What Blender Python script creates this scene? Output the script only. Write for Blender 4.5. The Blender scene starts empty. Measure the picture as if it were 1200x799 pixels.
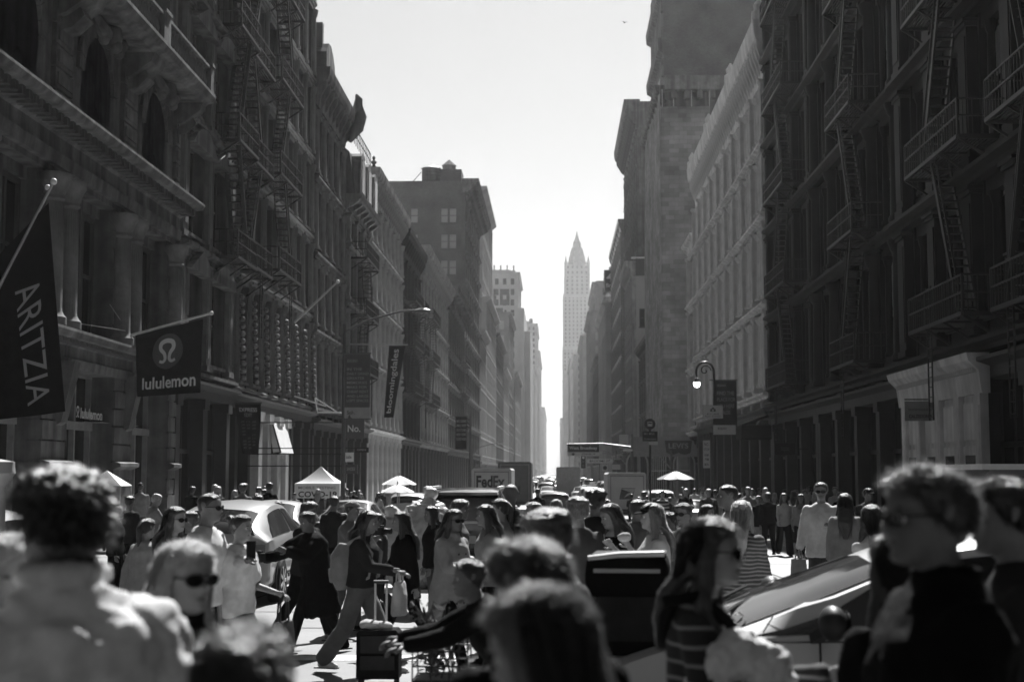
import bpy, bmesh, math, random
from mathutils import Vector, Matrix
rad = math.radians
rnd = random.Random(11)
S = bpy.context.scene
COL = S.collection
# ---------------------------------------------------------------- camera
F = 1667.0
CAMZ = 1.85
YAW, PITCH = rad(1.712), rad(5.262)
cd = bpy.data.cameras.new("camera"); cam = bpy.data.objects.new("camera", cd); COL.objects.link(cam)
cd.sensor_width = 36; cd.lens = 36 * F / 1200; cd.clip_start = 0.1; cd.clip_end = 6000
cam.location = (0, 0, CAMZ); cam.rotation_euler = (rad(90) + PITCH, 0, YAW)
cd.dof.use_dof = True; cd.dof.focus_distance = 22.0; cd.dof.aperture_fstop = 2.5; cd.dof.aperture_blades = 9
S.camera = cam
# ---------------------------------------------------------------- sky, sun, exposure
SUN_EL, SUN_AZ = rad(48), rad(8)          # azimuth measured from the street axis (+Y), negative = to the left
W = bpy.data.worlds.new("World"); S.world = W; W.use_nodes = True
nt = W.node_tree; bg = nt.nodes['Background']
sk = nt.nodes.new('ShaderNodeTexSky'); sk.sky_type = 'NISHITA'; sk.sun_disc = False
sk.sun_elevation = SUN_EL; sk.sun_rotation = SUN_AZ
sk.air_density = 1.0; sk.dust_density = 0.6; sk.ozone_density = 1.0
bw = nt.nodes.new('ShaderNodeRGBToBW')
nt.links.new(sk.outputs[0], bw.inputs[0]); nt.links.new(bw.outputs[0], bg.inputs[0]); bg.inputs[1].default_value = 0.05
sl = bpy.data.lights.new("sun", 'SUN'); sl.energy = 5.0; sl.angle = rad(0.53); sl.color = (1, 1, 1)
sun = bpy.data.objects.new("sun", sl); COL.objects.link(sun)
sd = Vector((math.sin(SUN_AZ) * math.cos(SUN_EL), math.cos(SUN_AZ) * math.cos(SUN_EL), math.sin(SUN_EL)))
sun.rotation_euler = sd.to_track_quat('Z', 'Y').to_euler()
S.view_settings.view_transform = 'Standard'; S.view_settings.look = 'None'
S.view_settings.exposure = 1.08; S.view_settings.gamma = 1.0
S.cycles.use_denoising = True; S.cycles.max_bounces = 5; S.cycles.diffuse_bounces = 3; S.cycles.glossy_bounces = 3
S.cycles.transmission_bounces = 4; S.cycles.transparent_max_bounces = 6; S.cycles.volume_bounces = 0
S.cycles.caustics_reflective = False; S.cycles.caustics_refractive = False
S.cycles.use_adaptive_sampling = False

# ---------------------------------------------------------------- materials
def mat(name, c, rough=0.8, var=0.25, scale=3.0, spec=0.3, metal=0.0, bump=0.0, stretch=(1, 1, 1), c2=None, emit=0, coat=0, fine=0.0, streak=0):
    m = bpy.data.materials.new(name); m.use_nodes = True; t = m.node_tree; b = t.nodes['Principled BSDF']
    b.inputs['Roughness'].default_value = rough; b.inputs['Metallic'].default_value = metal
    b.inputs['Specular IOR Level'].default_value = spec
    if coat: b.inputs['Coat Weight'].default_value = coat; b.inputs['Coat Roughness'].default_value = .05
    lo = c * (1 - var); hi = min(.95, c * (1 + var)) if c2 is None else c2
    if var or c2 is not None:
        tc = t.nodes.new('ShaderNodeTexCoord'); mp = t.nodes.new('ShaderNodeMapping'); mp.inputs['Scale'].default_value = stretch
        no = t.nodes.new('ShaderNodeTexNoise'); no.inputs['Scale'].default_value = scale; no.inputs['Detail'].default_value = 6
        no.inputs['Roughness'].default_value = .62
        rp = t.nodes.new('ShaderNodeValToRGB'); rp.color_ramp.elements[0].position = .32; rp.color_ramp.elements[1].position = .68
        rp.color_ramp.elements[0].color = (lo, lo, lo, 1); rp.color_ramp.elements[1].color = (hi, hi, hi, 1)
        t.links.new(tc.outputs['Object'], mp.inputs[0]); t.links.new(mp.outputs[0], no.inputs[0]); t.links.new(no.outputs[0], rp.inputs[0])
        if streak:      # rain-washed vertical soot streaks
            m2 = t.nodes.new('ShaderNodeMapping'); m2.inputs['Scale'].default_value = (1.6, 1.6, .09); n3 = t.nodes.new('ShaderNodeTexNoise'); n3.inputs['Scale'].default_value = 1.3; n3.inputs['Detail'].default_value = 7
            r3_ = t.nodes.new('ShaderNodeMapRange'); r3_.inputs[1].default_value = .35; r3_.inputs[2].default_value = .68; r3_.inputs[3].default_value = 1 - streak; r3_.inputs[4].default_value = 1 + streak * .7
            v3 = t.nodes.new('ShaderNodeVectorMath'); v3.operation = 'SCALE'; t.links.new(tc.outputs['Object'], m2.inputs[0]); t.links.new(m2.outputs[0], n3.inputs[0]); t.links.new(n3.outputs[0], r3_.inputs[0]); t.links.new(rp.outputs[0], v3.inputs[0]); t.links.new(r3_.outputs[0], v3.inputs['Scale']); t.links.new(v3.outputs[0], b.inputs['Base Color'])
        else: t.links.new(rp.outputs[0], b.inputs['Base Color'])
        if bump:
            n2 = t.nodes.new('ShaderNodeTexNoise'); n2.inputs['Scale'].default_value = fine or scale * 6; n2.inputs['Detail'].default_value = 5
            t.links.new(mp.outputs[0], n2.inputs[0])
            bp = t.nodes.new('ShaderNodeBump'); bp.inputs['Strength'].default_value = bump; bp.inputs['Distance'].default_value = .02
            t.links.new(n2.outputs[0], bp.inputs['Height']); t.links.new(bp.outputs[0], b.inputs['Normal'])
    else:
        b.inputs['Base Color'].default_value = (c, c, c, 1)
    if emit:
        b.inputs['Emission Color'].default_value = (1, 1, 1, 1); b.inputs['Emission Strength'].default_value = emit
    return m

def brick_mat(name, c, mortar, bw=.22, bh=.075):
    m = bpy.data.materials.new(name); m.use_nodes = True; t = m.node_tree; b = t.nodes['Principled BSDF']
    b.inputs['Roughness'].default_value = .9; b.inputs['Specular IOR Level'].default_value = .2
    tc = t.nodes.new('ShaderNodeTexCoord'); sp = t.nodes.new('ShaderNodeSeparateXYZ'); t.links.new(tc.outputs['Object'], sp.inputs[0])
    ad = t.nodes.new('ShaderNodeMath'); ad.operation = 'ADD'; t.links.new(sp.outputs[0], ad.inputs[0]); t.links.new(sp.outputs[1], ad.inputs[1])
    cb = t.nodes.new('ShaderNodeCombineXYZ'); t.links.new(ad.outputs[0], cb.inputs[0]); t.links.new(sp.outputs[2], cb.inputs[1])
    br = t.nodes.new('ShaderNodeTexBrick'); t.links.new(cb.outputs[0], br.inputs[0])
    br.inputs['Scale'].default_value = 1; br.inputs['Brick Width'].default_value = bw; br.inputs['Row Height'].default_value = bh
    br.inputs['Mortar Size'].default_value = .008
    br.inputs['Color1'].default_value = (c * .8,) * 3 + (1,); br.inputs['Color2'].default_value = (c * 1.25,) * 3 + (1,); br.inputs['Mortar'].default_value = (mortar,) * 3 + (1,)
    no = t.nodes.new('ShaderNodeTexNoise'); no.inputs['Scale'].default_value = .35; no.inputs['Detail'].default_value = 8; t.links.new(tc.outputs['Object'], no.inputs[0])
    mr = t.nodes.new('ShaderNodeMapRange'); mr.inputs[1].default_value = .3; mr.inputs[2].default_value = .7; mr.inputs[3].default_value = .65; mr.inputs[4].default_value = 1.35
    t.links.new(no.outputs[0], mr.inputs[0])
    mx = t.nodes.new('ShaderNodeVectorMath'); mx.operation = 'SCALE'; t.links.new(br.outputs[0], mx.inputs[0]); t.links.new(mr.outputs[0], mx.inputs['Scale'])
    t.links.new(mx.outputs[0], b.inputs['Base Color'])
    return m

M = {}
M['asphalt'] = mat('asphalt', .11, .62, .3, .5, .5, bump=.35, fine=60)
M['concrete'] = mat('concrete', .22, .8, .2, .8, .4, bump=.2, fine=40)
M['kerb'] = mat('kerb_stone', .3, .8, .2, 2, bump=.2)
M['paint'] = mat('road_paint', .62, .6, .25, 2.5, .4)
M['stone'] = mat('limestone', .155, .85, .3, 1.6, .3, bump=.35, fine=14, streak=.45)
M['stone_light'] = mat('pale_stone', .32, .85, .25, 1.2, .3, bump=.2, fine=12, streak=.4)
M['stone_dark'] = mat('brownstone', .13, .85, .3, 1.0, .3, bump=.25, fine=12, streak=.5)
M['iron_dark'] = mat('dark_cast_iron', .03, .6, .3, 2, .5, bump=.15)
M['iron_facade'] = mat('painted_iron_front', .14, .36, .3, 1.5, .6, bump=.15, fine=15, streak=.5)
M['iron_white'] = mat('pale_painted_iron', .6, .6, .18, 1.2, .4, bump=.1, streak=.3)
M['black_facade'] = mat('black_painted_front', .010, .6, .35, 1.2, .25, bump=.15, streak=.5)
M['brick'] = brick_mat('brown_brick', .10, .15)
M['brick_dark'] = brick_mat('dark_brick', .08, .11)
M['brick_light'] = brick_mat('buff_brick', .26, .3)
M['escape'] = mat('fire_escape_iron', .006, .5, .3, 4, .5)
M['glass'] = mat('window_glass', .02, .12, 0, spec=.35)
M['glass_far'] = mat('far_window_glass', .025, .3, .5, .3, spec=.35)
M['frame'] = mat('window_frame_paint', .09, .6, .2, 3)
M['frame_lit_pane'] = mat('pale_frame_lit_pane', .3, .6, .2, 3)  # pale frame paint; on far openings it stands in for lit windows
M['roof'] = mat('roof_tar', .05, .9, .3, 1)
M['black'] = mat('black_paint', .02, .45, 0)
M['cloth_black'] = mat('black_banner_cloth', .012, .85, .3, 6, .2, bump=.2)
M['white'] = mat('white_paint', .7, .5, .1, 4)
M['grey'] = mat('grey_paint', .22, .5, .15, 4)
M['dgrey'] = mat('dark_grey_paint', .08, .5, .15, 4)
M['metal'] = mat('galvanised_metal', .4, .4, .15, 6, .5, metal=.6)

# ---------------------------------------------------------------- mesh helper
class MB:
    def __init__(s): s.v = []; s.f = []; s.mi = []; s.cur = 0; s.sm = False
    def add(s, vs, fs):
        o = len(s.v); s.v += [tuple(p) for p in vs]; s.f += [tuple(i + o for i in f) for f in fs]; s.mi += [s.cur] * len(fs); return s
    def box(s, x0, x1, y0, y1, z0, z1):
        if x0 > x1: x0, x1 = x1, x0
        if y0 > y1: y0, y1 = y1, y0
        return s.add([(x0, y0, z0), (x1, y0, z0), (x1, y1, z0), (x0, y1, z0), (x0, y0, z1), (x1, y0, z1), (x1, y1, z1), (x0, y1, z1)],
                     [(0, 3, 2, 1), (4, 5, 6, 7), (0, 1, 5, 4), (1, 2, 6, 5), (2, 3, 7, 6), (3, 0, 4, 7)])
    def tube(s, pts, rs, n=8, cap=True, sy=1.0):
        pts = [Vector(p) for p in pts]
        if not hasattr(rs, '__len__'): rs = [rs] * len(pts)
        vs = []; fs = []; prev = None
        for i, p in enumerate(pts):
            d = (pts[min(i + 1, len(pts) - 1)] - pts[max(i - 1, 0)])
            d = d.normalized() if d.length > 1e-9 else Vector((0, 0, 1))
            if prev is None:
                a = Vector((1, 0, 0)) if abs(d.x) < .8 else Vector((0, 1, 0))
                u = d.cross(a).normalized()
            else:
                u = (prev - d * prev.dot(d)).normalized()
            prev = u; w = d.cross(u)
            for k in range(n):
                t = 2 * math.pi * k / n
                vs.append(p + (u * math.cos(t) + w * math.sin(t) * sy) * rs[i])
        for i in range(len(pts) - 1):
            for k in range(n):
                a = i * n + k; b = i * n + (k + 1) % n
                fs.append((a, b, b + n, a + n))
        if cap: fs.append(tuple(range(n - 1, -1, -1))); fs.append(tuple(range((len(pts) - 1) * n, len(pts) * n)))
        return s.add(vs, fs)
    def bar(s, p0, p1, w, h=None):      # square bar
        h = h or w; p0 = Vector(p0); p1 = Vector(p1); d = (p1 - p0).normalized()
        up = Vector((0, 0, 1)) if abs(d.z) < .9 else Vector((1, 0, 0))
        a = d.cross(up).normalized() * w / 2; b = a.cross(d).normalized() * h / 2
        vs = [p + sa * a + sb * b for p in (p0, p1) for sa, sb in ((-1, -1), (1, -1), (1, 1), (-1, 1))]
        return s.add(vs, [(3, 2, 1, 0), (4, 5, 6, 7), (0, 1, 5, 4), (1, 2, 6, 5), (2, 3, 7, 6), (3, 0, 4, 7)])
    def lathe(s, prof, c=(0, 0, 0), n=12, sx=1, sy=1):   # prof: (r, z)
        vs = []; fs = []
        for r, z in prof:
            for k in range(n):
                t = 2 * math.pi * (k + .5) / n
                vs.append((c[0] + r * sx * math.cos(t), c[1] + r * sy * math.sin(t), c[2] + z))
        for i in range(len(prof) - 1):
            for k in range(n):
                a = i * n + k; b = i * n + (k + 1) % n
                fs.append((a, b, b + n, a + n))
        fs.append(tuple(range(n - 1, -1, -1))); fs.append(tuple(range((len(prof) - 1) * n, len(prof) * n)))
        return s.add(vs, fs)
    def prism(s, poly, axis, a0, a1):   # poly in the two other axes (cyclic order), extruded a0..a1
        n = len(poly)
        def P(p, a):
            if axis == 'y': return (p[0], a, p[1])
            if axis == 'x': return (a, p[0], p[1])
            return (p[0], p[1], a)
        vs = [P(p, a0) for p in poly] + [P(p, a1) for p in poly]
        fs = [tuple(range(n)), tuple(range(2 * n - 1, n - 1, -1))] + [(i, i + n, (i + 1) % n + n, (i + 1) % n) for i in range(n)]
        return s.add(vs, fs)
    def ball(s, c, r, n=10, m=6, sc=(1, 1, 1)):
        prof = [(math.sin(math.pi * i / m), -math.cos(math.pi * i / m)) for i in range(m + 1)]
        prof[0] = (.02, -1); prof[-1] = (.02, 1)
        vs = []; fs = []
        for pr, pz in prof:
            for k in range(n):
                t = 2 * math.pi * k / n
                vs.append((c[0] + r * sc[0] * pr * math.cos(t), c[1] + r * sc[1] * pr * math.sin(t), c[2] + r * sc[2] * pz))
        for i in range(m):
            for k in range(n):
                a = i * n + k; b = i * n + (k + 1) % n
                fs.append((a, b, b + n, a + n))
        return s.add(vs, fs)
    def mesh(s, name, mats, smooth=False):
        me = bpy.data.meshes.new(name); me.from_pydata(s.v, [], s.f)
        if not isinstance(mats, (list, tuple)): mats = [mats]
        for m in mats: me.materials.append(m)
        if len(mats) > 1: me.polygons.foreach_set('material_index', s.mi)
        bm = bmesh.new(); bm.from_mesh(me); bmesh.ops.recalc_face_normals(bm, faces=bm.faces); bm.to_mesh(me); bm.free()
        if smooth:
            me.polygons.foreach_set('use_smooth', [True] * len(me.polygons))
            try: me.set_sharp_from_angle(angle=rad(40))
            except Exception: pass
        return me
    def build(s, name, mats, parent=None, smooth=False, loc=None, kind=None):
        return link(name, s.mesh(name, mats, smooth), parent, loc, kind)

def link(name, me, parent=None, loc=None, kind=None, rot=None):
    o = bpy.data.objects.new(name, me); COL.objects.link(o)
    if parent: o.parent = parent
    if loc is not None: o.location = loc
    if rot is not None: o.rotation_euler = rot
    if kind: o['kind'] = kind
    return o
def tag(o, label, cat, group=None):
    o['label'] = label; o['category'] = cat
    if group: o['group'] = group
    return o
def thing(name, label, cat, loc=(0, 0, 0), rz=0, group=None):
    o = bpy.data.objects.new(name, None); COL.objects.link(o); o.location = loc; o.rotation_euler = (0, 0, rz)
    return tag(o, label, cat, group)
def copy_tree(o, parent=None):
    c = o.copy(); COL.objects.link(c)
    if parent: c.parent = parent
    for ch in list(o.children): copy_tree(ch, c)
    return c

# ---------------------------------------------------------------- ground profile and picture-plane measuring
ROADL, ROADR = -7.3, 6.7
def gz(y):
    t = min(1, max(0, (y - 15) / 57)); return -.9 * (.5 * t + .5 * t * t * (3 - 2 * t))
def ground(x, y): return gz(y) + (.13 if (x < ROADL - .15 or x > ROADR + .15) else 0)
_f = Vector((-math.sin(YAW) * math.cos(PITCH), math.cos(YAW) * math.cos(PITCH), math.sin(PITCH)))
_r = Vector((math.cos(YAW), math.sin(YAW), 0)); _u = _r.cross(_f)
def ray(px, py): return (_f + _r * ((px - 600) / F) + _u * ((399.5 - py) / F))
def at(px, py, Y):                       # point seen at (px, py) on the plane y = Y
    d = ray(px, py); return Vector((0, 0, CAMZ)) + d * (Y / d.y)
def onx(px, py, X):                      # point seen at (px, py) on the plane x = X
    d = ray(px, py); return Vector((0, 0, CAMZ)) + d * (X / d.x)

# ---------------------------------------------------------------- ground, road, pavements
def strip(name, xs, ys, dz, m, zfun=gz, kind='structure'):
    mb = MB(); n = len(xs)
    mb.add([(x, y, zfun(y) + dz) for y in ys for x in xs], [(j * n + i, j * n + i + 1, (j + 1) * n + i + 1, (j + 1) * n + i) for j in range(len(ys) - 1) for i in range(n - 1)])
    return mb.build(name, m, kind=kind)
YS = [-60] + [0, 10] + list(range(15, 84, 3)) + [100, 150, 250, 400, 700, 1100, 1700, 2400]
strip('ground', [-390, -60, -12, 12, 60, 390], YS, -.012, M['concrete'])
strip('road', [ROADL, -3, 0, 3, ROADR], YS, 0, M['asphalt'])
def pavement(name, x0, x1, xk):
    mb = MB(); ys = YS
    vs = []; fs = []
    for y in ys:
        z = gz(y); a, b = (x0, x1)
        vs += [(a, y, z - .05), (a, y, z + .13), (b, y, z + .13), (b, y, z - .05)]
    for j in range(len(ys) - 1):
        for k in range(3):
            p = j * 4 + k; fs.append((p, p + 1, p + 5, p + 4))
    mb.add(vs, fs); return mb.build(name, M['concrete'], kind='structure')
pl = pavement('pavement', -13.4, ROADL - .15, ROADL); pr = pavement('pavement', ROADR + .15, 12.4, ROADR)
for nm, x0, x1 in (('kerb', ROADL - .15, ROADL), ('kerb', ROADR, ROADR + .15)):
    mb = MB(); ys = [-60, 0, 10] + list(range(15, 84, 3)) + [100, 400, 1200]
    vs = []; fs = []
    for y in ys:
        z = gz(y); vs += [(x0, y, z - .06), (x0, y, z + .134), (x1, y, z + .134), (x1, y, z - .06)]
    for j in range(len(ys) - 1):
        for k in range(4):
            p = j * 4 + k; q = j * 4 + (k + 1) % 4; fs.append((p, q, q + 4, p + 4))
    mb.add(vs, fs); mb.build(nm, M['kerb'], kind='structure')
# paving slabs: flags with open joints on the near stretch of both pavements
slab_me = MB().box(-.735, .735, -.735, .735, 0, .012).mesh('paving_slab', M['concrete'])
for xa, xb, par in ((-12.4, ROADL - .2, pl), (ROADR + .2, 11.4, pr)):
    x = xa + .75
    while x < xb - .5:
        for j in range(14):
            y = 21 + j * 1.5
            link('paving_slab', slab_me, par, (x, y, gz(y) + .128), rot=(math.atan((gz(y + .5) - gz(y - .5))), 0, 0), kind='structure')
        x += 1.5
# painted markings
for i in range(11):
    x = -6.6 + i * 1.25
    MB().box(x, x + .6, 8.6, 12.2, 0, .004).build('crosswalk_stripe', M['paint'], kind='structure')
def ribbon(name, x0, x1, ya, yb, m, dz=.005):
    n = max(1, int((yb - ya) / 2)); ys = [ya + (yb - ya) * i / n for i in range(n + 1)]
    return strip(name, [x0, x1], ys, dz, m)
for xl in (-2.3, 1.9):
    for j in range(24):
        y = 18 + j * 9.0; ribbon('lane_line', xl, xl + .12, y, y + 3, M['paint'])
ribbon('stop_line', -4.6, 4.4, 14.2, 14.6, M['paint'])
ribbon('stop_line', -7.0, 6.4, 120, 120.6, M['paint'])
for i in range(9):
    ribbon('crosswalk_stripe', -6.6 + i * 1.5, -5.9 + i * 1.5, 124, 128, M['paint'])
# dark tar-sealed seams and a manhole
for j, y in enumerate((17.3, 19.5, 23.9, 27.6, 33.0, 41, 52)):
    ribbon('tar_seam', -7.0, 6.6, y, y + .05, M['roof'], .004)
for x in (-4.6, -.2, 4.3): ribbon('tar_seam', x, x + .05, 15, 60, M['roof'], .0045)
mh = thing('manhole_cover', 'round iron manhole cover set in the sunlit road', 'manhole cover', (3.1, 24.5, gz(24.5)))
MB().lathe([(.36, 0), (.36, .01)], n=24).build('lid', M['metal'], mh); MB().lathe([(.43, 0), (.43, .006)], n=24).build('ring', M['escape'], mh)
# ================================================================ BUILDINGS
XL, XR = 12.5, 11.5
class Bld:
    """A street front: local x runs out of the front (sign s), local y along the street, z up."""
    def __init__(b, side, y0, y1, label, X=None, cat='building', group=None, name='street_building'):
        b.s = side; b.X = X or (XL if side < 0 else XR); b.y0 = y0; b.L = y1 - y0
        b.root = thing(name, label, cat, (side * b.X, y0, 0), 0, group)
    def bx(b, mb, d0, d1, s0, s1, z0, z1): return mb.box(-b.s * d0, -b.s * d1, s0, s1, z0, z1)
    def part(b, name, m, *boxes, parent=None, kind=None):
        mb = MB()
        for q in boxes: b.bx(mb, *q)
        return mb.build(name, m, parent or b.root, kind=kind)
    def P(b, d, s, z): return (-b.s * d, s, z)
    def profile(b, name, m, prof, s0, s1, parent=None):   # prof: (d, z) polygon extruded along the front
        mb = MB(); mb.prism([(-b.s * d, z) for d, z in prof], 'y', s0, s1)
        return mb.build(name, m, parent or b.root)
def win_mesh(w, h, s, fm, cols=2, rows=2, dep=.08, fw=.09):
    """window frame of w x h centred at origin (bottom z=0), out = -s"""
    mb = MB()
    def bx(d0, d1, y0, y1, z0, z1): mb.box(-s * d0, -s * d1, y0, y1, z0, z1)
    bx(0, dep, -w / 2, -w / 2 + fw, 0, h); bx(0, dep, w / 2 - fw, w / 2, 0, h)
    bx(0, dep + .01, -w / 2 + fw, w / 2 - fw, h - fw, h); bx(0, dep + .05, -w / 2 + fw, w / 2 - fw, 0, fw)
    for i in range(1, cols):
        y = -w / 2 + w * i / cols; bx(0, dep - .01, y - fw / 2, y + fw / 2, fw, h - fw)
    for i in range(1, rows):
        z = h * i / rows; bx(0, dep - .02, -w / 2 + fw, w / 2 - fw, z - fw / 3, z + fw / 3)
    return mb.mesh('window', fm)
def pane_mesh(w, h, s, m, d=.02):
    mb = MB(); mb.box(-s * d, -s * (d + .012), -w / 2 + .05, w / 2 - .05, .05, h - .05); return mb.mesh('pane', m)

def escape(b, s0, s1, zs, dep=1.05, m=None, flip=0, drop=True, gap=.34):
    """fire escape: platform per floor with railing, brackets and a steep stair up to the next floor"""
    m = m or M['escape']; s = b.s; Lp = s1 - s0
    # platform
    mb = MB()
    def bar(p, q, w, h=None): mb.bar(b.P(*p), b.P(*q), w * 1.5, h and h * 1.3)
    n = int(Lp / .11)
    for e in (0.03, dep): bar((e, 0, 0), (e, Lp, 0), .06, .08)
    for e in (0, Lp): bar((0, e, 0), (dep, e, 0), .06, .08)
    k = int(dep / .1)
    for i in range(1, k): bar((dep * i / k, 0, .02), (dep * i / k, Lp, .02), .035, .012)
    nb = max(2, int(Lp / 1.6))
    for i in range(nb + 1):
        y = Lp * i / nb
        bar((0, y, -.75), (dep, y, -.04), .04); bar((0, y, -.04), (dep, y, -.04), .04)
        bar((dep, y, 0), (dep, y, 1.0), .035)
    for z in (1.0, .55): 
        bar((dep, 0, z), (dep, Lp, z), .03)
        for e in (0, Lp): bar((0, e, z), (dep, e, z), .03)
    nn = int(Lp / .22)
    for i in range(nn): bar((dep, Lp * (i + .5) / nn, 0), (dep, Lp * (i + .5) / nn, 1.0), .016)
    for i in range(4):
        for e in (0, Lp): bar((dep * (i + .5) / 4, e, 0), (dep * (i + .5) / 4, e, 1.0), .016)
    pm = mb.mesh('fire_escape_platform', m)
    stairs = {}
    for i, z in enumerate(zs):
        pf = link('fire_escape_platform', pm, b.root, (0, s0, z))
        if i + 1 < len(zs):
            dz = zs[i + 1] - z
            key = (round(dz, 2), (i + flip) % 2)
            if key not in stairs:
                st = MB(); L2 = min(Lp * .55, dz * .5); a = Lp * .2
                ya, yb = (a, a + L2) if key[1] == 0 else (Lp - a, Lp - a - L2)
                for d in (gap, gap + .5):
                    st.bar(b.P(d, ya, 0), b.P(d, yb, dz), .05, .17)
                st.bar(b.P(gap + .5, ya, .85), b.P(gap + .5, yb, dz + .85), .05)
                st.bar(b.P(gap + .5, ya, .0), b.P(gap + .5, ya, .9), .03)
                nt_ = int(dz / .24)
                for j in range(1, nt_):
                    t = j / nt_; y = ya + (yb - ya) * t; z_ = dz * t
                    st.box(*sorted((-s * (gap + .02), -s * (gap + .48))), y - .12, y + .12, z_, z_ + .04)
                stairs[key] = st.mesh('stair', m)
            link('stair', stairs[key], pf, (0, 0, 0))
    if drop:   # counterweight ladder hanging below the lowest platform
        st = MB(); y = Lp * .7
        for e in (0, .42): st.bar(b.P(.85, y + e, -2.6), b.P(.85, y + e, 1.2), .04)
        for j in range(14): st.bar(b.P(.85, y, -2.5 + j * .28), b.P(.85, y + .42, -2.5 + j * .28), .025)
        st.build('drop_ladder', m, b.root, loc=(0, s0, zs[0]))

rw = random.Random(3); M['blind'] = mat('window_blind', .26, .8, .2, 3)
def front(side, y0, y1, top, label, fl, nb, wall='stone', trim=None, glass='glass', fr='frame', X=None, pw=.9, sp=1.1, cols=2, rows=2,
          colon=0, pil=.22, course=.3, cornice=(1.0, 1.4), brk=2, esc=(), depth=13, party=None, ground=4.6, shop='iron_dark', arch=False, round_pil=False, parapet=0, group=None, sills=True, base=-1.3):
    b = Bld(side, y0, y1, label, X, group=group); L = b.L; s = side; trim = trim or wall
    w = M[wall]; tm = M[trim]; zt = top - cornice[1]
    b.part('wall', M[party or wall], (-depth, -.55, .004, L - .004, base, top - .35))
    b.part('roof', M['roof'], (-depth + .3, -.6, .3, L - .3, top - .35, top - .28))
    # structural frame: piers and spandrels in front of the core
    bw_ = (L - pw) / nb; boxes = []
    pier = MB(); b.bx(pier, -.55, 0, -pw / 2, pw / 2, ground, zt); pm = pier.mesh('pier', w)
    for i in range(nb + 1): link('pier', pm, b.root, (0, pw / 2 + i * bw_, 0))
    lv = [z for z in fl] + [zt]
    for j, z in enumerate(lv):
        b.part('spandrel', w, (-.55, -.06, pw, L - pw, z - (sp * .45 if j else .0), z + sp * .55 if j < len(lv) - 1 else z + .02))
    # windows
    ww = bw_ - pw; meshes = {}; nf = len(lv) - 1
    for j in range(nf):
        za = lv[j] + sp * .55; zb = lv[j + 1] - sp * .45; h = zb - za
        k = round(h, 2)
        if k not in meshes:
            meshes[k] = (win_mesh(ww, h, s, M[fr], cols, rows), pane_mesh(ww, h, s, M[glass]))
            if colon:
                mb = MB(); r = .25 if h > 2.4 and colon > 2 else .12
                mb.lathe([(r * 1.5, 0), (r * 1.5, .14), (r * 1.05, .2), (r, h * .5), (r * .85, h - .35), (r * 1.15, h - .28), (r * 1.5, h - .12), (r * 1.6, h)], (0, 0, 0), 8)
                meshes[k] += (mb.mesh('colonnette', tm, True),)
        for i in range(nb):
            yc = pw + i * bw_ + ww / 2
            o = link('window', meshes[k][0], b.root, (-s * -.42, yc, za)); link('pane', meshes[k][1], o); bl_ = rw.random()
            if bl_ < .35:
                q = round(.25 + .5 * int(bl_ * 9) / 3, 2)
                if (k, q) not in meshes: mb = MB(); mb.box(-s * .034, -s * .04, -ww / 2 + .1, ww / 2 - .1, h * (1 - q), h - .08); meshes[(k, q)] = mb.mesh('blind', M['blind'])
                link('blind', meshes[(k, q)], o)
            if colon:
                for c in range(colon):
                    link('colonnette', meshes[k][2], b.root, (-s * (.02 if colon > 2 else -.12), yc - ww / 2 + ww * (c + .5) / colon if colon > 1 else yc, za))
            if sills and not colon:
                if (k, 's') not in meshes:
                    mb = MB(); b.bx(mb, -.3, .1, -ww / 2 - .06, ww / 2 + .06, -.12, .0); m2 = MB(); m2.prism([(-s * -.3, h), (-s * .07, h), (-s * .07, h + .18), (-s * .16, h + .22), (-s * .16, h + .29), (-s * -.3, h + .29)], 'y', -ww / 2 - .1, ww / 2 + .1)
                    meshes[(k, 's')] = mb.mesh('sill', tm); meshes[(k, 'l')] = m2.mesh('lintel', tm)
                link('sill', meshes[(k, 's')], b.root, (0, yc, za)); link('lintel', meshes[(k, 'l')], b.root, (0, yc, za))
    # pilasters on every pier, floor by floor
    if pil:
        pms = {}
        for j in range(nf):
            h = lv[j + 1] - lv[j]; k = round(h, 2)
            if k not in pms:
                mb = MB(); q = pw * .36
                if round_pil:
                    mb.lathe([(q * 1.2, .3), (q * 1.2, .45), (q, .55), (q * .86, h - .75), (q * 1.1, h - .65), (q * 1.35, h - .42), (q * 1.4, h - .3)], (-s * .02, 0, 0), 12)
                else:
                    b.bx(mb, 0, pil, -q, q, .5, h - .5); b.bx(mb, 0, pil + .05, -q - .06, q + .06, .3, .5)
                    b.bx(mb, 0, pil + .06, -q - .07, q + .07, h - .5, h - .38); b.bx(mb, 0, pil + .12, -q - .12, q + .12, h - .38, h - .28)
                    b.bx(mb, pil, pil + .03, -q + .1, q - .1, .75, h - .75)
                pms[k] = mb.mesh('pilaster', tm, round_pil)
            for i in range(nb + 1): link('pilaster', pms[k], b.root, (0, pw / 2 + i * bw_, lv[j]))
    # string courses
    if course:
        for j, z in enumerate(lv[:-1]):
            c = course
            b.profile('string_course', tm, [(-.05, z - .18), (c * .5, z - .18), (c * .55, z - .05), (c, z + .02), (c, z + .14), (c * .3, z + .2), (-.05, z + .2)], 0.01, L - .01)
    # cornice
    cp, ch = cornice
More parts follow.
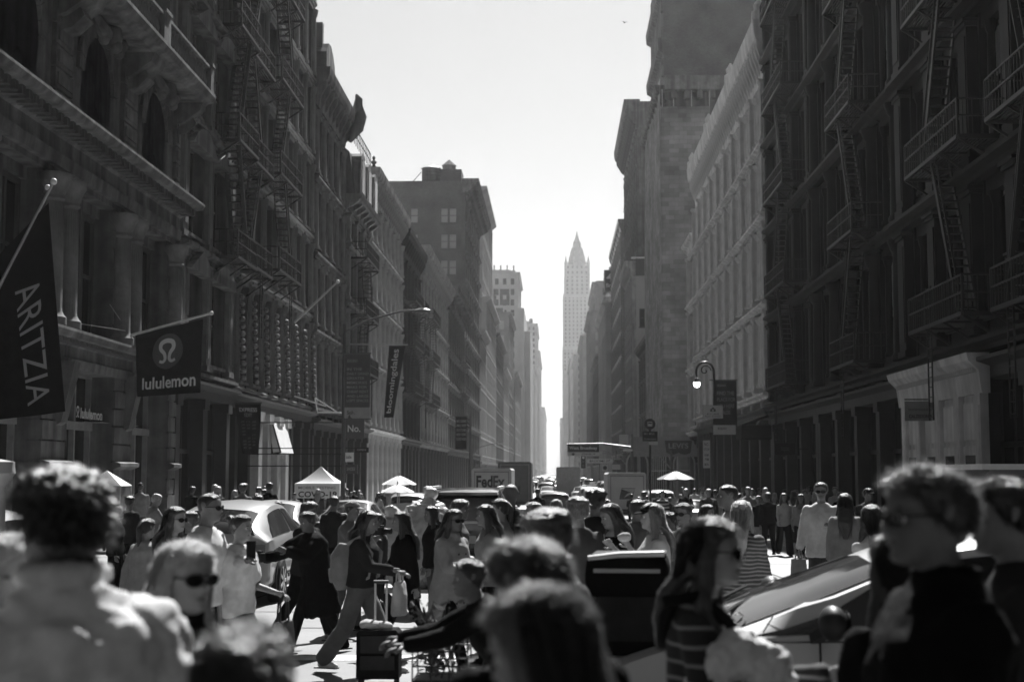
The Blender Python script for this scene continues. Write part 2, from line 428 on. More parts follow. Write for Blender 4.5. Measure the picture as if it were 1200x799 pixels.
    if ch:
        z = zt
        b.profile('cornice', tm, [(-.5, z), (.12, z), (.16, z + ch * .12), (.2, z + ch * .5), (cp * .45, z + ch * .58), (cp * .9, z + ch * .66), (cp, z + ch * .8), (cp * 1.05, z + ch), (-.5, z + ch)], -.03, L + .03)
        if brk:
            mb = MB(); bwid = .22 if brk < 3 else .16
            mb.prism([(-s * .12, ch * .08), (-s * (cp * .35), ch * .18), (-s * cp * .8, ch * .5), (-s * cp * .8, ch * .63), (-s * .12, ch * .63)], 'y', -bwid / 2, bwid / 2)
            bm_ = mb.mesh('bracket', tm); n = nb * brk
            for i in range(n + 1): link('bracket', bm_, b.root, (0, .2 + (L - .4) * i / n, z))
    if parapet:
        b.part('parapet', tm, (-.5, .1, .1, L - .1, top, top + parapet))
    # shop fronts
    if ground:
        g = ground; c = MB(); q = .26
        b.bx(c, -.5, .12, -q, q, base, g - .5); b.bx(c, -.5, .18, -q - .06, q + .06, base, -.9 if y0 > 60 else .35); b.bx(c, -.5, .2, -q - .07, q + .07, g - .85, g - .5)
        cm = c.mesh('storefront_column', M[shop])
        for i in range(nb + 1): link('storefront_column', cm, b.root, (0, .3 + (L - .6) * i / nb, 0))
        b.profile('storefront_cornice', M[shop], [(-.55, g - .5), (.16, g - .5), (.2, g - .2), (.55, g - .08), (.55, g + .02), (.1, g + .1), (-.55, g + .1)], 0.02, L - .02)
        gw = (L - .6) / nb - 2 * q
        gm = MB(); b.bx(gm, -.5, -.42, -gw / 2, gw / 2, -.9, g - .55); gm = gm.mesh('shop_window', M[glass])
        fm = MB(); b.bx(fm, -.42, -.32, -gw / 2, gw / 2, base, -.2 if y0 > 50 else .5); b.bx(fm, -.42, -.34, -gw / 2, gw / 2, 2.5, 2.65)
        for e in (-.5, -.17, .17, .5): b.bx(fm, -.42, -.36, gw * e - .04, gw * e + .04, -.2, g - .55)
        fm = fm.mesh('frame', M[shop])
        for i in range(nb):
            o = link('shop_window', gm, b.root, (0, .3 + (L - .6) * (i + .5) / nb, 0)); link('frame', fm, o)
    for e in esc: escape(b, e[0], e[1], e[2], flip=e[3] if len(e) > 3 else 0, drop=(len(e) < 5))
    return b

def facewin(b, xs, zs, w, h, fr='frame', glass='glass_far', y=-.005, kind=None):
    """sash windows on the wall that faces up the street (world -y); xs are distances inwards from the street front"""
    mb = MB(); f = .1
    mb.box(-w / 2, -w / 2 + f, -.06, 0, 0, h); mb.box(w / 2 - f, w / 2, -.06, 0, 0, h); mb.box(-w / 2 + f, w / 2 - f, -.06, 0, 0, f); mb.box(-w / 2 + f, w / 2 - f, -.06, 0, h - f, h)
    mb.box(-w / 2 + f, w / 2 - f, -.05, 0, h / 2 - .05, h / 2 + .05); mb.box(-w / 2 - .1, w / 2 + .1, -.12, 0, -.14, -.001)
    wm = mb.mesh('window', M[fr]); pm = MB().box(-w / 2 + .04, w / 2 - .04, -.03, -.02, .04, h - .04).mesh('pane', M[glass])
    for x in xs:
        for z in zs:
            o = link('window', wm, b.root, (b.s * x, y, z)); link('pane', pm, o)

M['win_sky'] = mat('painted_sky_pane', .34, .4, .2, .7)  # pale pane colour painted in for sky brightness in the glass
# ---------------------------------------------------------------- LEFT SIDE
# limestone store at the near left corner: shop front, fluted bay, dentilled cornice, arched storey, balcony
b = Bld(-1, 18, 46.2, 'carved limestone store with arched windows and stone balcony behind the two hanging flags')
st = M['stone']; L = b.L
b.part('wall', st, (-12, -.9, .005, L - .005, -.3, 31.5))
b.part('roof', M['roof'], (-12, -1, .2, L - .2, 31.5, 31.6))
bays = 5; bwid = L / bays; pw = 1.7
# ground storey
for i in range(bays + 1):
    y = i * bwid; y0_, y1_ = max(0, y - pw / 2), min(L, y + pw / 2)
    for k in range(9):           # rusticated blocks
        z = .13 + k * .5
        o = b.part('stone_block', st, (-.9, .1 + .03 * (k % 2), y0_, y1_, z + .02, z + .48))
    b.part('pier_core', st, (-.9, .05, y0_ + .02, y1_ - .02, -.3, 4.65))
    b.profile('pier_base', st, [(-.2, -.2), (.35, -.2), (.35, .3), (.25, .4), (-.2, .4)], y0_ - .04, y1_ + .04)
    b.profile('pier_capital', st, [(.1, 1.9), (.34, 2.0), (.34, 2.1), (.1, 2.16)], y0_ - .05, y1_ + .05)
gw = bwid - pw
for i in range(bays):
    y0_ = i * bwid + pw / 2; yc = y0_ + gw / 2
    o = b.part('shop_window', M['glass'], (-.78, -.7, y0_, y0_ + gw, .3, 4.6))
    fr = MB()
    for e in (0, .33, .66, 1): b.bx(fr, -.7, -.55, y0_ + gw * e - (0 if e == 0 else .05 if e < 1 else .1), y0_ + gw * e + (.1 if e == 0 else .05 if e < 1 else 0), .2, 4.6)
    b.bx(fr, -.7, -.5, y0_, y0_ + gw, 3.0, 3.22); b.bx(fr, -.7, -.5, y0_, y0_ + gw, .15, .55); b.bx(fr, -.7, -.54, y0_, y0_ + gw, 4.45, 4.62)
    fr.build('frame', M['frame_lit_pane'], o)
    # carved console with oval boss beside each shop window
    cm = MB(); cm.prism([(-b.s * .1, 3.0), (-b.s * .25, 3.1), (-b.s * .5, 4.3), (-b.s * .55, 4.6), (-b.s * .1, 4.6)], 'y', y0_ - .75, y0_ - .3); cm.build('console', st, b.root)
def entab(z, dep, tall, name='cornice', dent=.34, m=None):
    b.profile(name, m or st, [(-.9, z - tall), (.16, z - tall), (.2, z - tall * .72), (.14, z - tall * .7), (.14, z - tall * .36), (.24, z - tall * .3), (.3, z - .2), (dep * .9, z - .14), (dep, z - .02), (dep, z + .05), (.0, z + .12), (-.9, z + .12)], .01, L - .01)
    dm = MB(); b.bx(dm, .2, dep * .72, 0, dent * .5, z - tall * .32, z - .15); dm = dm.mesh('dentil', m or st)
    n = int(L / dent)
    for i in range(min(n, 290)): link('dentil', dm, b.root, (0, .05 + i * dent, 0))
entab(5.35, .6, .85, dent=.2)
# bay storey with fluted columns and tall windows
z0, z1 = 5.45, 9.2
cmb = MB(); n = 20; prof = [(.36, 0), (.36, .2), (.3, .26), (.28, .34)]
cmb.lathe([(.4, 0), (.4, .18), (.34, .24), (.29, .34), (.28, 1.6), (.24, 3.05), (.3, 3.12), (.27, 3.2), (.38, 3.5), (.44, 3.58), (.44, 3.75)], (-b.s * .12, 0, 0), 20)
for k in range(14):
    t = math.pi * (k / 13) - math.pi / 2
    cmb.tube([(-b.s * (.12 + .275 * math.cos(t)), .275 * math.sin(t), .4), (-b.s * (.12 + .24 * math.cos(t)), .24 * math.sin(t), 3.0)], .018, 5)
colm = cmb.mesh('fluted_column', st, True)
for i in range(bays + 1):
    y = i * bwid; y0_, y1_ = max(0, y - pw / 2), min(L, y + pw / 2)
    for k in range(7): b.part('stone_block', st, (-.9, -.02 + .03 * (k % 2), y0_, y1_, z0 + k * .54 + .02, z0 + k * .54 + .52))
    b.part('pier_core', st, (-.9, -.06, y0_ + .02, y1_ - .02, z0, z1 + .1))
    if y0_ > .5: link('fluted_column', colm, b.root, (0, y0_ + .3, z0))
    if y1_ < L - .5: link('fluted_column', colm, b.root, (0, y1_ - .3, z0))
wm = win_mesh(gw * .47, 3.4, -1, M['frame'], 2, 2, .12, .14); pm_ = pane_mesh(gw * .47, 3.4, -1, M['glass'])
for i in range(bays):
    y0_ = i * bwid + pw / 2
    for e in (.24, .76):
        o = link('window', wm, b.root, (-b.s * -.7, y0_ + gw * e, z0 + .15)); link('pane', pm_, o)
    b.part('mullion', st, (-.8, -.3, y0_ + gw * .48, y0_ + gw * .52, z0, z1))
    b.part('spandrel', st, (-.9, -.45, y0_, y0_ + gw, z1 - .2, z1 + .3))
b.part('frieze', st, (-.9, .0, .01, L - .01, z1 + .1, 9.75))
entab(10.6, .95, 1.15, dent=.42)
# arched storey
za, zs, zt = 10.75, 12.4, 14.0
for i in range(bays):
    yc = (i + .5) * bwid; r = 1.25; y0_, y1_ = i * bwid, (i + 1) * bwid
    poly = [(y0_ + .005, za), (yc - r, za), (yc - r, zs)] + [(yc - r * math.cos(math.pi * k / 14), zs + r * math.sin(math.pi * k / 14)) for k in range(1, 14)] + [(yc + r, zs), (yc + r, za), (y1_ - .005, za), (y1_ - .005, zt + .05), (y0_ + .005, zt + .05)]
    mb = MB(); n = len(poly)
    vs = [(-b.s * -.9, p[0], p[1]) for p in poly] + [(-b.s * .0, p[0], p[1]) for p in poly]
    mb.add(vs, [(k, k + n, (k + 1) % n + n, (k + 1) % n) for k in range(n)])
    o = mb.build('arched_wall', st, b.root)
    bm = bmesh.new(); bm.from_mesh(o.data); bm.verts.ensure_lookup_table()
    f1 = bm.faces.new([bm.verts[k] for k in range(n, 2 * n)]); bmesh.ops.triangulate(bm, faces=[f1]); bmesh.ops.recalc_face_normals(bm, faces=bm.faces); bm.to_mesh(o.data); bm.free()
    o2 = b.part('window', M['glass'], (-.88, -.8, yc - r, yc + r, za, zs + r))
    fr = MB()
    for e in (-r, -.45, .36, r - .1): b.bx(fr, -.8, -.7, yc + e, yc + e + .1, za, zs + r * .8)
    for z in (za + .05, zs - .2): b.bx(fr, -.8, -.69, yc - r, yc + r, z, z + .12)
    fr.build('frame', M['frame'], o2)
    # archivolt of voussoirs and keystone
    for k in range(11):
        a0 = math.pi * k / 11 + .012; a1 = math.pi * (k + 1) / 11 - .012; q = []
        for rr in (r + .01, r + .42):
            for a in ((a0, a1) if rr < r + .1 else (a1, a0)): q.append((yc - rr * math.cos(a), zs + rr * math.sin(a)))
        mb = MB(); mb.prism([(p[0], p[1]) for p in q], 'x', *sorted((-b.s * -.02, -b.s * (.1 if k != 5 else .24)))); mb.build('voussoir', st, b.root)
    # carved keystone figure and swags under the balcony
    mb = MB(); X_ = -b.s
    mb.ball((X_ * .38, yc, 13.75), .34, 12, 8, (.9, 1, 1.2)); mb.ball((X_ * .5, yc, 13.45), .2, 10, 6)
    for q in (-1, 1):
        mb.tube([(X_ * .3, yc + q * .3, 13.9), (X_ * .42, yc + q * .62, 13.6), (X_ * .4, yc + q * .95, 13.75), (X_ * .3, yc + q * 1.2, 14.0)], [.14, .2, .17, .1], 8)
        mb.ball((X_ * .4, yc + q * .66, 13.45), .16, 8, 6)
    mb.build('carved_keystone', st, b.root, True)
for i in range(bays + 1):
    y = i * bwid; ya, yb = max(.0, y - .75), min(L, y + .75)
    for k in range(5):
        z = za + .1 + k * .56; b.part('panel_block', st, (-.0, .12, ya + .1, yb - .1, z, z + .5))
        b.part('panel_block', st, (.12, .16, ya + .22, yb - .22, z + .1, z + .4))
    b.profile('bracket', st, [(0, 13.2), (.3, 13.3), (.85, 13.7), (.95, 13.95), (0, 13.95)], ya + .15, yb - .15)
    b.profile('bracket', st, [(0, 12.9), (.4, 13.0), (.7, 13.3), (.6, 13.5), (0, 13.5)], ya + .4, yb - .4)
# balcony slab and balustrade
b.profile('balcony_slab', st, [(-.9, 13.96), (.9, 13.96), (1.0, 14.05), (1.15, 14.08), (1.25, 14.22), (1.25, 14.32), (-.9, 14.32)], .005, L - .005)
bal = MB(); bal.lathe([(.09, 0), (.09, .08), (.05, .12), (.1, .3), (.06, .5), (.05, .62), (.09, .68), (.09, .76)], n=8); bal = bal.mesh('baluster', st, True)
for i in range(bays + 1):
    y = i * bwid; ya, yb = max(.0, y - .35), min(L, y + .35)
    b.part('pedestal', st, (.65, 1.15, ya, yb, 14.34, 15.25)); b.part('pedestal_cap', st, (.6, 1.2, ya, yb, 15.25, 15.36))
nb_ = int(L / .3)
for i in range(nb_):
    y = (i + .5) * .3
    if abs((y / bwid) - round(y / bwid)) * bwid > .42: link('baluster', bal, b.root, (-b.s * .95, y, 14.4))
b.part('plinth_rail', st, (.8, 1.1, .05, L - .05, 14.322, 14.4)); b.part('top_rail', st, (.78, 1.12, .05, L - .05, 15.16, 15.247))
# upper storeys
wm = win_mesh(1.5, 3.2, -1, M['frame'], 2, 2); pm_ = pane_mesh(1.5, 3.2, -1, M['glass'])
for fz in (15.3, 20.2, 25):
    for i in range(bays):
        for e in (.32, .68):
            o = link('window', wm, b.root, (-b.s * -.86, (i + e) * bwid, fz)); link('pane', pm_, o)
    for i in range(bays * 2 + 1):
        y = min(L - .5, max(.5, i * bwid / 2)); b.part('pier', st, (-.9, -.45 if i % 2 else -.1, y - .5, y + .5, fz - 1.2, fz + 3.6))
    b.profile('string_course', st, [(-.9, fz + 3.4), (0, fz + 3.4), (.3, fz + 3.7), (.3, fz + 3.85), (-.9, fz + 3.9)], .01, L - .01)

lvl = lambda a, h, n: [a + h * i for i in range(n)]
# next door: brownstone with pedimented windows and a fire escape
b = front(-1, 46.2, 54.0, 33, 'tall brownstone front with paired windows between the carved limestone store and the iron front',
      lvl(5.1, 4.3, 6), 2, 'stone_dark', pw=.9, cols=2, rows=2, pil=.2, course=.42, cornice=(.9, 1.2), esc=[(4.4, 7.7, lvl(9.6, 4.3, 5), 1, 1)], ground=4.9)
for j in range(5):      # alternating segmental and triangular pediments
    for i in range(2):
        yc = .9 + (b.L - .9) / 2 * (i + .5) - .45; z = 9.1 + 4.3 * j - .45
        if (i + j) % 2: prof = [(yc - 1.7, z), (yc - 1.2, z + .42), (yc - .6, z + .66), (yc, z + .74), (yc + .6, z + .66), (yc + 1.2, z + .42), (yc + 1.7, z)]
        else: prof = [(yc - 1.7, z), (yc, z + .8), (yc + 1.7, z)]
        mb = MB(); mb.prism(prof, 'x', *sorted((-b.s * .0, -b.s * .42))); mb.build('pediment', M['stone_dark'], b.root)
# the dark cast-iron front with columns and two stacks of fire escapes
b = front(-1, 54.0, 74, 35, 'iron front',
      [5.1, 9.9] + lvl(14.1, 4.2, 5), 8, 'iron_facade', X=12.85, pw=.55, sp=.8, cols=2, rows=2, colon=0, pil=.3, course=.2, cornice=(1.3, 1.8), round_pil=True, ground=4.9, shop='iron_dark',
      esc=[(.3, 4.6, lvl(9.9, 4.2, 6), 0), (6.2, 11.4, lvl(10.5, 4.2, 6), 1)])
b.root['label'] = 'very tall dark iron front with two stacks of fire escapes, beyond the brownstone'
for i in range(9):      # fluted scrolls sloping out over the shop storey
    y = .3 + (b.L - .6) * i / 8; mb = MB()
    for k in range(12): mb.ball((.35 - .012 * k, y, 5.6 + k * .3), .15, 8, 4, (1, 1, .8))
    mb.build('beaded_column', M['iron_facade'], b.root, True)
# ornate narrow building
b = front(-1, 74, 84.4, 23.4, 'narrow brownstone front with a carved scroll at its cornice, next to the tall iron front',
      lvl(5.1, 4.1, 4), 4, 'stone_dark', X=12.75, pw=.7, pil=.2, course=.3, cornice=(.8, 2.0), brk=2, round_pil=True, esc=())
mb = MB(); mb.prism([(.2, 23.4), (.2, 24.3), (.8, 24.9), (1.6, 25.0), (2.4, 24.7), (3.0, 24.2), (3.2, 23.4)], 'x', -.6, .6); mb.build('roof_pediment', M['stone_dark'], b.root)
MB().box(-.1, .3, .5, .9, 24.6, 26.0).build('roof_post', M['stone_dark'], b.root)
mb = MB(); mb.tube([(.5, 9.6, 21.6), (.95, 9.8, 22.4), (1.05, 10.0, 23.2), (.9, 10.1, 23.9), (.95, 10.1, 24.3), (.8, 10.1, 24.6)], [.15, .35, .42, .3, .24, .08], 9); mb.build('carved_scroll', M['stone_dark'], b.root, True)

# mansard with scalloped dormers
b = front(-1, 84.4, 94, 18.6, 'dark mansard building with round-headed dormers and roof railing, left of the pale corniced building',
      lvl(4.9, 3.5, 4), 3, 'iron_facade', pw=.7, pil=.2, course=.3, cornice=(.9, .9), brk=2, esc=[(1.5, 7.5, lvl(7.9, 3.5, 3), 0)])
mb = MB(); mb.prism([(.5, 18.6), (.1, 21.2), (-.8, 22.0), (-9, 22.0), (-9, 18.6)], 'y', .1, b.L - .1); mb.build('mansard_roof', M['dgrey'], b.root)
for i in range(3):
    yc = 1.7 + i * 3.1; mb = MB(); mb.prism([(yc - 1.1, 18.6), (yc - 1.1, 20.3)] + [(yc - 1.1 * math.cos(math.pi * k / 8), 20.3 + 1.1 * math.sin(math.pi * k / 8)) for k in range(1, 8)] + [(yc + 1.1, 20.3), (yc + 1.1, 18.6)], 'x', -.3, .75)
    d_ = mb.build('dormer', M['stone_dark'], b.root); MB().box(.75, .78, yc - .6, yc + .6, 18.9, 20.9).build('pane', M['glass'], d_)
mb = MB()
for i in range(14): mb.bar((.2, .2 + i * .7, 22), (.2, .2 + i * .7, 23.1), .04)
mb.bar((.2, .2, 23.1), (.2, 9.3, 23.1), .05); mb.bar((.2, .2, 22.6), (.2, 9.3, 22.6), .04)
for i in range(8): mb.bar((.2 - i * .8, .2, 22), (.2 - i * .8, .2, 23.1), .04)
mb.bar((.2, .2, 23.1), (-5.6, .2, 23.1), .05); mb.build('roof_railing', M['escape'], b.root)
# pale building
b = front(-1, 94, 114.5, 22.3, 'pale stone front with tall half columns and a deep bracketed cornice, behind the bloomingdales banner',
      [4.6, 9.0, 13.2, 17.2], 7, 'stone_light', pw=.8, pil=.25, course=.3, cornice=(.8, 1.9), brk=3, round_pil=True, party='stone_light', shop='iron_white')
mb = MB(); mb.lathe([(.2, 0), (.2, .15), (.08, .25), (.22, .45), (.06, .6), (.12, .75), (.02, .9)], (.3, .6, 22.3)); mb.build('finial', M['stone_dark'], b.root)
b = front(-1, 114.5, 130, 21.7, 'dark iron front with fire escapes and deep projecting cornice, just past the pale corniced building',
      [4.3, 8.2, 12, 15.8], 5, 'black_facade', pw=.6, pil=.2, course=.35, cornice=(.8, 2.0), brk=2, esc=[(2, 9, [8.4, 12.2, 16], 0), (11, 15, [8.4, 12.2, 16], 1)])
b = front(-1, 130, 164, 22.8, 'long pale building with a sloping bright cornice in front of the brick tower',
      [4.3, 8.3, 12.3, 16.3], 9, 'stone', pw=.9, pil=.2, course=.4, cornice=(1.0, 2.0), brk=2, esc=[(4, 12, [8.3, 12.3, 16.3], 0)], trim='stone_light')
b = front(-1, 164, 198, 23.5, 'dark brick building with bay cornice directly below the brick tower',
      [4.0, 8, 12, 16], 8, 'brick_dark', pw=1.0, pil=.0, course=.3, cornice=(1.3, 1.6), brk=1, trim='stone_dark', esc=[(20, 30, [8, 12, 16], 0)])
# brick tower with water tank
b = front(-1, 198, 237, 43.2, 'big brown brick tower with paired side windows, water tank on its roof',
      lvl(4, 4.1, 9), 8, 'brick', pw=1.4, pil=0, course=.35, cornice=(1.8, 2.0), brk=2, depth=22, party='brick', trim='stone', glass='glass_far')
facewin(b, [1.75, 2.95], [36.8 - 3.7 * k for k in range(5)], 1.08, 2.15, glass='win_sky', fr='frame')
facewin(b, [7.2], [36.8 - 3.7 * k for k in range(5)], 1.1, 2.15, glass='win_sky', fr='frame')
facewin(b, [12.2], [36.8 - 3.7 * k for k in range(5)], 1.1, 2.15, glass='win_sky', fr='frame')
b.part('stair_bulkhead', M['brick_dark'], (-3.6, -.6, .4, 5, 42.8, 44.6))
t = thing('water_tank', 'round wooden water tank on iron legs standing on the roof of the brick tower', 'water tank', (-XL - 5.3, 203, 42.92)); t.scale = (1, 1, .56)
mb = MB()
for k in range(26):
    a = 2 * math.pi * k / 26; a2 = a + 2 * math.pi / 26 * .9
    q = [(1.35 * math.cos(a), 1.35 * math.sin(a)), (1.35 * math.cos(a2), 1.35 * math.sin(a2)), (1.28 * math.cos(a2), 1.28 * math.sin(a2)), (1.28 * math.cos(a), 1.28 * math.sin(a))]
    mb2 = MB(); mb2.prism(q, 'z', 1.5, 4.9); mb2.build('stave', M['stone_dark'], t)
mb.lathe([(1.27, 1.5), (1.27, 4.8)], n=20); mb.build('barrel', M['dgrey'], t)
MB().lathe([(1.5, 4.9), (1.4, 5.0), (.8, 5.5), (.15, 5.8), (.1, 6.0)], n=20).build('tank_roof', M['grey'], t)
for z in (2, 2.8, 3.6, 4.4): MB().lathe([(1.37, z), (1.38, z + .03), (1.37, z + .06)], n=26).build('hoop', M['escape'], t)
for sx in (-1, 1):
    for sy in (-1, 1): MB().bar((sx * .9, sy * .9, -.02), (sx * .9, sy * .9, 1.5), .14).build('leg', M['escape'], t)
mb = MB(); mb.bar((-1.1, -1.1, 1.44), (1.1, -1.1, 1.44), .1); mb.bar((-1.1, 1.1, 1.44), (1.1, 1.1, 1.44), .1); mb.bar((-3.4, -.2, 0), (-1.4, -.2, 4), .1); mb.build('support_frame', M['escape'], t)

def far(side, X, y0, y1, z, label, m='stone', nf=8, nw=8, cw=6, cz=None, cornice=1.0, depth=25, fh=3.8, facew=0, name='distant_building', faced=.55, glass='glass_far', setback=()):
    """distant block: shaft, cornice, joined window openings on the street front and on the end wall"""
    b = Bld(side, y0, y1, label, X, name=name, group='buildings far down the avenue'); L = b.L
    mm = M[m]
    b.part('wall', mm, (-depth, 0, 0, L, -1.2, z))
    b.profile('cornice', mm, [(-.5, z - .8), (.15, z - .8), (cornice, z - .1), (cornice, z + .25), (-depth - .2, z + .25), (-depth - .2, z - .01), (-.5, z - .01)], -.3, L + .1)
    nf = max(2, int((z - 4) / fh)); w_ = MB(); sl_ = MB(); n = max(2, int(L / 3.2))
    for j in range(nf):
        zz = 4.2 + j * (z - 5.2) / nf; h = (z - 5.2) / nf * .58
        for i in range(n):
            y = L * (i + .5) / n; b.bx(w_, -.2, .03, y - .75, y + .75, zz + .5, zz + .5 + h)
            b.bx(sl_, 0, .16, y - .9, y + .9, zz + .3, zz + .48)
        if j % 2 == 0: b.bx(sl_, 0, .22, .01, L - .01, zz + h + .9, zz + h + 1.15)
        if facew:
            nn = int(facew / 2.9)
            for i in range(nn):
                x = 1.2 + i * 2.9; x_ = b.s * (x); w_.box(*sorted((x_, x_ + b.s * 1.3)), -.04, .2, zz + .5, zz + .5 + h)
                sl_.box(*sorted((x_ - b.s * .15, x_ + b.s * 1.45)), -.14, .0, zz + .3, zz + .48)
    if n > 1:
        for i in range(n + 1):
            y = min(L - .36, max(.36, L * i / n)); b.bx(sl_, 0, .18, y - .35, y + .35, 3.6, z - .9)
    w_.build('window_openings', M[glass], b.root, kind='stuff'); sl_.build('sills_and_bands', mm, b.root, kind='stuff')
    if name != 'street_building':
        for q in range(2):
            ya = L * rw.uniform(.05, .7); xa = rw.uniform(1.5, 6); b.part('roof_bulkhead', mm, (-xa - rw.uniform(2, 5), -xa, ya, ya + rw.uniform(3, 7), z + .25, z + rw.uniform(2, 4.5))) if depth > 5 else None
        if depth > 5 and rw.random() < .6:
            yt = L * rw.uniform(.1, .6); xt = -b.s * -rw.uniform(3, 7); MB().lathe([(1.3, 1.8), (1.3, 4.8), (1.45, 4.85), (.1, 6)], (xt, yt, z + .24), 10).build('roof_tank', M['h_dark'], b.root)
            mb = MB(); [mb.bar((xt + sx * .8, yt + sy * .8, z + .24), (xt + sx * .8, yt + sy * .8, z + 2.1), .16) for sx in (-1, 1) for sy in (-1, 1)]; mb.build('tank_legs', M['h_dark'], b.root)
    b.part('shop_row', M['dgrey'], (-.2, .12, .3, L - .3, -1.1, 3.2)); b.part('shop_band', M['grey'], (-.2, .4, .2, L - .2, 3.2, 3.6))
    return b
H_ = M
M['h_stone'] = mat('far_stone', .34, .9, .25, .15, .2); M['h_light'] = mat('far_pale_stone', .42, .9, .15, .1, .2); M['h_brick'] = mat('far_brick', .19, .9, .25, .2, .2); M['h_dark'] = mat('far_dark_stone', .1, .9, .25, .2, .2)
far(-1, 12.5, 237, 257.5, 25.5, 'pale low block just beyond the brick tower on the left side', 'h_light')
far(-1, 12.5, 258, 300, 33.5, 'light stone block with a projecting cornice beyond the brick tower', 'h_light', depth=.75, cw=.4)
far(-1, 13.3, 258.1, 299.9, 54, 'tall ribbed tower standing set back right behind the brick tower', 'h_stone', facew=15)
far(-1, 12.5, 300.1, 345, 31, 'dark narrow-windowed block in front of the ribbed tower', 'h_dark', facew=3)
far(-1, 12.5, 345, 385, 27, 'white low block left of the traffic, before the gridded dark block', 'h_light')
far(-1, 12.5, 385, 430, 45, 'dark gridded office block below the stepped white tower', 'h_brick', facew=24, glass='frame_lit_pane')  # openings painted pale to look like lit windows
far(-1, 12.0, 430, 500, 32, 'mid-height grey block below the stepped white tower', 'h_stone')
b = far(-1, 13.5, 520, 570, 75, 'stepped white tower with a crown of round-headed openings, left of the sky gap', 'h_light', facew=24)
b.part('setback', M['h_light'], (-1, 2.4, .5, 60, -1, 62)); b.part('setback', M['h_light'], (0, 4.6, 6, 70, -1, 54))
mb = MB()
for i in range(9): mb.box(-1.2 - i * 2.4, -1.7 - i * 2.4, 1, 1.5, 75, 78)
mb.box(-22, -.8, .9, 1.6, 75.2, 76); b.part('penthouse', M['h_light'], (-20, -3, 6, 30, 75, 77)); mb.build('crown_railing', M['h_light'], b.root)
mb = MB()
for i in range(7): mb.box(-3 - i * 2.4, -4.1 - i * 2.4, -.08, .2, 63, 69)
mb.build('crown_openings', M['glass_far'], b.root, kind='stuff')
far(-1, 12, 640, 760, 48, 'grey block lower than the stepped white tower and just past it', 'h_stone')
far(-1, 11, 800, 880, 62, 'pale mid-height block halfway to the end of the left side', 'h_light')
far(-1, 12, 950, 1060, 101, 'hazy tall tower at the left edge of the sky gap', 'h_stone', facew=20)
far(-1, 11.5, 1060.2, 1250, 92, 'hazy slab directly behind the tall tower at the left edge of the gap', 'h_stone')
far(-1, 11, 1500, 1900, 70, 'faint low block at the very end of the left side', 'h_stone')

# ---------------------------------------------------------------- RIGHT SIDE
lr = lvl(5.2, 4.6, 5)
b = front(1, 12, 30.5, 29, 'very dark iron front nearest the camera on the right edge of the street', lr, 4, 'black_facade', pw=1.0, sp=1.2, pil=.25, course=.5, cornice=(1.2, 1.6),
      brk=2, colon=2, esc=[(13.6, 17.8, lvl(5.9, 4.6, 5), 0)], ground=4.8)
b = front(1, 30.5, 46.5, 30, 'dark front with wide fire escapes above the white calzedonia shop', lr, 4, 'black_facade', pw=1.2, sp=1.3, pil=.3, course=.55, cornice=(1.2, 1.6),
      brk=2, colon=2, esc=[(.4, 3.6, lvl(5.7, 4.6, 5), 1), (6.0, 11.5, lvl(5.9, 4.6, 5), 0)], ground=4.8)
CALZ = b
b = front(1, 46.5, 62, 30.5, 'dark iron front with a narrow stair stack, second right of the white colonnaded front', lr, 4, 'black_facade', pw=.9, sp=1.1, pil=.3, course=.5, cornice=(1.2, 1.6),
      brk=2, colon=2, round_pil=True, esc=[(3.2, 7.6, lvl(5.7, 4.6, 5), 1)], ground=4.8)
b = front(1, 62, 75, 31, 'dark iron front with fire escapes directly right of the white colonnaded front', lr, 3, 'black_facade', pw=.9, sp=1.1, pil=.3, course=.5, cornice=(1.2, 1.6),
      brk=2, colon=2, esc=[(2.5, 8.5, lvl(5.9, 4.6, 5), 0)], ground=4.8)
b = front(1, 75, 113.4, 26.1, 'white cast-iron front with five rows of colonnettes and a deep panelled cornice',
      [5.9, 10.7, 15.4, 19.3], 9, 'iron_white', pw=.6, sp=1.0, colon=3, pil=.42, course=.55, cornice=(.75, 3.0), brk=5, ground=5.2, shop='iron_dark', party='iron_white')
for y in (.4, 12.8, 25.4, 37.9):
    mb = MB(); mb.lathe([(.4, 0), (.4, .5), (.24, .6), (.3, .9), (.16, 1.1), (.06, 1.3)], (-.4, y, 26.1), 10); mb.build('finial', M['iron_white'], b.root)
b = front(1, 113.5, 121, 21, 'narrow pale-framed building end squeezed past the white colonnaded front', [5, 10.3, 15.6], 1, 'iron_white', pw=.6, pil=.2, course=.4, cornice=(.6, .8), brk=1)
# big scaffold-wrapped building and its neighbours
b = front(1, 142, 167, 41, 'tall building wrapped in scaffold netting at the corner past the white colonnaded front', lvl(5, 4.2, 8), 5, 'stone_dark', pw=1.2, pil=.2, course=.3, cornice=(1.2, 1.6), depth=30, party='stone_dark')
b.profile('side_cornice', M['stone'], [(.3, 40.2), (-26, 40.2), (-26, 41.6), (.3, 41.6)], -1.3, -.02)
b.part('side_panel', M['stone_light'], (-24, -8.2, -.12, -.02, 36.5, 39.6)); b.part('side_panel', M['stone'], (-23, -9, -.2, -.12, 30, 38))
for i in range(20): b.part('bracket', M['stone'], (-25.6 + i * 1.3, -25.1 + i * 1.3, -1.0, -.02, 39.4, 40.2))
net = brick_mat('scaffold_netting', .2, .1, .9, .45)
t = thing('scaffold', 'tall scaffold hung with pale netting around the corner of the wrapped building', 'scaffold', (XR, 142, 0))
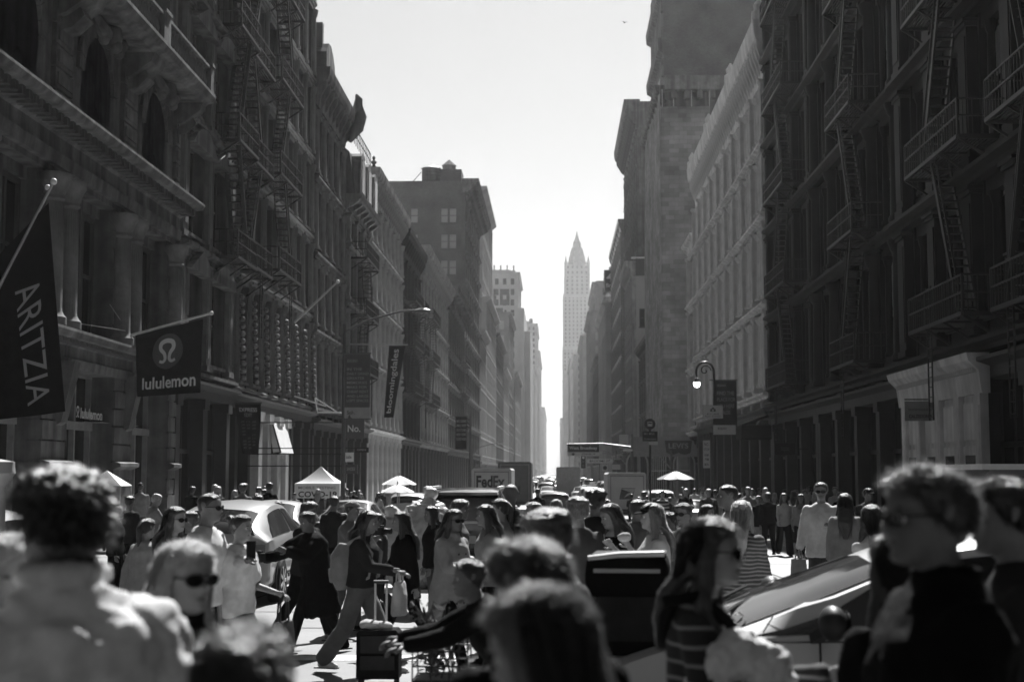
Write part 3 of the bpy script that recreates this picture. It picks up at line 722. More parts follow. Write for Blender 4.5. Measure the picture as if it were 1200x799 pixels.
def wavy(x0, y0, x1, y1, z0, z1, n=26, m=40, amp=.06, ph=0):
    vs = []; fs = []; dx, dy = x1 - x0, y1 - y0; l = math.hypot(dx, dy); nx, ny = dy / l, -dx / l
    for j in range(m + 1):
        for i in range(n + 1):
            u = i / n; v = j / m; a = amp * (math.sin(u * 31 + ph + 2 * math.sin(v * 9)) * .6 + math.sin(v * 40 + u * 7) * .5 + math.sin(u * 9 + v * 5 + ph) * 1.1)
            vs.append((x0 + dx * u + nx * a, y0 + dy * u + ny * a, z0 + (z1 - z0) * v))
    for j in range(m):
        for i in range(n): k = j * (n + 1) + i; fs.append((k, k + 1, k + n + 2, k + n + 1))
    return vs, fs
for nm, c in (('netting', (-.75, -1.0, -.75, 25, 4.5, 41.5)), ('netting', (-.75, -1.0, 4.2, -1.0, 4.5, 38.5))):
    mb = MB(); vs, fs = wavy(*c); mb.add(vs, fs); o = mb.build(nm, net, t, True); sm = o.modifiers.new('thick', 'SOLIDIFY'); sm.thickness = .03
for x, y in [(-.5, yy - .2) for yy in range(0, 27, 3)] + [(xx, -.8) for xx in (.6, 2.4, 4.2)]:
    MB().bar((x, y, -.9), (x, y, 40.5), .08).build('pole', M['metal'], t)
for z in range(2, 40, 4):
    mb = MB(); mb.bar((-.5, -.8, z), (-.5, 25, z), .07); mb.bar((-.5, -.8, z), (4.2, -.8, z), .07); mb.build('ledger', M['metal'], t)
b = front(1, 167, 190, 18, 'low building behind the scaffold corner on the right', lvl(5, 4.2, 3), 5, 'stone', pw=1.2, cornice=(.8, 1.2), party='brick_light')
b = Bld(1, 170, 192, 'huge blank brick wall of the tallest building at the upper right, above the scaffold', 13.4); b.part('wall', M['brick'], (-30, 0, 0, b.L, -1, 66))
facewin(b, [13.4], [40.5, 48.5], 2.0, 3.2, glass='glass_far')
for z in (53, 60): b.profile('cornice', M['stone_dark'], [(0, z), (.6, z + .4), (.7, z + 1.6), (0, z + 1.7)], .3, b.L)
for z in range(22, 60, 4):
    b.part('quoin', M['stone_dark'], (0, .25, .2, 1.2, z, z + 2))
b = front(1, 200, 217, 31.6, 'light rendered building with one dark window on its side wall, left of the scaffold', lvl(5, 4.4, 5), 4, 'stone_light', X=11.0, pw=1.2, cornice=(1.0, 2.2), brk=2, party='h_light', depth=24)
facewin(b, [2.2], [22.2], 2.4, 2.6); b.part('side_band', M['dgrey'], (-8, -.5, -.3, -.02, 29.5, 31.9)); b.part('top_ledge', M['white'], (-8, .1, -.5, -.02, 31.9, 32.1))
b = front(1, 217.1, 255, 59.5, 'dark tall building with a deep overhanging cornice above the light rendered building', lvl(5, 4.4, 12), 8, 'stone_dark', X=12.9, pw=1.4, cornice=(1.9, 4.5), brk=2, party='stone_dark', depth=22, glass='glass_far')
b = front(1, 255.1, 300, 47.5, 'dark mid-height building next past the deep overhanging cornice', lvl(5, 4.4, 9), 8, 'iron_facade', X=12.2, pw=1.4, cornice=(.6, 2.2), brk=1, depth=22, glass='glass_far')
far(1, 11.0, 300, 350, 37.5, 'block carrying the Broadway rooftop sign', 'h_stone', facew=8)
far(1, 11, 350, 400, 30, 'low dark block beyond the one with the rooftop sign', 'h_dark')
far(1, 10.4, 400, 455, 47, 'gridded brick block with some lit windows, right of the gothic tower', 'h_brick', facew=20, glass='frame_lit_pane')  # window light is put into the pale opening colour
far(1, 14.4, 456, 500, 63, 'flat-topped brick tower behind the rooftop sign', 'h_brick', facew=20)
far(1, 10.6, 520, 600, 52, 'grey stepped block right below the gothic tower', 'h_stone', facew=14)
far(1, 17, 600, 680, 82, 'flat dark slab immediately right of the gothic tower', 'h_dark', facew=12)
far(1, 10.6, 700, 800, 60, 'pale block in front of the base of the gothic tower', 'h_light', facew=8)
far(1, 10.4, 900, 1050, 74, 'hazy block filling the base of the gothic tower', 'h_stone', facew=12)
far(1, 8.6, 1250, 1400, 90, 'narrow hazy tower at the right edge of the sky gap', 'h_stone')
far(1, 8, 1800, 2100, 70, 'faint low block at the very end of the right side', 'h_stone')
# gothic skyscraper with a pyramid crown
G = 1450
t = thing('gothic_skyscraper', 'pale gothic skyscraper with a steep pyramid crown closing the street', 'skyscraper', (23.6, G, 0))
hs = mat('pale_terracotta', .33, .9, .15, .1, .2)
def shaft(w, z0, z1, name='shaft', n=7, corner=1.6, d=None):
    d = d or w; mb = MB(); mb.box(-w / 2, w / 2, 0, d, z0, z1)
    for i in range(n + 1):
        x = -w / 2 + w * i / n; r = .5; mb.box(x - r, x + r, -.8, 0, z0, z1)
    o = mb.build(name, hs, t)
    wn = MB(); k = max(1, int((z1 - z0) / 4.0))
    for i in range(n):
        x = -w / 2 + w * (i + .5) / n
        for j in range(k):
            z = z0 + (z1 - z0) * (j + .3) / k; wn.box(x - w / n * .2, x + w / n * .2, -.15, .1, z, z + 2.6)
    wn.build('windows', M['glass_far'], o, kind='stuff')
    # side towards the street
    mb = MB(); wn = MB()
    for i in range(n + 1):
        y = d * i / n; mb.box(-w / 2 - .8, -w / 2, y - .5, y + .5, z0, z1)
    mb.build('pier', hs, o)
shaft(29, -1, 128, 'base_shaft', 8); shaft(27.8, 128, 182, 'shaft', 7)
MB().box(-15, 15, -1.6, 30, 126, 130).build('ledge', hs, t)
shaft(25, 182, 203, 'shaft', 5); MB().box(-14.6, 14.6, -1.6, 28, 180, 183.5).build('ledge', hs, t)
shaft(23.4, 203, 214, 'crown_storey', 5); MB().box(-12.8, 12.8, -1.4, 26, 202, 204).build('ledge', hs, t)
for x in (-11.5, 11.5):
    for y in (1, 23): MB().lathe([(1.7, 200), (1.7, 215), (2.1, 215.5), (1.4, 217), (.6, 221), (.1, 224)], (x, y, 0), 8).build('pinnacle', hs, t)
mb = MB(); mb.lathe([(11.0, 212), (10.8, 216), (9.6, 218), (8.3, 224), (7.0, 229), (6.2, 231), (6.0, 232.5), (4.6, 233.5), (4.2, 238), (3.8, 239), (2.6, 241), (1.7, 244), (.9, 247), (.2, 251)], (0, 10, 0), 8); mb.build('pyramid_roof', mat('far_copper', .2, .8, .2, .2), t)
mb = MB()
for z, r in ((214, 10), (219, 8.6), (225, 7), (233.5, 4.2)):
    for k in range(8):
        a = math.pi * 2 * k / 8 + math.pi / 8; mb.lathe([(.7, z), (.7, z + 2.6), (.1, z + 4.2)], (r * math.cos(a), 10 + r * math.sin(a), 0), 4)
mb.build('dormers', hs, t, kind='stuff')

# ---------------------------------------------------------------- the street behind the camera
far(-1, 12.5, -58, -22, 34, 'stone block behind the camera on the left side', 'h_stone', name='street_building')
far(-1, 12.5, -21.5, 17.4, 36, 'brownstone block behind the camera next to the limestone store', 'h_dark', name='street_building')
far(1, 11.5, -58, -16, 33, 'brick block behind the camera on the right side', 'h_brick', name='street_building')
far(1, 11.5, -15.5, 11.5, 35, 'dark block behind the camera on the right side', 'h_dark', name='street_building')
# ================================================================ STREET FURNITURE, SIGNS, FLAGS
M['flag_txt'] = mat('banner_print', .30, .8, 0); M['txt_white'] = mat('white_lettering', .6, .6, 0); M['txt_dark'] = mat('dark_lettering', .03, .6, 0)
M['flag'] = mat('black_flag_cloth', .012, .9, .4, 5, .1, bump=.3, fine=40); M['flag2'] = mat('charcoal_flag_cloth', .022, .9, .3, 5, .1, bump=.3, fine=40)
M['banner'] = mat('grey_banner', .10, .8, .1, 3); M['banner_lt'] = mat('pale_banner', .32, .8, .1, 3)
M['pole'] = mat('street_pole_paint', .09, .45, .2, 5, .5); M['awning'] = mat('white_canvas', .72, .8, .08, 3)
M['lamp_glow'] = mat('lit_lamp_glass', .8, .3, 0, emit=3.0)
_tc = {}
def text_verts(s, bold=0.0):
    """flat text mesh normalised: returns verts (0..w, 0..1 cap height), faces"""
    if (s, bold) in _tc: return _tc[(s, bold)]
    cu = bpy.data.curves.new('t', 'FONT'); cu.body = s; cu.resolution_u = 3; cu.offset = bold
    o = bpy.data.objects.new('t', cu); COL.objects.link(o); dg = bpy.context.evaluated_depsgraph_get(); dg.update()
    me = bpy.data.meshes.new_from_object(o.evaluated_get(dg)); vs = [v.co.copy() for v in me.vertices]; fs = [tuple(p.vertices) for p in me.polygons]
    bpy.data.objects.remove(o); bpy.data.meshes.remove(me)
    x0 = min(v.x for v in vs); x1 = max(v.x for v in vs); y0 = min(v.y for v in vs); y1 = max(v.y for v in vs); h = y1 - y0
    r = ([((v.x - x0) / h, (v.y - y0) / h) for v in vs], fs, (x1 - x0) / h); _tc[(s, bold)] = r; return r
def text_uv(mapf, s, u0, u1, v0, v1, m, parent, name='lettering', rot=0, bold=.012, lift=.012, split=True):
    """print s on a surface; mapf(u, v, lift)->point. Box in uv. rot=0 upright, -90 reads downwards, 90 reads upwards"""
    vs, fs, w = text_verts(s, bold); out = []
    for x, y in vs:
        a = x / w; b_ = y
        if rot == 0: u, v = u0 + (u1 - u0) * a, v0 + (v1 - v0) * b_
        elif rot == -90: u, v = u0 + (u1 - u0) * b_, v1 - (v1 - v0) * a
        else: u, v = u1 - (u1 - u0) * b_, v0 + (v1 - v0) * a
        out.append(mapf(u, v, lift))
    me = bpy.data.meshes.new(name); me.from_pydata([tuple(p) for p in out], [], fs); me.materials.append(m)
    return link(name, me, parent)
def quadmap(TL, TR, BL, BR, n=(0, -1, 0), wave=None):
    TL, TR, BL, BR, n = map(Vector, (TL, TR, BL, BR, n))
    def f(u, v, lift=0):
        p = (BL * (1 - u) + BR * u) * (1 - v) + (TL * (1 - u) + TR * u) * v
        return p + n * (lift + (wave(u, v) if wave else 0))
    return f
def cloth(mapf, name, m, parent, nu=24, nv=24, th=.008):
    mb = MB(); vs = []; fs = []
    for l in (0, -th):
        for j in range(nv + 1):
            for i in range(nu + 1): vs.append(mapf(i / nu, j / nv, l))
    N = (nu + 1) * (nv + 1)
    for j in range(nv):
        for i in range(nu):
            k = j * (nu + 1) + i; fs += [(k, k + 1, k + nu + 2, k + nu + 1), (k + N, k + nu + 1 + N, k + nu + 2 + N, k + 1 + N)]
    for i in range(nu): 
        for a in (0, nv * (nu + 1)): fs.append((a + i, a + i + N, a + i + 1 + N, a + i + 1))
    for j in range(nv):
        for a in (0, nu): k = j * (nu + 1) + a; fs.append((k, k + nu + 1, k + nu + 1 + N, k + N))
    mb.add(vs, fs); return mb.build(name, m, parent, True)
def sub(v, o): return Vector(v) - Vector(o)
def omega(mapf, cu, cv, ru, rv, m_disc, m_om, parent, lift=.012):
    if m_disc:
        vs = [mapf(cu + ru * math.cos(2 * math.pi * k / 36), cv + rv * math.sin(2 * math.pi * k / 36), lift) for k in range(36)]
        MB().add(vs, [tuple(range(36))]).build('emblem_disc', m_disc, parent)
    pts = []
    path = [(-.52, -.5), (-.3, -.58), (-.14, -.42), (-.2, -.1), (-.42, .18), (-.36, .48), (0, .6), (.36, .48), (.42, .18), (.2, -.1), (.14, -.42), (.3, -.58), (.52, -.5)]
    L_ = []
    for i in range(len(path) - 1):
        for t in range(4):
            p0 = path[max(0, i - 1)]; p1 = path[i]; p2 = path[i + 1]; p3 = path[min(len(path) - 1, i + 2)]; t_ = t / 4
            L_.append(tuple(.5 * (2 * p1[q] + (p2[q] - p0[q]) * t_ + (2 * p0[q] - 5 * p1[q] + 4 * p2[q] - p3[q]) * t_ ** 2 + (3 * p1[q] - p0[q] - 3 * p2[q] + p3[q]) * t_ ** 3) for q in (0, 1)))
    L_.append(path[-1]); vs = []; fs = []
    for i, p in enumerate(L_):
        a = L_[max(0, i - 1)]; c = L_[min(len(L_) - 1, i + 1)]; dx, dy = c[0] - a[0], c[1] - a[1]; l = math.hypot(dx, dy) or 1
        w = .095 * (1.1 - .25 * math.cos(i / len(L_) * 2 * math.pi)); nx, ny = -dy / l * w, dx / l * w
        vs += [mapf(cu + ru * (p[0] + nx), cv + rv * (p[1] + ny), lift * 1.6), mapf(cu + ru * (p[0] - nx), cv + rv * (p[1] - ny), lift * 1.6)]
    fs = [(2 * i, 2 * i + 1, 2 * i + 3, 2 * i + 2) for i in range(len(L_) - 1)]
    MB().add(vs, fs).build('emblem', m_om, parent)

# --- black shop flag with rotated letters
Y = 28.0; org = onx(-218, 480, -XL); base = Vector((-XL, Y, at(-150, 420, Y).z))
t = thing('shop_flag', 'long black flag reading ARITZIA down its length, on an angled pole', 'flag', base)
wf = lambda u, v: .05 * math.sin(u * 7 + v * 2) * (1.1 - v) + .008 * math.sin(u * 17 + v * 5)
mf = quadmap(*[at(x, y, Y) - base for x, y in ((-52, 352), (57, 238), (-28, 495), (77, 482))], wave=wf)
cloth(mf, 'flag_cloth', M['flag'], t, 30, 30)
text_uv(mf, 'ARITZIA', .585, .845, .055, .715, M['flag_txt'], t, rot=-90, bold=.0, lift=.03)
p0, p1 = at(-218, 500, Y) - base, at(63, 213, Y) - base; p0.x = 0
MB().tube([p0, p1], [.045, .03], 10).build('flag_pole', M['metal'], t, True); MB().ball(p1, .07).ball(p1 + Vector((-.12, 0, -.12)), .06).build('pole_ball', M['white'], t, True)
MB().tube([(0, 0, p0.z), (.25, 0, p0.z + .2)], .09, 10).build('pole_socket', M['escape'], t)
# --- lululemon flag
Y = 40.0; base = Vector((-XL, Y, at(129, 392, Y).z))
t = thing('shop_flag', 'square dark flag with a round omega emblem over the word lululemon', 'flag', base)
wf = lambda u, v: .05 * math.sin(u * 11 + v * 3) * (1.1 - v) + .02 * math.sin(v * 15 + u * 4)
mf = quadmap(*[at(x, y, Y) - base for x, y in ((159, 392), (238, 374), (161, 465), (234, 460))], wave=wf)
cloth(mf, 'flag_cloth', M['flag2'], t, 24, 24)
text_uv(mf, 'lululemon', .09, .92, .1, .285, M['txt_white'], t, bold=.02); omega(mf, .48, .64, .235, .26, M['banner'], M['txt_white'], t, lift=.035)
p0, p1 = at(129, 398, Y) - base, at(248, 367, Y) - base; p0.x = .02
MB().tube([p0, p1], [.04, .03], 8).build('flag_pole', M['metal'], t, True); MB().ball(p1, .06).build('pole_ball', M['white'], t, True)
mb = MB(); q = at(150, 388, Y) - base
mb.tube([q, Vector((0, -.6, q.z + .7))], .012, 4); mb.tube([q, Vector((0, .1, q.z - .6))], .012, 4); mb.tube([q, Vector((0, -3.0, q.z - .1))], .012, 4); mb.build('guy_wire', M['metal'], t)
# --- raised shop name on the transom of the limestone store
t = thing('shop_sign', 'small raised lululemon sign on the shop window bar of the limestone store', 'sign', (-XL - .02, 39.3, 3.22))
y0 = onx(88, 497, -XL).y; y1 = onx(119, 500, -XL).y
mf = lambda u, v, l=0: Vector((.02 + l, (y0 - 39.3) + (y1 - y0) * u, v * .36 + .02))
omega(mf, .06, .5, .09, .62, None, M['txt_white'], t); text_uv(mf, 'lululemon', .17, 1, .05, .85, M['txt_white'], t, bold=.03)
MB().box(-.5, .0, -.4, 3.2, -.0, .012).build('mounting_rail', M['metal'], t)
# --- small banner and awning at the shop under the iron front
Y = 56.0; base = Vector((-XL, Y, 3.2))
t = thing('hanging_banner', 'small dark EXPRESS EDIT banner hanging crookedly under the iron front', 'banner', base)
mf = quadmap(*[at(x, y, Y) - base for x, y in ((275, 473), (306, 473), (284, 531), (303, 533))], wave=lambda u, v: .05 * math.sin(u * 8 + v * 6))
cloth(mf, 'banner_cloth', M['flag2'], t); text_uv(mf, 'EXPRESS', .15, .85, .84, .92, M['txt_white'], t); text_uv(mf, 'EDIT', .35, .65, .74, .81, M['flag_txt'], t)
for k in range(9):
    for j in range(3):
        if rnd.random() < .75: MB().add([mf(.15 + .25 * j + a, .1 + k * .065 + c, .01) for a, c in ((0, 0), (.16, .01), (.16, .045), (0, .035))], [(0, 1, 2, 3)]).build('printed_mark', M['banner'], t)
MB().bar(at(270, 472, Y) - base, at(307, 472, Y) - base, .05).bar(Vector((0, 0, at(270, 472, Y).z - 3.2)), at(275, 472, Y) - base, .05).build('banner_pole', M['escape'], t)
Y = 60
t = thing('awning', 'white triangular canvas awning with black frame beside the crooked banner', 'awning', (-XL, Y, 3.0))
b0 = Vector((-XL, Y, 3.0)); 
mb = MB(); pts = [at(x, y, Y) - b0 for x, y in ((307, 494), (319, 494), (329, 530), (306, 533))]; back = Vector((0, 3.0, 0))
mb.add([pts[0], pts[1], pts[2], pts[3]] + [p + back for p in pts], [(0, 1, 2, 3), (1, 5, 6, 2), (0, 4, 5, 1), (3, 2, 6, 7), (4, 5, 6, 7), (0, 3, 7, 4)]); mb.build('canvas', M['awning'], t)
MB().bar(pts[1], pts[2], .06).bar(pts[0], pts[3], .05).bar(pts[0] + (pts[1] - pts[0]) * .5, pts[3] + (pts[2] - pts[3]) * .55, .12).bar(pts[3], pts[2], .06).build('frame', M['escape'], t)
# pale pilasters of that shop
for px in (289, 300, 312, 322):
    p = onx(px, 560, -XL); t_ = thing('shop_pilaster', 'pale shop pilaster %s under the iron front' % {289: 'nearest the crooked banner, leftmost of four', 300: 'second from left of four', 312: 'third from left of four, below the awning', 322: 'rightmost of four, beyond the awning'}[px], 'pilaster', (-XL, p.y, gz(p.y)))
    MB().box(.2, .55, -.35, .35, .1, 4.6).build('shaft', M['stone_light'], t_); MB().box(.18, .65, -.45, .45, 4.6, 5.0).box(.18, .62, -.42, .42, .1, .5).build('mouldings', M['stone_light'], t_)

# --- street light with long arm and banner
def mast(px_, Y, label, ytop, arm=None, cat='street light', r=.09):
    p = at(px_, 553, Y); g = ground(p.x, Y); t = thing('street_light', label, cat, (p.x, Y, g)); H = at(px_, ytop, Y).z - g
    MB().lathe([(.24, 0), (.24, .3), (.16, .5), (r * 1.1, .9), (r, 1.2), (r * .7, H)], n=12).build('pole', M['pole'], t, True)
    return t, p, g, H
t, p, g, H = mast(402, 55, 'tall street light whose long arm reaches over the road, left kerb beside the grey banner', 380)
a = [Vector((0, 0, H - .3)), Vector((.9, 0, H + .15)), Vector((2.2, 0, H + .5)), Vector((2.9, 0, H + .55))]
MB().tube(a, [.05, .045, .04, .04], 8).build('arm', M['dgrey'], t, True); MB().lathe([(.02, 0), (.14, .05), (.17, .12), (.08, .2)], (3.05, 0, H + .42), 10, 2.0, .8).build('lamp_head', M['dgrey'], t, True)
def banner(px0, py0, px1, py1, Y, label, lines, strip=None, m='banner', holder=None, tm='flag_txt', heading=None):
    c = at((px0 + px1) / 2, py0, Y); t = thing('pole_banner', label, 'banner', c); w = at(px1, py0, Y).x - at(px0, py0, Y).x; h = at(px0, py0, Y).z - at(px0, py1, Y).z
    mf = quadmap((-w / 2, 0, 0), (w / 2, 0, 0), (-w / 2, 0, -h), (w / 2, 0, -h), wave=lambda u, v: .012 * math.sin(u * 7 + v * 5))
    cloth(mf, 'banner_cloth', M[m], t, 10, 14)
    if strip:
        MB().add([mf(u, v, .008) for u, v in ((0, 0), (1, 0), (1, .17), (0, .17))], [(0, 1, 2, 3)]).build('footer_strip', M['banner_lt'], t)
        text_uv(mf, strip, .1, .5, .06, .12, M['txt_dark'], t)
    y = .93
    if heading: text_uv(mf, heading, .08, .5, .87, .92, M[tm], t); y = .8
    n = len(lines); y0 = .24; dy = (y - y0) / n
    for k, s_ in enumerate(lines):
        text_uv(mf, s_, .08, .08 + min(.86, .1 * len(s_)), y - dy * (k + .8), y - dy * (k + .2), M[tm], t)
    for z in (.03, -h - .03): MB().bar((-w / 2 - .3, 0, z), (w / 2 + .05, 0, z), .05).build('banner_arm', M['pole'], t)
    return t
banner(404.5, 415, 434, 490, 54.9, 'grey lettered banner with pale foot strip on the left street light pole', ['IN THE', 'DAILY GRIND', 'GREATER', 'MEMORIES', 'MAKE FOR', 'CHEAP RENT', 'AND LARGE', 'LOFT SPACES'], 'SoHo', heading='SOHO BWAY')
banner(534, 488, 547, 526, 88, 'dark lettered banner on a pole further along the left kerb', ['BIG IDEAS', 'SMALL SHOPS', 'OLD STONES', 'NEW VIEWS', 'GOOD WALKS'], None, 'cloth_black')
t_, p, g, H = mast(551, 88.3, 'slim street light pole holding the far dark banner on the left kerb', 484)
# NO. sign and small shop signs
Y = 57
for (x0, y0, x1, y1, lab, txt, m_, tm_) in ((404, 491, 427, 514, 'dark square sign with thin letters NO hanging below the grey banner', 'No.', 'banner', 'txt_white'),
        (404, 530, 414, 541, 'small white sign on the shop wall left of the dark doorway', 'sale', 'white', 'txt_dark'), (404, 544, 419, 555, 'grey sign band below the small white shop sign', 'SHOES', 'dgrey', 'banner_lt'), (416, 524, 432, 530, 'thin dark sign board over the dark doorway', 'OPEN', 'black', 'banner_lt')):
    c = at((x0 + x1) / 2, (y0 + y1) / 2, Y); w = (x1 - x0) * Y / F; h = (y1 - y0) * Y / F
    t = thing('shop_sign', lab, 'sign', c); MB().box(-w / 2, w / 2, 0, .08, -h / 2, h / 2).build('board', M[m_], t)
    MB().bar((-w / 2, .04, h / 3), (-XL - c.x + .1 if c.x < 0 else w / 2, .04, h / 3), .04).build('bracket', M['escape'], t)
    mf = quadmap((-w / 2, -.004, h / 2), (w / 2, -.004, h / 2), (-w / 2, -.004, -h / 2), (w / 2, -.004, -h / 2)); text_uv(mf, txt, .15, .8, .35, .7, M[tm_], t, lift=.003)
# --- vertical white-on-black department store banner
Y = 85; base = at(450, 405, Y)
t = thing('shop_banner', 'narrow black banner with bloomingdales in round white letters reading upwards', 'banner', base)
mf = quadmap(*[at(x, y, Y) - base for x, y in ((456, 405), (475, 405), (450, 489), (461, 489))], wave=lambda u, v: .03 * math.sin(v * 7))
cloth(mf, 'banner_cloth', M['flag'], t, 10, 30); text_uv(mf, 'bloomingdales', .22, .78, .06, .95, M['txt_white'], t, rot=90, bold=.01)
MB().bar(Vector((-XL - base.x, 0, .1)), at(478, 404, Y) - base, .07).build('banner_pole', M['metal'], t)
# angled bare flagpole above the grey banner
Y = 62; a0 = at(345, 378, Y); a1 = at(396, 330, Y); t = thing('flagpole', 'bare white flagpole slanting up from the iron front, no flag on it', 'flagpole', a0)
MB().tube([(0, 0, 0), a1 - a0], [.06, .04], 8).build('pole', M['metal'], t); MB().ball(a1 - a0, .09).build('ball', M['white'], t)
t = thing('shop_awning_frame', 'thin white awning frame rods over the shop doors left of the street light', 'awning frame', at(345, 465, 66)); o_ = at(345, 465, 66)
mb = MB(); q = [at(x, y, 66) - o_ for x, y in ((345, 464), (382, 476), (394, 482), (369, 466), (372, 482), (372, 483), (398, 483))]
mb.bar(q[0], q[1], .06); mb.bar(q[3], q[2], .05); mb.bar(q[5], q[6], .07); mb.bar(q[3], q[4], .04); mb.build('rods', M['white'], t); MB().bar(q[6], q[6] + Vector((0, 3, 0)), .05).build('rod', M['white'], t)

# --- bishop's crook lamp on the right kerb with its signs
Y = 75; p = at(838, 553, Y); g = ground(p.x, Y); H = at(838, 436, Y).z - g
t = thing('crook_lamp', 'ornate black bishop crook street lamp with a glowing lamp, right kerb before the white front', 'street lamp', (p.x, Y, g))
MB().lathe([(.3, 0), (.3, .4), (.22, .5), (.24, .9), (.12, 1.3), (.1, 1.6), (.08, H * .6), (.12, H * .62), (.07, H * .65), (.06, H)], n=14).build('pole', M['black'], t, True)
R_ = .46; pts = [Vector((-R_ + R_ * math.cos(a), 0, H + R_ * 1.15 * math.sin(a))) for a in [math.pi * k / 12 for k in range(13)]] + [Vector((-2 * R_ + .02, 0, H - .25))]
MB().tube(pts, [.06] * 13 + [.04], 8).build('crook', M['black'], t, True)
sp = [Vector((-R_ + (.32 - .022 * k) * math.cos(k * .55), 0, H + .08 + (.32 - .022 * k) * math.sin(k * .55))) for k in range(14)]
MB().tube(sp, .03, 6).build('scroll', M['black'], t, True)
MB().lathe([(.03, .2), (.1, .16), (.14, .05), (.22, .0), (.2, -.03)], (-2 * R_ + .02, 0, H - .5), 12).build('lamp_hood', M['black'], t, True)
MB().lathe([(.17, 0), (.19, -.1), (.13, -.24), (.03, -.28)], (-2 * R_ + .02, 0, H - .53), 12).build('lamp_globe', M['lamp_glow'], t, True)
banner(838, 446, 863, 500, 75.1, 'dark lettered banner behind the crook lamp pole', ['FIND THE', 'PLACE FOR', 'YOU HERE', 'WORLDS'], None, 'flag2', tm='banner_lt', heading='SOHO')
def plate(name, label, px0, py0, px1, py1, Y, m='white', texts=(), cat='sign', tm='txt_dark', th=.04, posts=None):
    c = at((px0 + px1) / 2, (py0 + py1) / 2, Y); w = (px1 - px0) * Y / F; h = (py1 - py0) * Y / F
    t = thing(name, label, cat, c); MB().box(-w / 2, w / 2, 0, th, -h / 2, h / 2).build('panel', M[m], t)
    MB().box(-w / 2 - .015, w / 2 + .015, .005, th + .02, -h / 2 - .015, h / 2 + .015).build('rim', M['dgrey'], t)
    mf = quadmap((-w / 2, 0, h / 2), (w / 2, 0, h / 2), (-w / 2, 0, -h / 2), (w / 2, 0, -h / 2))
    for s_, u0, u1, v0, v1 in texts: text_uv(mf, s_, u0, u1, v0, v1, M[tm], t, lift=.004)
    return t, mf, w, h
M['sign_white'] = mat('sign_white', .42, .6, .1, 4)
t, mf, w, h = plate('street_sign', 'white sign with a camera symbol on the crook lamp pole', 824, 475, 847, 490, 74.6, 'sign_white', (('BUS LANE', .2, .8, .28, .4), ('PHOTO ENFORCED', .1, .9, .1, .22)))
MB().add([mf(u, v, .005) for u, v in ((.36, .52), (.64, .52), (.64, .72), (.57, .74), (.55, .84), (.45, .84), (.43, .74), (.36, .72))], [tuple(range(8))]).build('camera_symbol', M['txt_dark'], t)
MB().add([mf(.5 + .05 * math.cos(k), .63 + .08 * math.sin(k), .008) for k in range(6)], [tuple(range(6))]).build('symbol_lens', M['sign_white'], t)
plate('street_sign', 'long pale sign strip under the dark banner at the crook lamp', 836, 498, 862, 509, 74.7, 'sign_white', (('BROADWAY', .2, .6, .5, .78),))
plate('parking_sign', 'narrow white parking sign low on the crook lamp pole', 824, 516, 832, 548, 74.5, 'sign_white', (('NO', .2, .8, .8, .92), ('STOP', .1, .9, .62, .72), ('8AM', .2, .8, .42, .52), ('7PM', .2, .8, .26, .36), ('MON', .2, .8, .08, .18)))
# --- bus stop pole with round sign
Y = 62; p = at(762, 553, Y); g = ground(p.x, Y); H = at(762, 500, Y).z - g
t = thing('bus_stop_sign', 'bus stop pole with round dark sign and route panel, left of the LEVIS sign', 'bus stop sign', (p.x, Y, g))
MB().lathe([(.14, 0), (.14, .1), (.05, .2), (.05, H)], n=10).build('pole', M['black'], t)
for r_, yy, m_ in ((.24, -.06, 'black'),):
    mb = MB(); mb.prism([(r_ * math.cos(k * math.pi / 12), H + .12 + r_ * math.sin(k * math.pi / 12)) for k in range(24)], 'y', yy, -yy * .2); mb.build('round_sign', M[m_], t)
MB().box(-.1, .1, -.075, -.065, H + .02, H + .22).build('bus_symbol', M['sign_white'], t); MB().box(-.08, .08, -.08, -.076, H + .12, H + .19).box(-.07, -.03, -.08, -.076, H + .04, H + .07).box(.03, .07, -.08, -.076, H + .04, H + .07).build('symbol_detail', M['black'], t)
MB().box(-.32, .32, -.07, -.03, H - .62, H - .2).build('route_panel', M['flag2'], t); MB().box(-.05, .34, -.07, -.04, H - .78, H - .64).build('lower_plate', M['sign_white'], t)
mf = quadmap((-.32, -.07, H - .2), (.32, -.07, H - .2), (-.32, -.07, H - .62), (.32, -.07, H - .62)); text_uv(mf, 'M1 M55', .1, .8, .65, .85, M['banner_lt'], t, lift=.006); text_uv(mf, 'Downtown', .1, .9, .15, .32, M['banner_lt'], t, lift=.006)
# --- shop sign on the right with arched frame
Y = 116; x0 = at(780, 520, Y).x; t = thing('shop_sign', 'dark LEVIS sign with a curved lower edge on a pale board over the right pavement', 'sign', (XR - .2, Y, 3.6)); bx = XR - .2
zT = at(790, 513, Y).z - 3.6; zB = at(790, 535, Y).z - 3.6; xa = at(738, 520, Y).x - bx; xb = at(811, 520, Y).x - bx + 1.0
MB().box(xa, xb, 0, .3, zB, zT + .1).build('board', M['grey'], t)
xl, xr = at(779, 520, Y).x - bx, at(811, 520, Y).x - bx; zt, zb = at(790, 516, Y).z - 3.6, at(790, 532, Y).z - 3.6
poly = [(xl, zt), (xr, zt)] + [(xr - .12 - (xr - xl - .24) * k / 12, zb + .14 - .16 * abs(math.sin(k / 12 * 2 * math.pi)) ** .7 * 1.0) for k in range(13)]
mb = MB(); mb.prism(poly, 'y', -.05, -.003); mb.build('batwing_panel', M['black'], t)
mf = quadmap((xl, -.05, zt), (xr, -.05, zt), (xl, -.05, zb), (xr, -.05, zb)); text_uv(mf, "LEVI'S", .14, .86, .42, .82, M['banner_lt'], t, lift=.01)
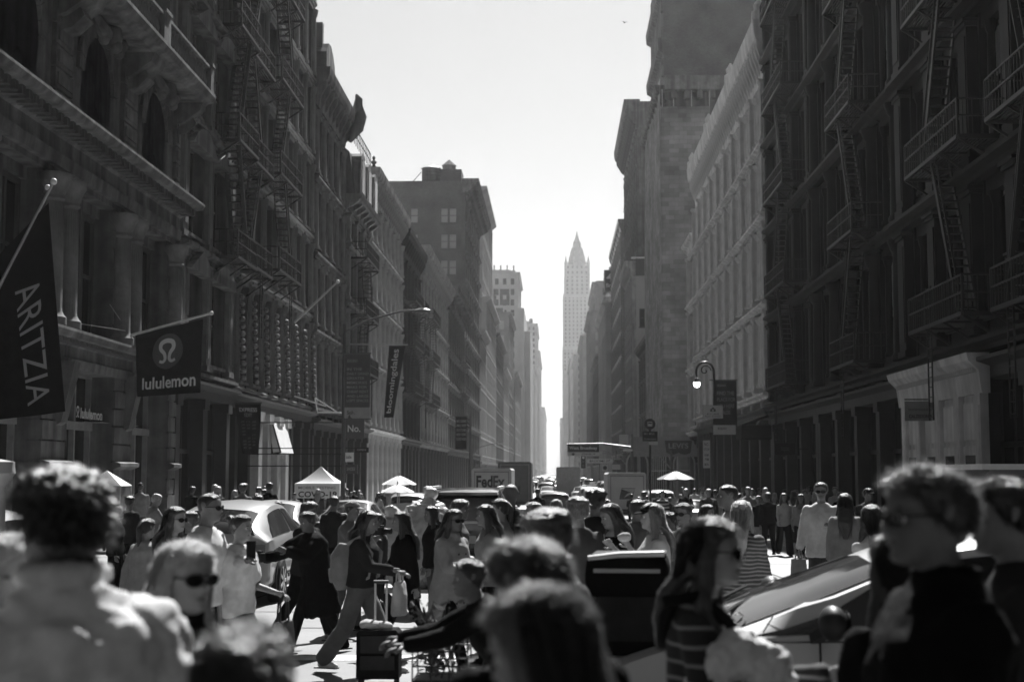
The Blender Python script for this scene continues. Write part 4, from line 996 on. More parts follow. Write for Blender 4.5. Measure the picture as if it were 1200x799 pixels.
for k in range(3):
    xc = xa + .6 + k * 1.9; mb = MB(); pts = [Vector((xc + .85 * math.cos(a), .15, -3.7 + 2.6 + 1.0 * math.sin(a))) for a in [math.pi * q / 10 for q in range(11)]]
    mb.tube([Vector((xc + .85, .15, -4.4))] + pts + [Vector((xc - .85, .15, -4.4))], .08, 6); mb.build('arch_frame', M['banner_lt'], t, True)
# --- overhead street-name sign on a mast arm
Y = 108; p = at(741, 553, Y); g = ground(p.x, Y); t = thing('signal_mast', 'signal mast with a long arm carrying the dark street name sign across the road', 'traffic signal', (p.x, Y, g))
zt = at(700, 521, Y).z - g
MB().lathe([(.2, 0), (.2, .4), (.12, .6), (.09, zt + .8)], n=10).build('mast', M['pole'], t); MB().tube([(0, 0, zt - .2), (-2.2, 0, zt + .08), (at(664, 521, Y).x - p.x, 0, zt + .05)], [.08, .06, .05], 8).build('arm', M['pole'], t, True)
xl, xr = at(665, 521, Y).x - p.x, at(702, 521, Y).x - p.x
MB().box(xl, xr, -.04, .02, zt - .55, zt).build('name_panel', M['black'], t); MB().box(xl, xr, -.04, .02, zt - .85, zt - .555).build('lower_panel', M['sign_white'], t)
mf = quadmap((xl, -.04, zt), (xr, -.04, zt), (xl, -.04, zt - .85), (xr, -.04, zt - .85)); text_uv(mf, 'West Broadway', .06, .94, .5, .86, M['txt_white'], t); text_uv(mf, 'ONLY', .45, .9, .1, .26, M['txt_dark'], t)
MB().add([mf(u, v, .01) for u, v in ((.18, .03), (.24, .17), (.18, .31), (.12, .17))], [(0, 1, 2, 3)]).build('diamond_mark', M['txt_dark'], t)
M['sig_lit'] = mat('signal_lens', .6, .4, 0)
for (px, py, Y_) in ((683, 541, 110),):
    c = at(px, py, Y_); s_ = MB().box(-.17, .17, 0, .3, -.5, .5).build('signal_head', M['black'], t, loc=(c.x - p.x, .1, c.z - g))
    for z in (-.3, 0, .3): MB().prism([(.1 * math.cos(k), z + .1 * math.sin(k)) for k in range(6)], 'y', -.03, -.002).build('lens', M['sig_lit'] if z == .3 else M['dgrey'], s_)
    MB().bar((c.x - p.x, .2, c.z - g + .5), (c.x - p.x, .05, zt), .05).build('hanger', M['pole'], t)
# other masts and curved lamp arms receding
for k, (px, Y_, yt, s_, ln) in enumerate(((700, 150, 531, 'third', 30), (716, 175, 527, 'second', 22), (728, 92, 528, 'nearest', 30), (612, 140, 520, 'left', -24), (690, 240, 540, 'far', 22))):
    p = at(px, 553, Y_); X_ = ROADR + .8 if px > 650 else ROADL - .8; g = ground(X_, Y_); H = at(px, yt, Y_).z - g
    lab = {'third': 'street light with a bright curved arm over the traffic, behind the street name sign', 'second': 'street light with curved arm half hidden by the mail truck', 'nearest': 'street light beside the signal mast, right kerb', 'left': 'street light with its arm over the road above the delivery truck', 'far': 'distant street light with small arm on the right kerb'}[s_]
    t = thing('street_light', lab, 'street light', (X_, Y_, g)); d_ = 1 if X_ < 0 else -1
    MB().lathe([(.18, 0), (.18, .4), (.1, .6), (.07, H)], n=8).build('pole', M['pole'], t); MB().tube([(0, 0, H - 1.2), (d_ * .8, 0, H - .3), (d_ * 2.0, 0, H), (d_ * 2.8, 0, H + .05)], [.06, .05, .04, .05], 6).build('arm', M['grey'], t, True)
    MB().box(d_ * 2.5, d_ * 3.1, -.12, .12, H - .02, H + .1).build('lamp_head', M['metal'], t)
for k, (px, py, w_, h_, Y_, lab) in enumerate(((703, 540, 30, 5, 130, 'white street name blade on the right behind the overhead sign'), (709, 548, 8, 8, 120, 'small white square sign with a dark disc beside the mail truck'), (731, 517, 11, 16, 120, 'tall white sign on the right behind the signal mast'), (722, 547, 10, 6, 118, 'small pale sign right of the square sign'))):
    t, mf, w, h = plate('street_sign', lab, px - w_ / 2, py - h_ / 2, px + w_ / 2, py + h_ / 2, Y_, 'sign_white')
    c = at(px, py, Y_); MB().bar((0, .06, h / 2), (0, .06, gz(Y_) - c.z), .06).build('post', M['pole'], t)
    if k == 0: text_uv(mf, 'BROOME ST', .1, .9, .25, .75, M['txt_dark'], t)
    if k == 1: MB().add([mf(.5 + .3 * math.cos(q * .5), .5 + .3 * math.sin(q * .5), .01) for q in range(12)], [tuple(range(12))]).build('disc', M['txt_dark'], t)
# --- rooftop sign
Y = 299.5; c = at(719.5, 329, Y); t = thing('rooftop_sign', 'dark rooftop billboard with white numerals 40 above the word Broadway', 'billboard', (c.x, Y, c.z)); w = 21 * Y / F; h = 24 * Y / F
MB().box(-w / 2 - .2, w / 2 + 1.4, .0, .5, -h / 2 - .2, h / 2 + .2).build('frame', M['banner_lt'], t); MB().box(-w / 2, w / 2 + 1.2, -.06, -.003, -h / 2, h / 2).build('panel', M['black'], t)
mf = quadmap((-w / 2, -.06, h / 2), (w / 2, -.06, h / 2), (-w / 2, -.06, -h / 2), (w / 2, -.06, -h / 2)); text_uv(mf, '40', .08, .85, .45, .92, M['txt_white'], t, lift=.04, bold=.03); text_uv(mf, 'Broadway', .05, 1.2, .1, .38, M['txt_white'], t, lift=.04, bold=.03)
for x in (-w / 2, 0, w / 2): MB().bar((x, 1, -h / 2 - 1.8), (x, .6, h / 2), .2).build('strut', M['escape'], t)
# --- white shop front on the right
b = CALZ; st0 = b.root; W_ = M['iron_white']; s0, s1 = 6.9, 15.4
wf = thing('storefront_building', 'white panelled shop front with small cornice and CALZEDONIA hanging sign, set in the dark building', 'shop front', (XR, 30.5, 0))
def wb(name, d0, d1, a, b_, z0, z1, m=W_, parent=None): mb = MB(); mb.box(-d1, -d0, a, b_, z0, z1); return mb.build(name, m, parent or wf)
wb('backing', .2, .26, s0, s1, -.1, 4.3)
mb = MB(); mb.prism([(-.2, 3.9), (-.42, 3.9), (-.45, 4.1), (-.5, 4.5), (-.75, 4.75), (-.8, 4.95), (-.2, 4.95)], 'y', s0 - .2, s1 + .2); mb.build('cornice', W_, wf)
dm = MB().box(-.6, -.48, 0, .1, 4.45, 4.58).mesh('dentil', W_)
for i in range(42): link('dentil', dm, wf, (0, s0 + i * .2, 0))
for a in (s0, s0 + 2.0, s0 + 4.0, s0 + 6.2, s1 - .55): 
    o = wb('pilaster', .26, .42, a, a + .5, -.1, 3.9); wb('panel', .42, .44, a + .1, a + .4, .5, 3.6, parent=o)
for k, a in enumerate((s0 + .6, s0 + 2.6, s0 + 4.6, s0 + 6.75)):
    wb('transom_panel', .26, .32, a, a + 1.3, 2.7, 3.7); d_ = wb('door', .26, .34, a, a + 1.3, .15, 2.55); wb('pane', .341, .35, a + .2, a + 1.1, .7, 2.3, M['glass'], d_)
Y = 42.5; t = thing('hanging_sign', 'pale CALZEDONIA blade sign hanging at the white shop front', 'sign', (XR, Y, 3.2))
c0 = at(1060, 470, Y); c1 = at(1096, 493, Y); x0, x1, z0, z1 = c0.x - XR, c1.x - XR, c1.z - 3.2, c0.z - 3.2
M['sign_dim'] = mat('sign_cream', .2, .6, .1, 4)
MB().box(x0, x1, -.03, .03, z0, z1).build('board', M['sign_dim'], t); mf = quadmap((x0, -.03, z1), (x1, -.03, z1), (x0, -.03, z0), (x1, -.03, z0))
text_uv(mf, 'CALZEDONIA', .12, .9, .14, .32, M['txt_dark'], t, bold=.03); text_uv(mf, 'intimissimi', .12, .9, .5, .66, M['dgrey'], t); MB().bar((x0, 0, z1 + .05), (-.2, 0, z1 + .05), .04).build('bracket', M['escape'], t)
t, mf, w, h = plate('shop_sign', 'small dark sign board in front of the dark columned shop on the right', 908, 519, 932, 533, 66, 'black', (('TODS', .3, .7, .35, .65),), tm='banner')
MB().bar((w / 2, .03, 0), (XR - at(920, 526, 66).x + .2, .03, 0), .04).build('bracket', M['escape'], t)
t = thing('awning_box', 'dark boxy awning arm sticking out below the white colonnaded front', 'awning', (XR, 72, 4.4)); MB().box(-2.1, -.6, 0, 2, -.9, -.2).build('box', M['flag2'], t); MB().bar((.2, 2, .6), (-2.1, .1, -.2), .12).bar((.2, 6, .9), (-1.2, 1, -.2), .1).build('arm', M['dgrey'], t)

# --- event tent with COVID-19 valance
Y = 60; c = at(376, 553, Y); g = ground(c.x, Y); t = thing('canopy_tent', 'white peaked canopy tent with COVID-19 printed on its valance', 'tent', (c.x, Y, g)); hw = .92
zt = at(376, 546, Y).z - g; ze = at(376, 566, Y).z - g; zv = at(376, 583, Y).z - g
M['tent'] = mat('tent_fabric', .75, .75, .06, 2, .2)
n = 12; vs = []; fs = []
for j in range(n + 1):
    v = j / n; r_ = hw * (1 - v); z = ze + (zt - ze) * (v ** 1.35)
    for k in range(16):
        e = k / 4; q = int(e); f_ = e - q; cr = [(-1, -1), (1, -1), (1, 1), (-1, 1), (-1, -1)]; x = cr[q][0] + (cr[q + 1][0] - cr[q][0]) * f_; y = cr[q][1] + (cr[q + 1][1] - cr[q][1]) * f_
        sag = .05 * math.sin(math.pi * f_) * (1 - v); vs.append((x * r_, y * r_, z - sag))
for j in range(n):
    for k in range(16): a = j * 16 + k; b_ = j * 16 + (k + 1) % 16; fs.append((a, b_, b_ + 16, a + 16))
MB().add(vs, fs).build('canopy', M['tent'], t, True)
MB().box(-hw, hw, -hw - .02, -hw, zv, ze).box(-hw, hw, hw, hw + .02, zv, ze).box(hw, hw + .02, -hw + .01, hw - .01, zv, ze).box(-hw - .02, -hw, -hw + .01, hw - .01, zv, ze).build('valance', M['tent'], t)
mf = quadmap((-hw, -hw - .02, ze), (hw, -hw - .02, ze), (-hw, -hw - .02, zv), (hw, -hw - .02, zv)); text_uv(mf, 'COVID-19', .08, .95, .06, .46, M['txt_dark'], t, bold=.02); text_uv(mf, 'MOBILE TESTING', .08, .92, .62, .8, M['grey'], t)
for sx in (-1, 1):
    for sy in (-1, 1): MB().bar((sx * (hw - .05), sy * (hw - .05), 0), (sx * (hw - .05), sy * (hw - .05), ze), .05).build('leg', M['metal'], t)
# --- white tent glimpsed left behind the curly head
Y = 34; c = at(131, 560, Y); g = ground(c.x, Y); t = thing('canopy_tent', 'small white tent top glimpsed beside the limestone shop window', 'tent', (c.x, Y, g))
za = at(124, 551, Y).z - g; zb = at(140, 569, Y).z - g
MB().add([(-.12, 0, za), (.35, -.4, zb), (.35, .5, zb), (-.6, .5, zb), (-.6, -.4, zb)], [(0, 1, 2), (0, 2, 3), (0, 3, 4), (0, 4, 1)]).build('canopy', M['tent'], t)
for sx in (-.58, .33):
    for sy in (-.38, .48): MB().bar((sx, sy, 0), (sx, sy, zb), .03).build('leg', M['metal'], t)
# --- parasols
def parasol(px, pyt, pye, r, Y, label, seg=8, mt='tent'):
    c = at(px, 553, Y); g = ground(c.x, Y); t = thing('parasol', label, 'umbrella', (c.x, Y, g), group='market parasols'); zt = at(px, pyt, Y).z - g; ze = at(px, pye, Y).z - g
    vs = [(0, 0, zt)]; fs = []; rings = 6
    for j in range(1, rings + 1):
        for k in range(seg * 4):
            a = 2 * math.pi * k / (seg * 4); f_ = (k % 4) / 4; v = j / rings; sg = .07 * math.sin(math.pi * f_) * v
            vs.append((r * v * math.cos(a) * (1 - .06 * math.sin(math.pi * f_)), r * v * math.sin(a) * (1 - .06 * math.sin(math.pi * f_)), zt + (ze - zt) * v ** 1.25 - sg * .5))
    n = seg * 4
    for k in range(n): fs.append((0, 1 + k, 1 + (k + 1) % n))
    for j in range(rings - 1):
        for k in range(n): a = 1 + j * n + k; b_ = 1 + j * n + (k + 1) % n; fs.append((a, b_, b_ + n, a + n))
    o = MB().add(vs, fs).build('canopy', M[mt], t, False); sm = o.modifiers.new('t', 'SOLIDIFY'); sm.thickness = .012
    MB().tube([(0, 0, 0), (0, 0, zt + .1)], .025, 8).build('pole', M['metal'], t)
    mb = MB()
    for k in range(seg): a = 2 * math.pi * k / seg; mb.bar((0, 0, zt - .03), (r * .97 * math.cos(a), r * .97 * math.sin(a), ze - .02), .02)
    mb.build('ribs', M['escape'], t); MB().lathe([(.3, 0), (.3, .08), (.06, .1)]).build('base', M['escape'], t)
parasol(468, 557, 567, .74, 60, 'upper of two pale parasols left of the black wagon'); parasol(466, 567, 576, .66, 55, 'lower of two pale parasols left of the black wagon')
parasol(792, 552, 561, .95, 70, 'grey parasol on the right pavement below the LEVIS sign', mt='grey')
# pedestal at the left edge
Y = 12.5; c = at(-9, 553, Y); t = thing('stone_pedestal', 'weathered stone post with a flat sunlit cap at the left edge', 'post', (c.x, Y, .13)); zc = at(0, 541, Y).z - .13
MB().lathe([(.2, 0), (.2, .1), (.13, .16), (.12, zc - .22), (.16, zc - .16), (.2, zc - .1)], n=14).build('shaft', M['stone_light'], t, True); MB().lathe([(.2, zc - .1), (.19, zc - .04), (.19, zc), (.04, zc + .03)], n=14).build('cap', M['stone_light'], t, True)
# ================================================================ VEHICLES
M['car_white'] = mat('white_car_paint', .38, .28, 0, spec=.5, coat=.6); M['car_silver'] = mat('silver_car_paint', .38, .3, 0, spec=.5, coat=.6, metal=.3)
M['car_black'] = mat('black_car_paint', .012, .2, 0, spec=.5, coat=.8); M['car_grey'] = mat('grey_car_paint', .16, .3, 0, coat=.6); M['taxi'] = mat('taxi_paint', .6, .3, .06, 1.5, coat=.5, bump=0)
M['car_glass'] = mat('car_glass', .015, .06, 0, spec=.5); M['tyre'] = mat('tyre_rubber', .025, .85, .2, 8); M['rim'] = mat('wheel_rim', .45, .35, 0, metal=.7)
M['lamp_red'] = mat('tail_lamp', .12, .15, 0, spec=.6); M['lamp_clear'] = mat('head_lamp', .6, .1, 0, spec=.6); M['plate'] = mat('number_plate', .45, .5, 0); M['trim'] = mat('black_trim', .03, .5, .1, 4)
def cr(a, t):     # Catmull-Rom through list of tuples
    i = min(int(t), len(a) - 2); f = t - i; p0 = a[max(0, i - 1)]; p1 = a[i]; p2 = a[i + 1]; p3 = a[min(len(a) - 1, i + 2)]
    return [.5 * (2 * p1[k] + (p2[k] - p0[k]) * f + (2 * p0[k] - 5 * p1[k] + 4 * p2[k] - p3[k]) * f * f + (3 * p1[k] - p0[k] - 3 * p2[k] + p3[k]) * f ** 3) for k in range(len(p1))]
def ring_pt(st, r):
    """st = (x, halfwidth, zbottom, zbelt, ztop, halfwidth_top); r 0..7 right half of the section, bottom centre to top centre"""
    x, hw, zb, zs, zt, tw = st
    P = [(0, zb), (hw * .86, zb), (hw * .985, zb + .13), (hw, zb + (zs - zb) * .55), (hw * .975, zs), (tw, zt - .06 * (1 if zt - zs > .2 else .6)), (tw * .72, zt - .012), (0, zt + .018)]
    i = min(int(r), 6); f = r - i; a, c = P[i], P[i + 1]; return (x, a[0] + (c[0] - a[0]) * f, a[1] + (c[1] - a[1]) * f)
def car_mesh(stations, sub=3):
    n = (len(stations) - 1) * sub; vs = []; fs = []
    R_ = [0, 1, 1.5, 2, 2.5, 3, 3.5, 4, 5, 5.5, 6, 6.5, 7]; m = len(R_); ring = m * 2 - 2
    for i in range(n + 1):
        st = cr(stations, i / sub)
        half = [ring_pt(st, r) for r in R_]
        pts = half + [(p[0], -p[1], p[2]) for p in half[-2:0:-1]]
        vs += pts
    for i in range(n):
        for k in range(ring): a = i * ring + k; b_ = i * ring + (k + 1) % ring; fs.append((a, b_, b_ + ring, a + ring))
    fs.append(tuple(range(ring))); fs.append(tuple(range(n * ring, (n + 1) * ring)))
    return MB().add(vs, fs)
def side_patch(st, ta, tb, ta2, tb2, ra=4.12, rb=4.86, side=1, off=.008, n=6, m=3):
    """glass on the flank: station params ta..tb at the belt, ta2..tb2 at the roof"""
    vs = []; fs = []
    for j in range(m + 1):
        v = j / m; r = ra + (rb - ra) * v
        for i in range(n + 1):
            u = i / n; t = (ta + (tb - ta) * u) * (1 - v) + (ta2 + (tb2 - ta2) * u) * v; p = ring_pt(cr(st, t), r)
            vs.append((p[0], side * (p[1] + off), p[2] + .003))
    for j in range(m):
        for i in range(n): k = j * (n + 1) + i; fs.append((k, k + 1, k + n + 2, k + n + 1))
    return MB().add(vs, fs)
def top_patch(st, ta, tb, ra=5.25, off=.008, n=6, m=10):
    vs = []; fs = []
    for i in range(n + 1):
        t = ta + (tb - ta) * i / n
        for j in range(m + 1):
            q = -1 + 2 * j / m; r = 7 - abs(q) * (7 - ra); p = ring_pt(cr(st, t), r); d = 1 if st[int(tb)][0] > st[int(ta)][0] else 1
            vs.append((p[0] + off * (.5 if t > len(st) / 2 else -.5), math.copysign(p[1], q), p[2] + off))
    for i in range(n):
        for j in range(m): k = i * (m + 1) + j; fs.append((k, k + 1, k + m + 2, k + m + 1))
    return MB().add(vs, fs)
def wheel(r, w, parent, loc, side, detail=True):
    k = r / .33
    o = link('wheel', wheel.cache.setdefault((r, w, 't'), _tyre(r, w)), parent, loc)
    if detail: link('rim', wheel.cache.setdefault((r, w, side, 'r'), _rim(r, w, side)), o)
    return o
def _rot(mb): mb.v = [(x, z, y) for x, y, z in mb.v]; return mb
def _tyre(r, w): return _rot(MB().lathe([(r * .6, -w / 2), (r * .9, -w / 2), (r, -w / 2 + .03), (r, w / 2 - .03), (r * .9, w / 2), (r * .6, w / 2)], n=28)).mesh('wheel', M['tyre'], True)
def _rim(r, w, side):
    mb = MB(); q = r * .62; y = side * (w / 2 - .02)
    _rot(mb.lathe([(q, -.01), (q + .02, .01), (q, .02), (q - .03, .02)], (0, 0, 0), 28)); mb.v = [(a, b_ + y, c) for a, b_, c in mb.v]
    for k in range(7):
        a = 2 * math.pi * k / 7; mb.bar((.05 * math.cos(a), y + side * .012, .05 * math.sin(a)), (q * math.cos(a), y + side * .008, q * math.sin(a)), .035, .05)
    mb.ball((0, y + side * .01, 0), .06, 10, 6, (1, .4, 1)); return mb.mesh('rim', M['rim'], False)
wheel.cache = {}
SED = [(-2.3, .78, .35, .62, .68, .62), (-2.22, .86, .27, .8, .98, .7), (-1.7, .9, .2, .92, 1.08, .74), (-1.25, .9, .18, .95, 1.22, .64), (-.65, .9, .18, .95, 1.43, .58), (.1, .9, .18, .94, 1.45, .58), (.65, .9, .18, .93, 1.34, .62), (1.2, .9, .18, .92, 1.02, .7), (1.75, .89, .2, .86, .93, .72), (2.15, .84, .25, .74, .8, .68), (2.3, .72, .36, .58, .62, .55)]
SUV = [(-2.3, .84, .4, .8, .9, .7), (-2.25, .92, .3, 1.0, 1.25, .74), (-2.1, .94, .25, 1.05, 1.62, .7), (-1.4, .95, .22, 1.06, 1.72, .68), (-.4, .95, .22, 1.05, 1.74, .68), (.3, .95, .22, 1.04, 1.68, .68), (.75, .95, .22, 1.03, 1.5, .7), (1.15, .94, .22, 1.02, 1.14, .76), (1.7, .93, .24, .96, 1.04, .76), (2.2, .88, .3, .86, .92, .72), (2.36, .78, .42, .68, .72, .6)]
HATCH = [(-2.25, .78, .4, .8, .92, .66), (-2.2, .84, .3, .92, 1.02, .7), (-1.95, .86, .22, .95, 1.2, .6), (-1.2, .87, .18, .96, 1.42, .58), (-.3, .87, .18, .96, 1.49, .57), (.25, .87, .18, .96, 1.44, .58), (.62, .87, .18, .96, 1.28, .62), (1.38, .87, .18, .955, 1.02, .76), (1.8, .86, .2, .88, .93, .74), (2.15, .8, .26, .76, .8, .66), (2.3, .66, .36, .62, .66, .5)]
def car(name, label, st, paint, loc, rz, wb=1.38, wr=.33, group=None, cat='car', win=None, detail=True, glassname='window'):
    t = thing(name, label, cat, loc, rz, group)
    car_mesh(st).build('body', M[paint], t, True)
    n = len(st); w0 = win or ((2.2, 6.9, 2.9, 6.05),)
    for sd in (1, -1):
        a, c, a2, c2 = w0[0]; mids = [0, .36, .68, 1] if detail else [0, 1]
        for q in range(len(mids) - 1):
            u0, u1 = mids[q] + .012, mids[q + 1] - .012
            side_patch(st, a + (c - a) * u0, a + (c - a) * u1, a2 + (c2 - a2) * u0, a2 + (c2 - a2) * u1, side=sd).build('side_window', M['car_glass'], t, True)
        if detail:
            for xx in (-.35, .62):     # door seams
                pt = [ring_pt(min(st, key=lambda s_: abs(s_[0] - xx)), r) for r in (2.1, 2.7, 3.3, 4.0)]
                MB().tube([(xx, sd * (p[1] + .001), p[2]) for p in pt], .006, 4).build('door_seam', M['trim'], t)
                MB().box(xx - .28, xx - .1, sd * .9, sd * .935, .78, .81).build('door_handle', M[paint], t)
            mi = MB(); mi.ball((0, 0, 0), .12, 12, 8, (.6, 1.0, .75)); o = mi.build('wing_mirror', M['trim'], t, True, (.92, sd * (.87 + .16), 1.03)); MB().bar((0, 0, 0), (-.02, -sd * .16, -.05), .05).build('mirror_arm', M['trim'], o)
            for z in (.36,): MB().box(-1.0, 1.0, sd * .9, sd * .915, z, z + .06).build('side_trim', M['trim'], t)
        for wx in (-wb, wb):
            ar = MB(); rr = wr + .07; hw = max(cr(st, t_ * .1)[1] for t_ in range(0, (n - 1) * 10))
            ar.prism([(wx + rr * math.cos(a_), wr + rr * math.sin(a_)) for a_ in [math.pi * k / 12 for k in range(-1, 14)]], 'y', sd * (hw - .25), sd * (hw + .006)); ar.build('wheel_arch', M['trim'], t)
            wheel(wr, .21, t, (wx, sd * (hw - .07), wr), sd, detail)
    top_patch(st, 6.12, 7.02, 5.3).build('windscreen', M['car_glass'], t, True)
    top_patch(st, *( (1.15, 1.95) if st is SUV else (2.1, 3.85) if st is SED else (1.15, 2.7)), 5.3).build('rear_window', M['car_glass'], t, True)
    xr_, xf = st[0][0], st[-1][0]
    for sd in (1, -1):
        MB().box(xr_ - .01, xr_ + .2, sd * .5, sd * .8, .72, .9).build('tail_light', M['lamp_red'], t); MB().box(xf - .25, xf + .005, sd * .42, sd * .7, .56, .7).build('headlight', M['lamp_clear'], t)
    MB().box(xr_ - .025, xr_ - .0, -.26, .26, .56, .72).build('number_plate', M['plate'], t); MB().box(xr_ - .02, xr_ + .3, -.74, .74, .3, .42).box(xf - .3, xf + .01, -.6, .6, .3, .45).build('bumper', M['trim'], t)
    return t
def park(px, Y): c = at(px, 553, Y); return c.x
UP = rad(90)
# white car at the left kerb, seen from its road side
W1 = car('parked_car', 'white car at the left kerb with its dark side mirror showing, facing down the street', HATCH, 'car_white', (-4.95, 22.7, gz(22.7)), UP)
car('parked_car', 'white car partly hidden behind the curly-haired man at left', SED, 'car_white', (-6.5, 15.6, gz(15.6)), UP)
car('parked_car', 'white sedan parked just in front of the white car with the dark mirror', SED, 'car_white', (-5.6, 28.6, gz(28.6)), UP)
car('parked_car', 'silver car with a shiny curved roof behind the man in the cap', SED, 'car_silver', (-6.2, 44, gz(44)), UP)
car('parked_car', 'pale boxy car with a small rear window below the parasols', SUV, 'car_silver', (park(476, 62), 64.5, gz(64)), UP)
t = car('black_wagon', 'large black wagon with a chrome roof edge seen from behind', SUV, 'car_black', (park(551, 33.5), 33.5, gz(33)), UP, wr=.37)
t.scale = (1.05, 1.06, 1.0)
MB().box(-2.2, .6, -.74, -.68, 1.72, 1.78).build('roof_rail', M['white'], t); MB().box(-2.2, .6, .68, .74, 1.72, 1.78).build('roof_rail', M['white'], t); MB().box(-2.25, -2.0, -.7, .7, 1.6, 1.66).build('rear_spoiler', M['car_black'], t)
MB().box(-2.33, -2.28, -.55, .55, .98, 1.04).build('chrome_strip', M['metal'], t)
car('dark_wagon', 'dark wagon seen from behind in the middle of the traffic', SUV, 'car_black', (park(650, 76), 76, gz(76)), UP)
# trucks
def truck(px, Y, ytop, w, label, paint, Lb=6, extra=None, name='delivery_truck'):
    c = at(px, 553, Y); g = gz(Y); t = thing(name, label, 'truck', (c.x, Y, g)); H = at(px, ytop, Y).z - g; hw = w / 2
    m = M[paint]
    mb = MB(); r_ = .1; poly = [(-hw, .75), (hw, .75), (hw, H - r_), (hw - r_, H), (-hw + r_, H), (-hw, H - r_)]; mb.prism(poly, 'y', 0, Lb); mb.build('box_body', m, t)
    MB().box(-hw * .84, hw * .84, -.03, -.003, .95, H - .22).build('rear_door', m, t)
    mb = MB()
    for x in (-hw * .86, hw * .84): mb.box(x, x + .04, -.05, -.004, .9, H - .15)
    mb.box(-hw * .82, hw * .84, -.05, -.031, H - .22, H - .17); mb.build('door_frame', M['grey'], t)
    MB().box(-hw, hw, -.25, -.06, .5, .68).build('bumper', M['trim'], t); MB().box(-hw + .05, hw - .05, .1, Lb + 1.6, .55, .745).build('chassis', M['trim'], t)
    MB().prism([(Lb + .05, .7), (Lb + .05, H - .7), (Lb + .7, H - .75), (Lb + 1.25, 1.6), (Lb + 1.7, 1.45), (Lb + 1.75, .7)], 'x', -hw + .1, hw - .1).build('cab', m, t)
    for sx in (-1, 1):
        for yy in (1.4, Lb + .9):
            o = wheel(.42, .26, t, (sx * (hw - .16), yy, .42), sx); o.rotation_euler = (0, 0, rad(90) * (1 if sx > 0 else 1)); o.rotation_euler = (0, 0, -rad(90)) if sx > 0 else (0, 0, -rad(90))
        MB().box(sx * hw * .9 - .07, sx * hw * .9 + .07, -.04, -.003, .72, .86).build('tail_light', M['lamp_red'], t)
        MB().box(sx * (hw + .22) - .08, sx * (hw + .22) + .08, Lb + 1.0, Lb + 1.1, 1.5, 1.95).bar((sx * hw * .9, Lb + 1.05, 1.7), (sx * (hw + .2), Lb + 1.05, 1.7), .04).build('wing_mirror', M['trim'], t)
    return t, H, hw
M['truck_white'] = mat('truck_white', .5, .5, .08, 1.5); 
t, H, hw = truck(576, 75, 548.5, 2.1, 'white box truck with FedEx lettered across its rear', 'truck_white')
mf = quadmap((-hw, -.032, H), (hw, -.032, H), (-hw, -.032, H - 1.9), (hw, -.032, H - 1.9)); text_uv(mf, 'Fed', .12, .53, .47, .8, M['txt_dark'], t, bold=.03); text_uv(mf, 'Ex', .54, .84, .47, .8, M['dgrey'], t, bold=.03)
t, H, hw = truck(734.5, 78, 553.5, 2.1, 'white mail truck with an eagle emblem on its rear door', 'truck_white')
mf = quadmap((-hw, -.032, H), (hw, -.032, H), (-hw, -.032, H - 2.0), (hw, -.032, H - 2.0))
MB().add([mf(u, v, .004) for u, v in ((.3, .28), (.62, .28), (.72, .58), (.36, .58))], [(0, 1, 2, 3)]).build('emblem_field', M['txt_dark'], t)
MB().add([mf(u, v, .008) for u, v in ((.34, .56), (.72, .57), (.66, .45), (.42, .32), (.5, .42), (.6, .47), (.5, .5))], [(0, 1, 2, 6), (2, 5, 6), (2, 3, 4, 5)]).build('eagle_head', M['sign_white'], t)
truck(603, 98, 541, 2.3, 'dark box truck showing above and beyond the FedEx truck', 'dgrey', 7)
truck(666, 130, 547, 2.2, 'small dark truck ahead of the wagon in the traffic', 'grey', 5)
car('white_car', 'white car between the parasol and the right kerb crowd', SED, 'car_white', (5.9, 62, gz(62)), UP)
car('white_van', 'pale van behind the right parasol', SUV, 'car_silver', (6.0, 83, gz(83)), UP)
# distant traffic: small copies of one simple car
protos = [car('distant_car', 'small %s in the distant traffic seen between the trucks' % ('white saloon', 'silver wagon', 'black wagon')[i], s_, p_, (0, 300 + i, 0), UP, detail=False, group='cars in the distant traffic') for i, (s_, p_) in enumerate(((SED, 'car_white'), (SUV, 'car_silver'), (SUV, 'car_black')))]
spots = []
for j in range(14):
    y = 92 + j * 9 + (j * j) * 1.2
    for ln, x in enumerate((-3.9, -.7, 2.6, 5.4)):
        if rnd.random() < .75 and not (x == -3.9 and y < 112) and not (x > 5 and y < 92): spots.append((x + rnd.uniform(-.3, .3), y + rnd.uniform(-2.5, 2.5), ln))
cnt_ = {}; on_ = ['nearest', 'second nearest', 'third nearest', 'fourth nearest', 'fifth nearest', 'sixth nearest', 'seventh nearest', 'eighth nearest', 'ninth nearest', 'tenth nearest']
for k, (x, y, ln) in enumerate(sorted(spots, key=lambda q: q[1])):
    pi_ = k if k < 3 else rnd.choice((0, 0, 1, 2)); o = protos[k] if k < 3 else copy_tree(protos[pi_]); o.location = (x, y, gz(y)); c_ = cnt_.get((pi_, ln), 0); cnt_[(pi_, ln)] = c_ + 1
    o['label'] = '%s in the distant traffic, %s of its kind in the %s lane' % (('white saloon', 'silver wagon', 'black wagon')[pi_], on_[min(c_, 9)], ('leftmost', 'second', 'third', 'rightmost')[ln])
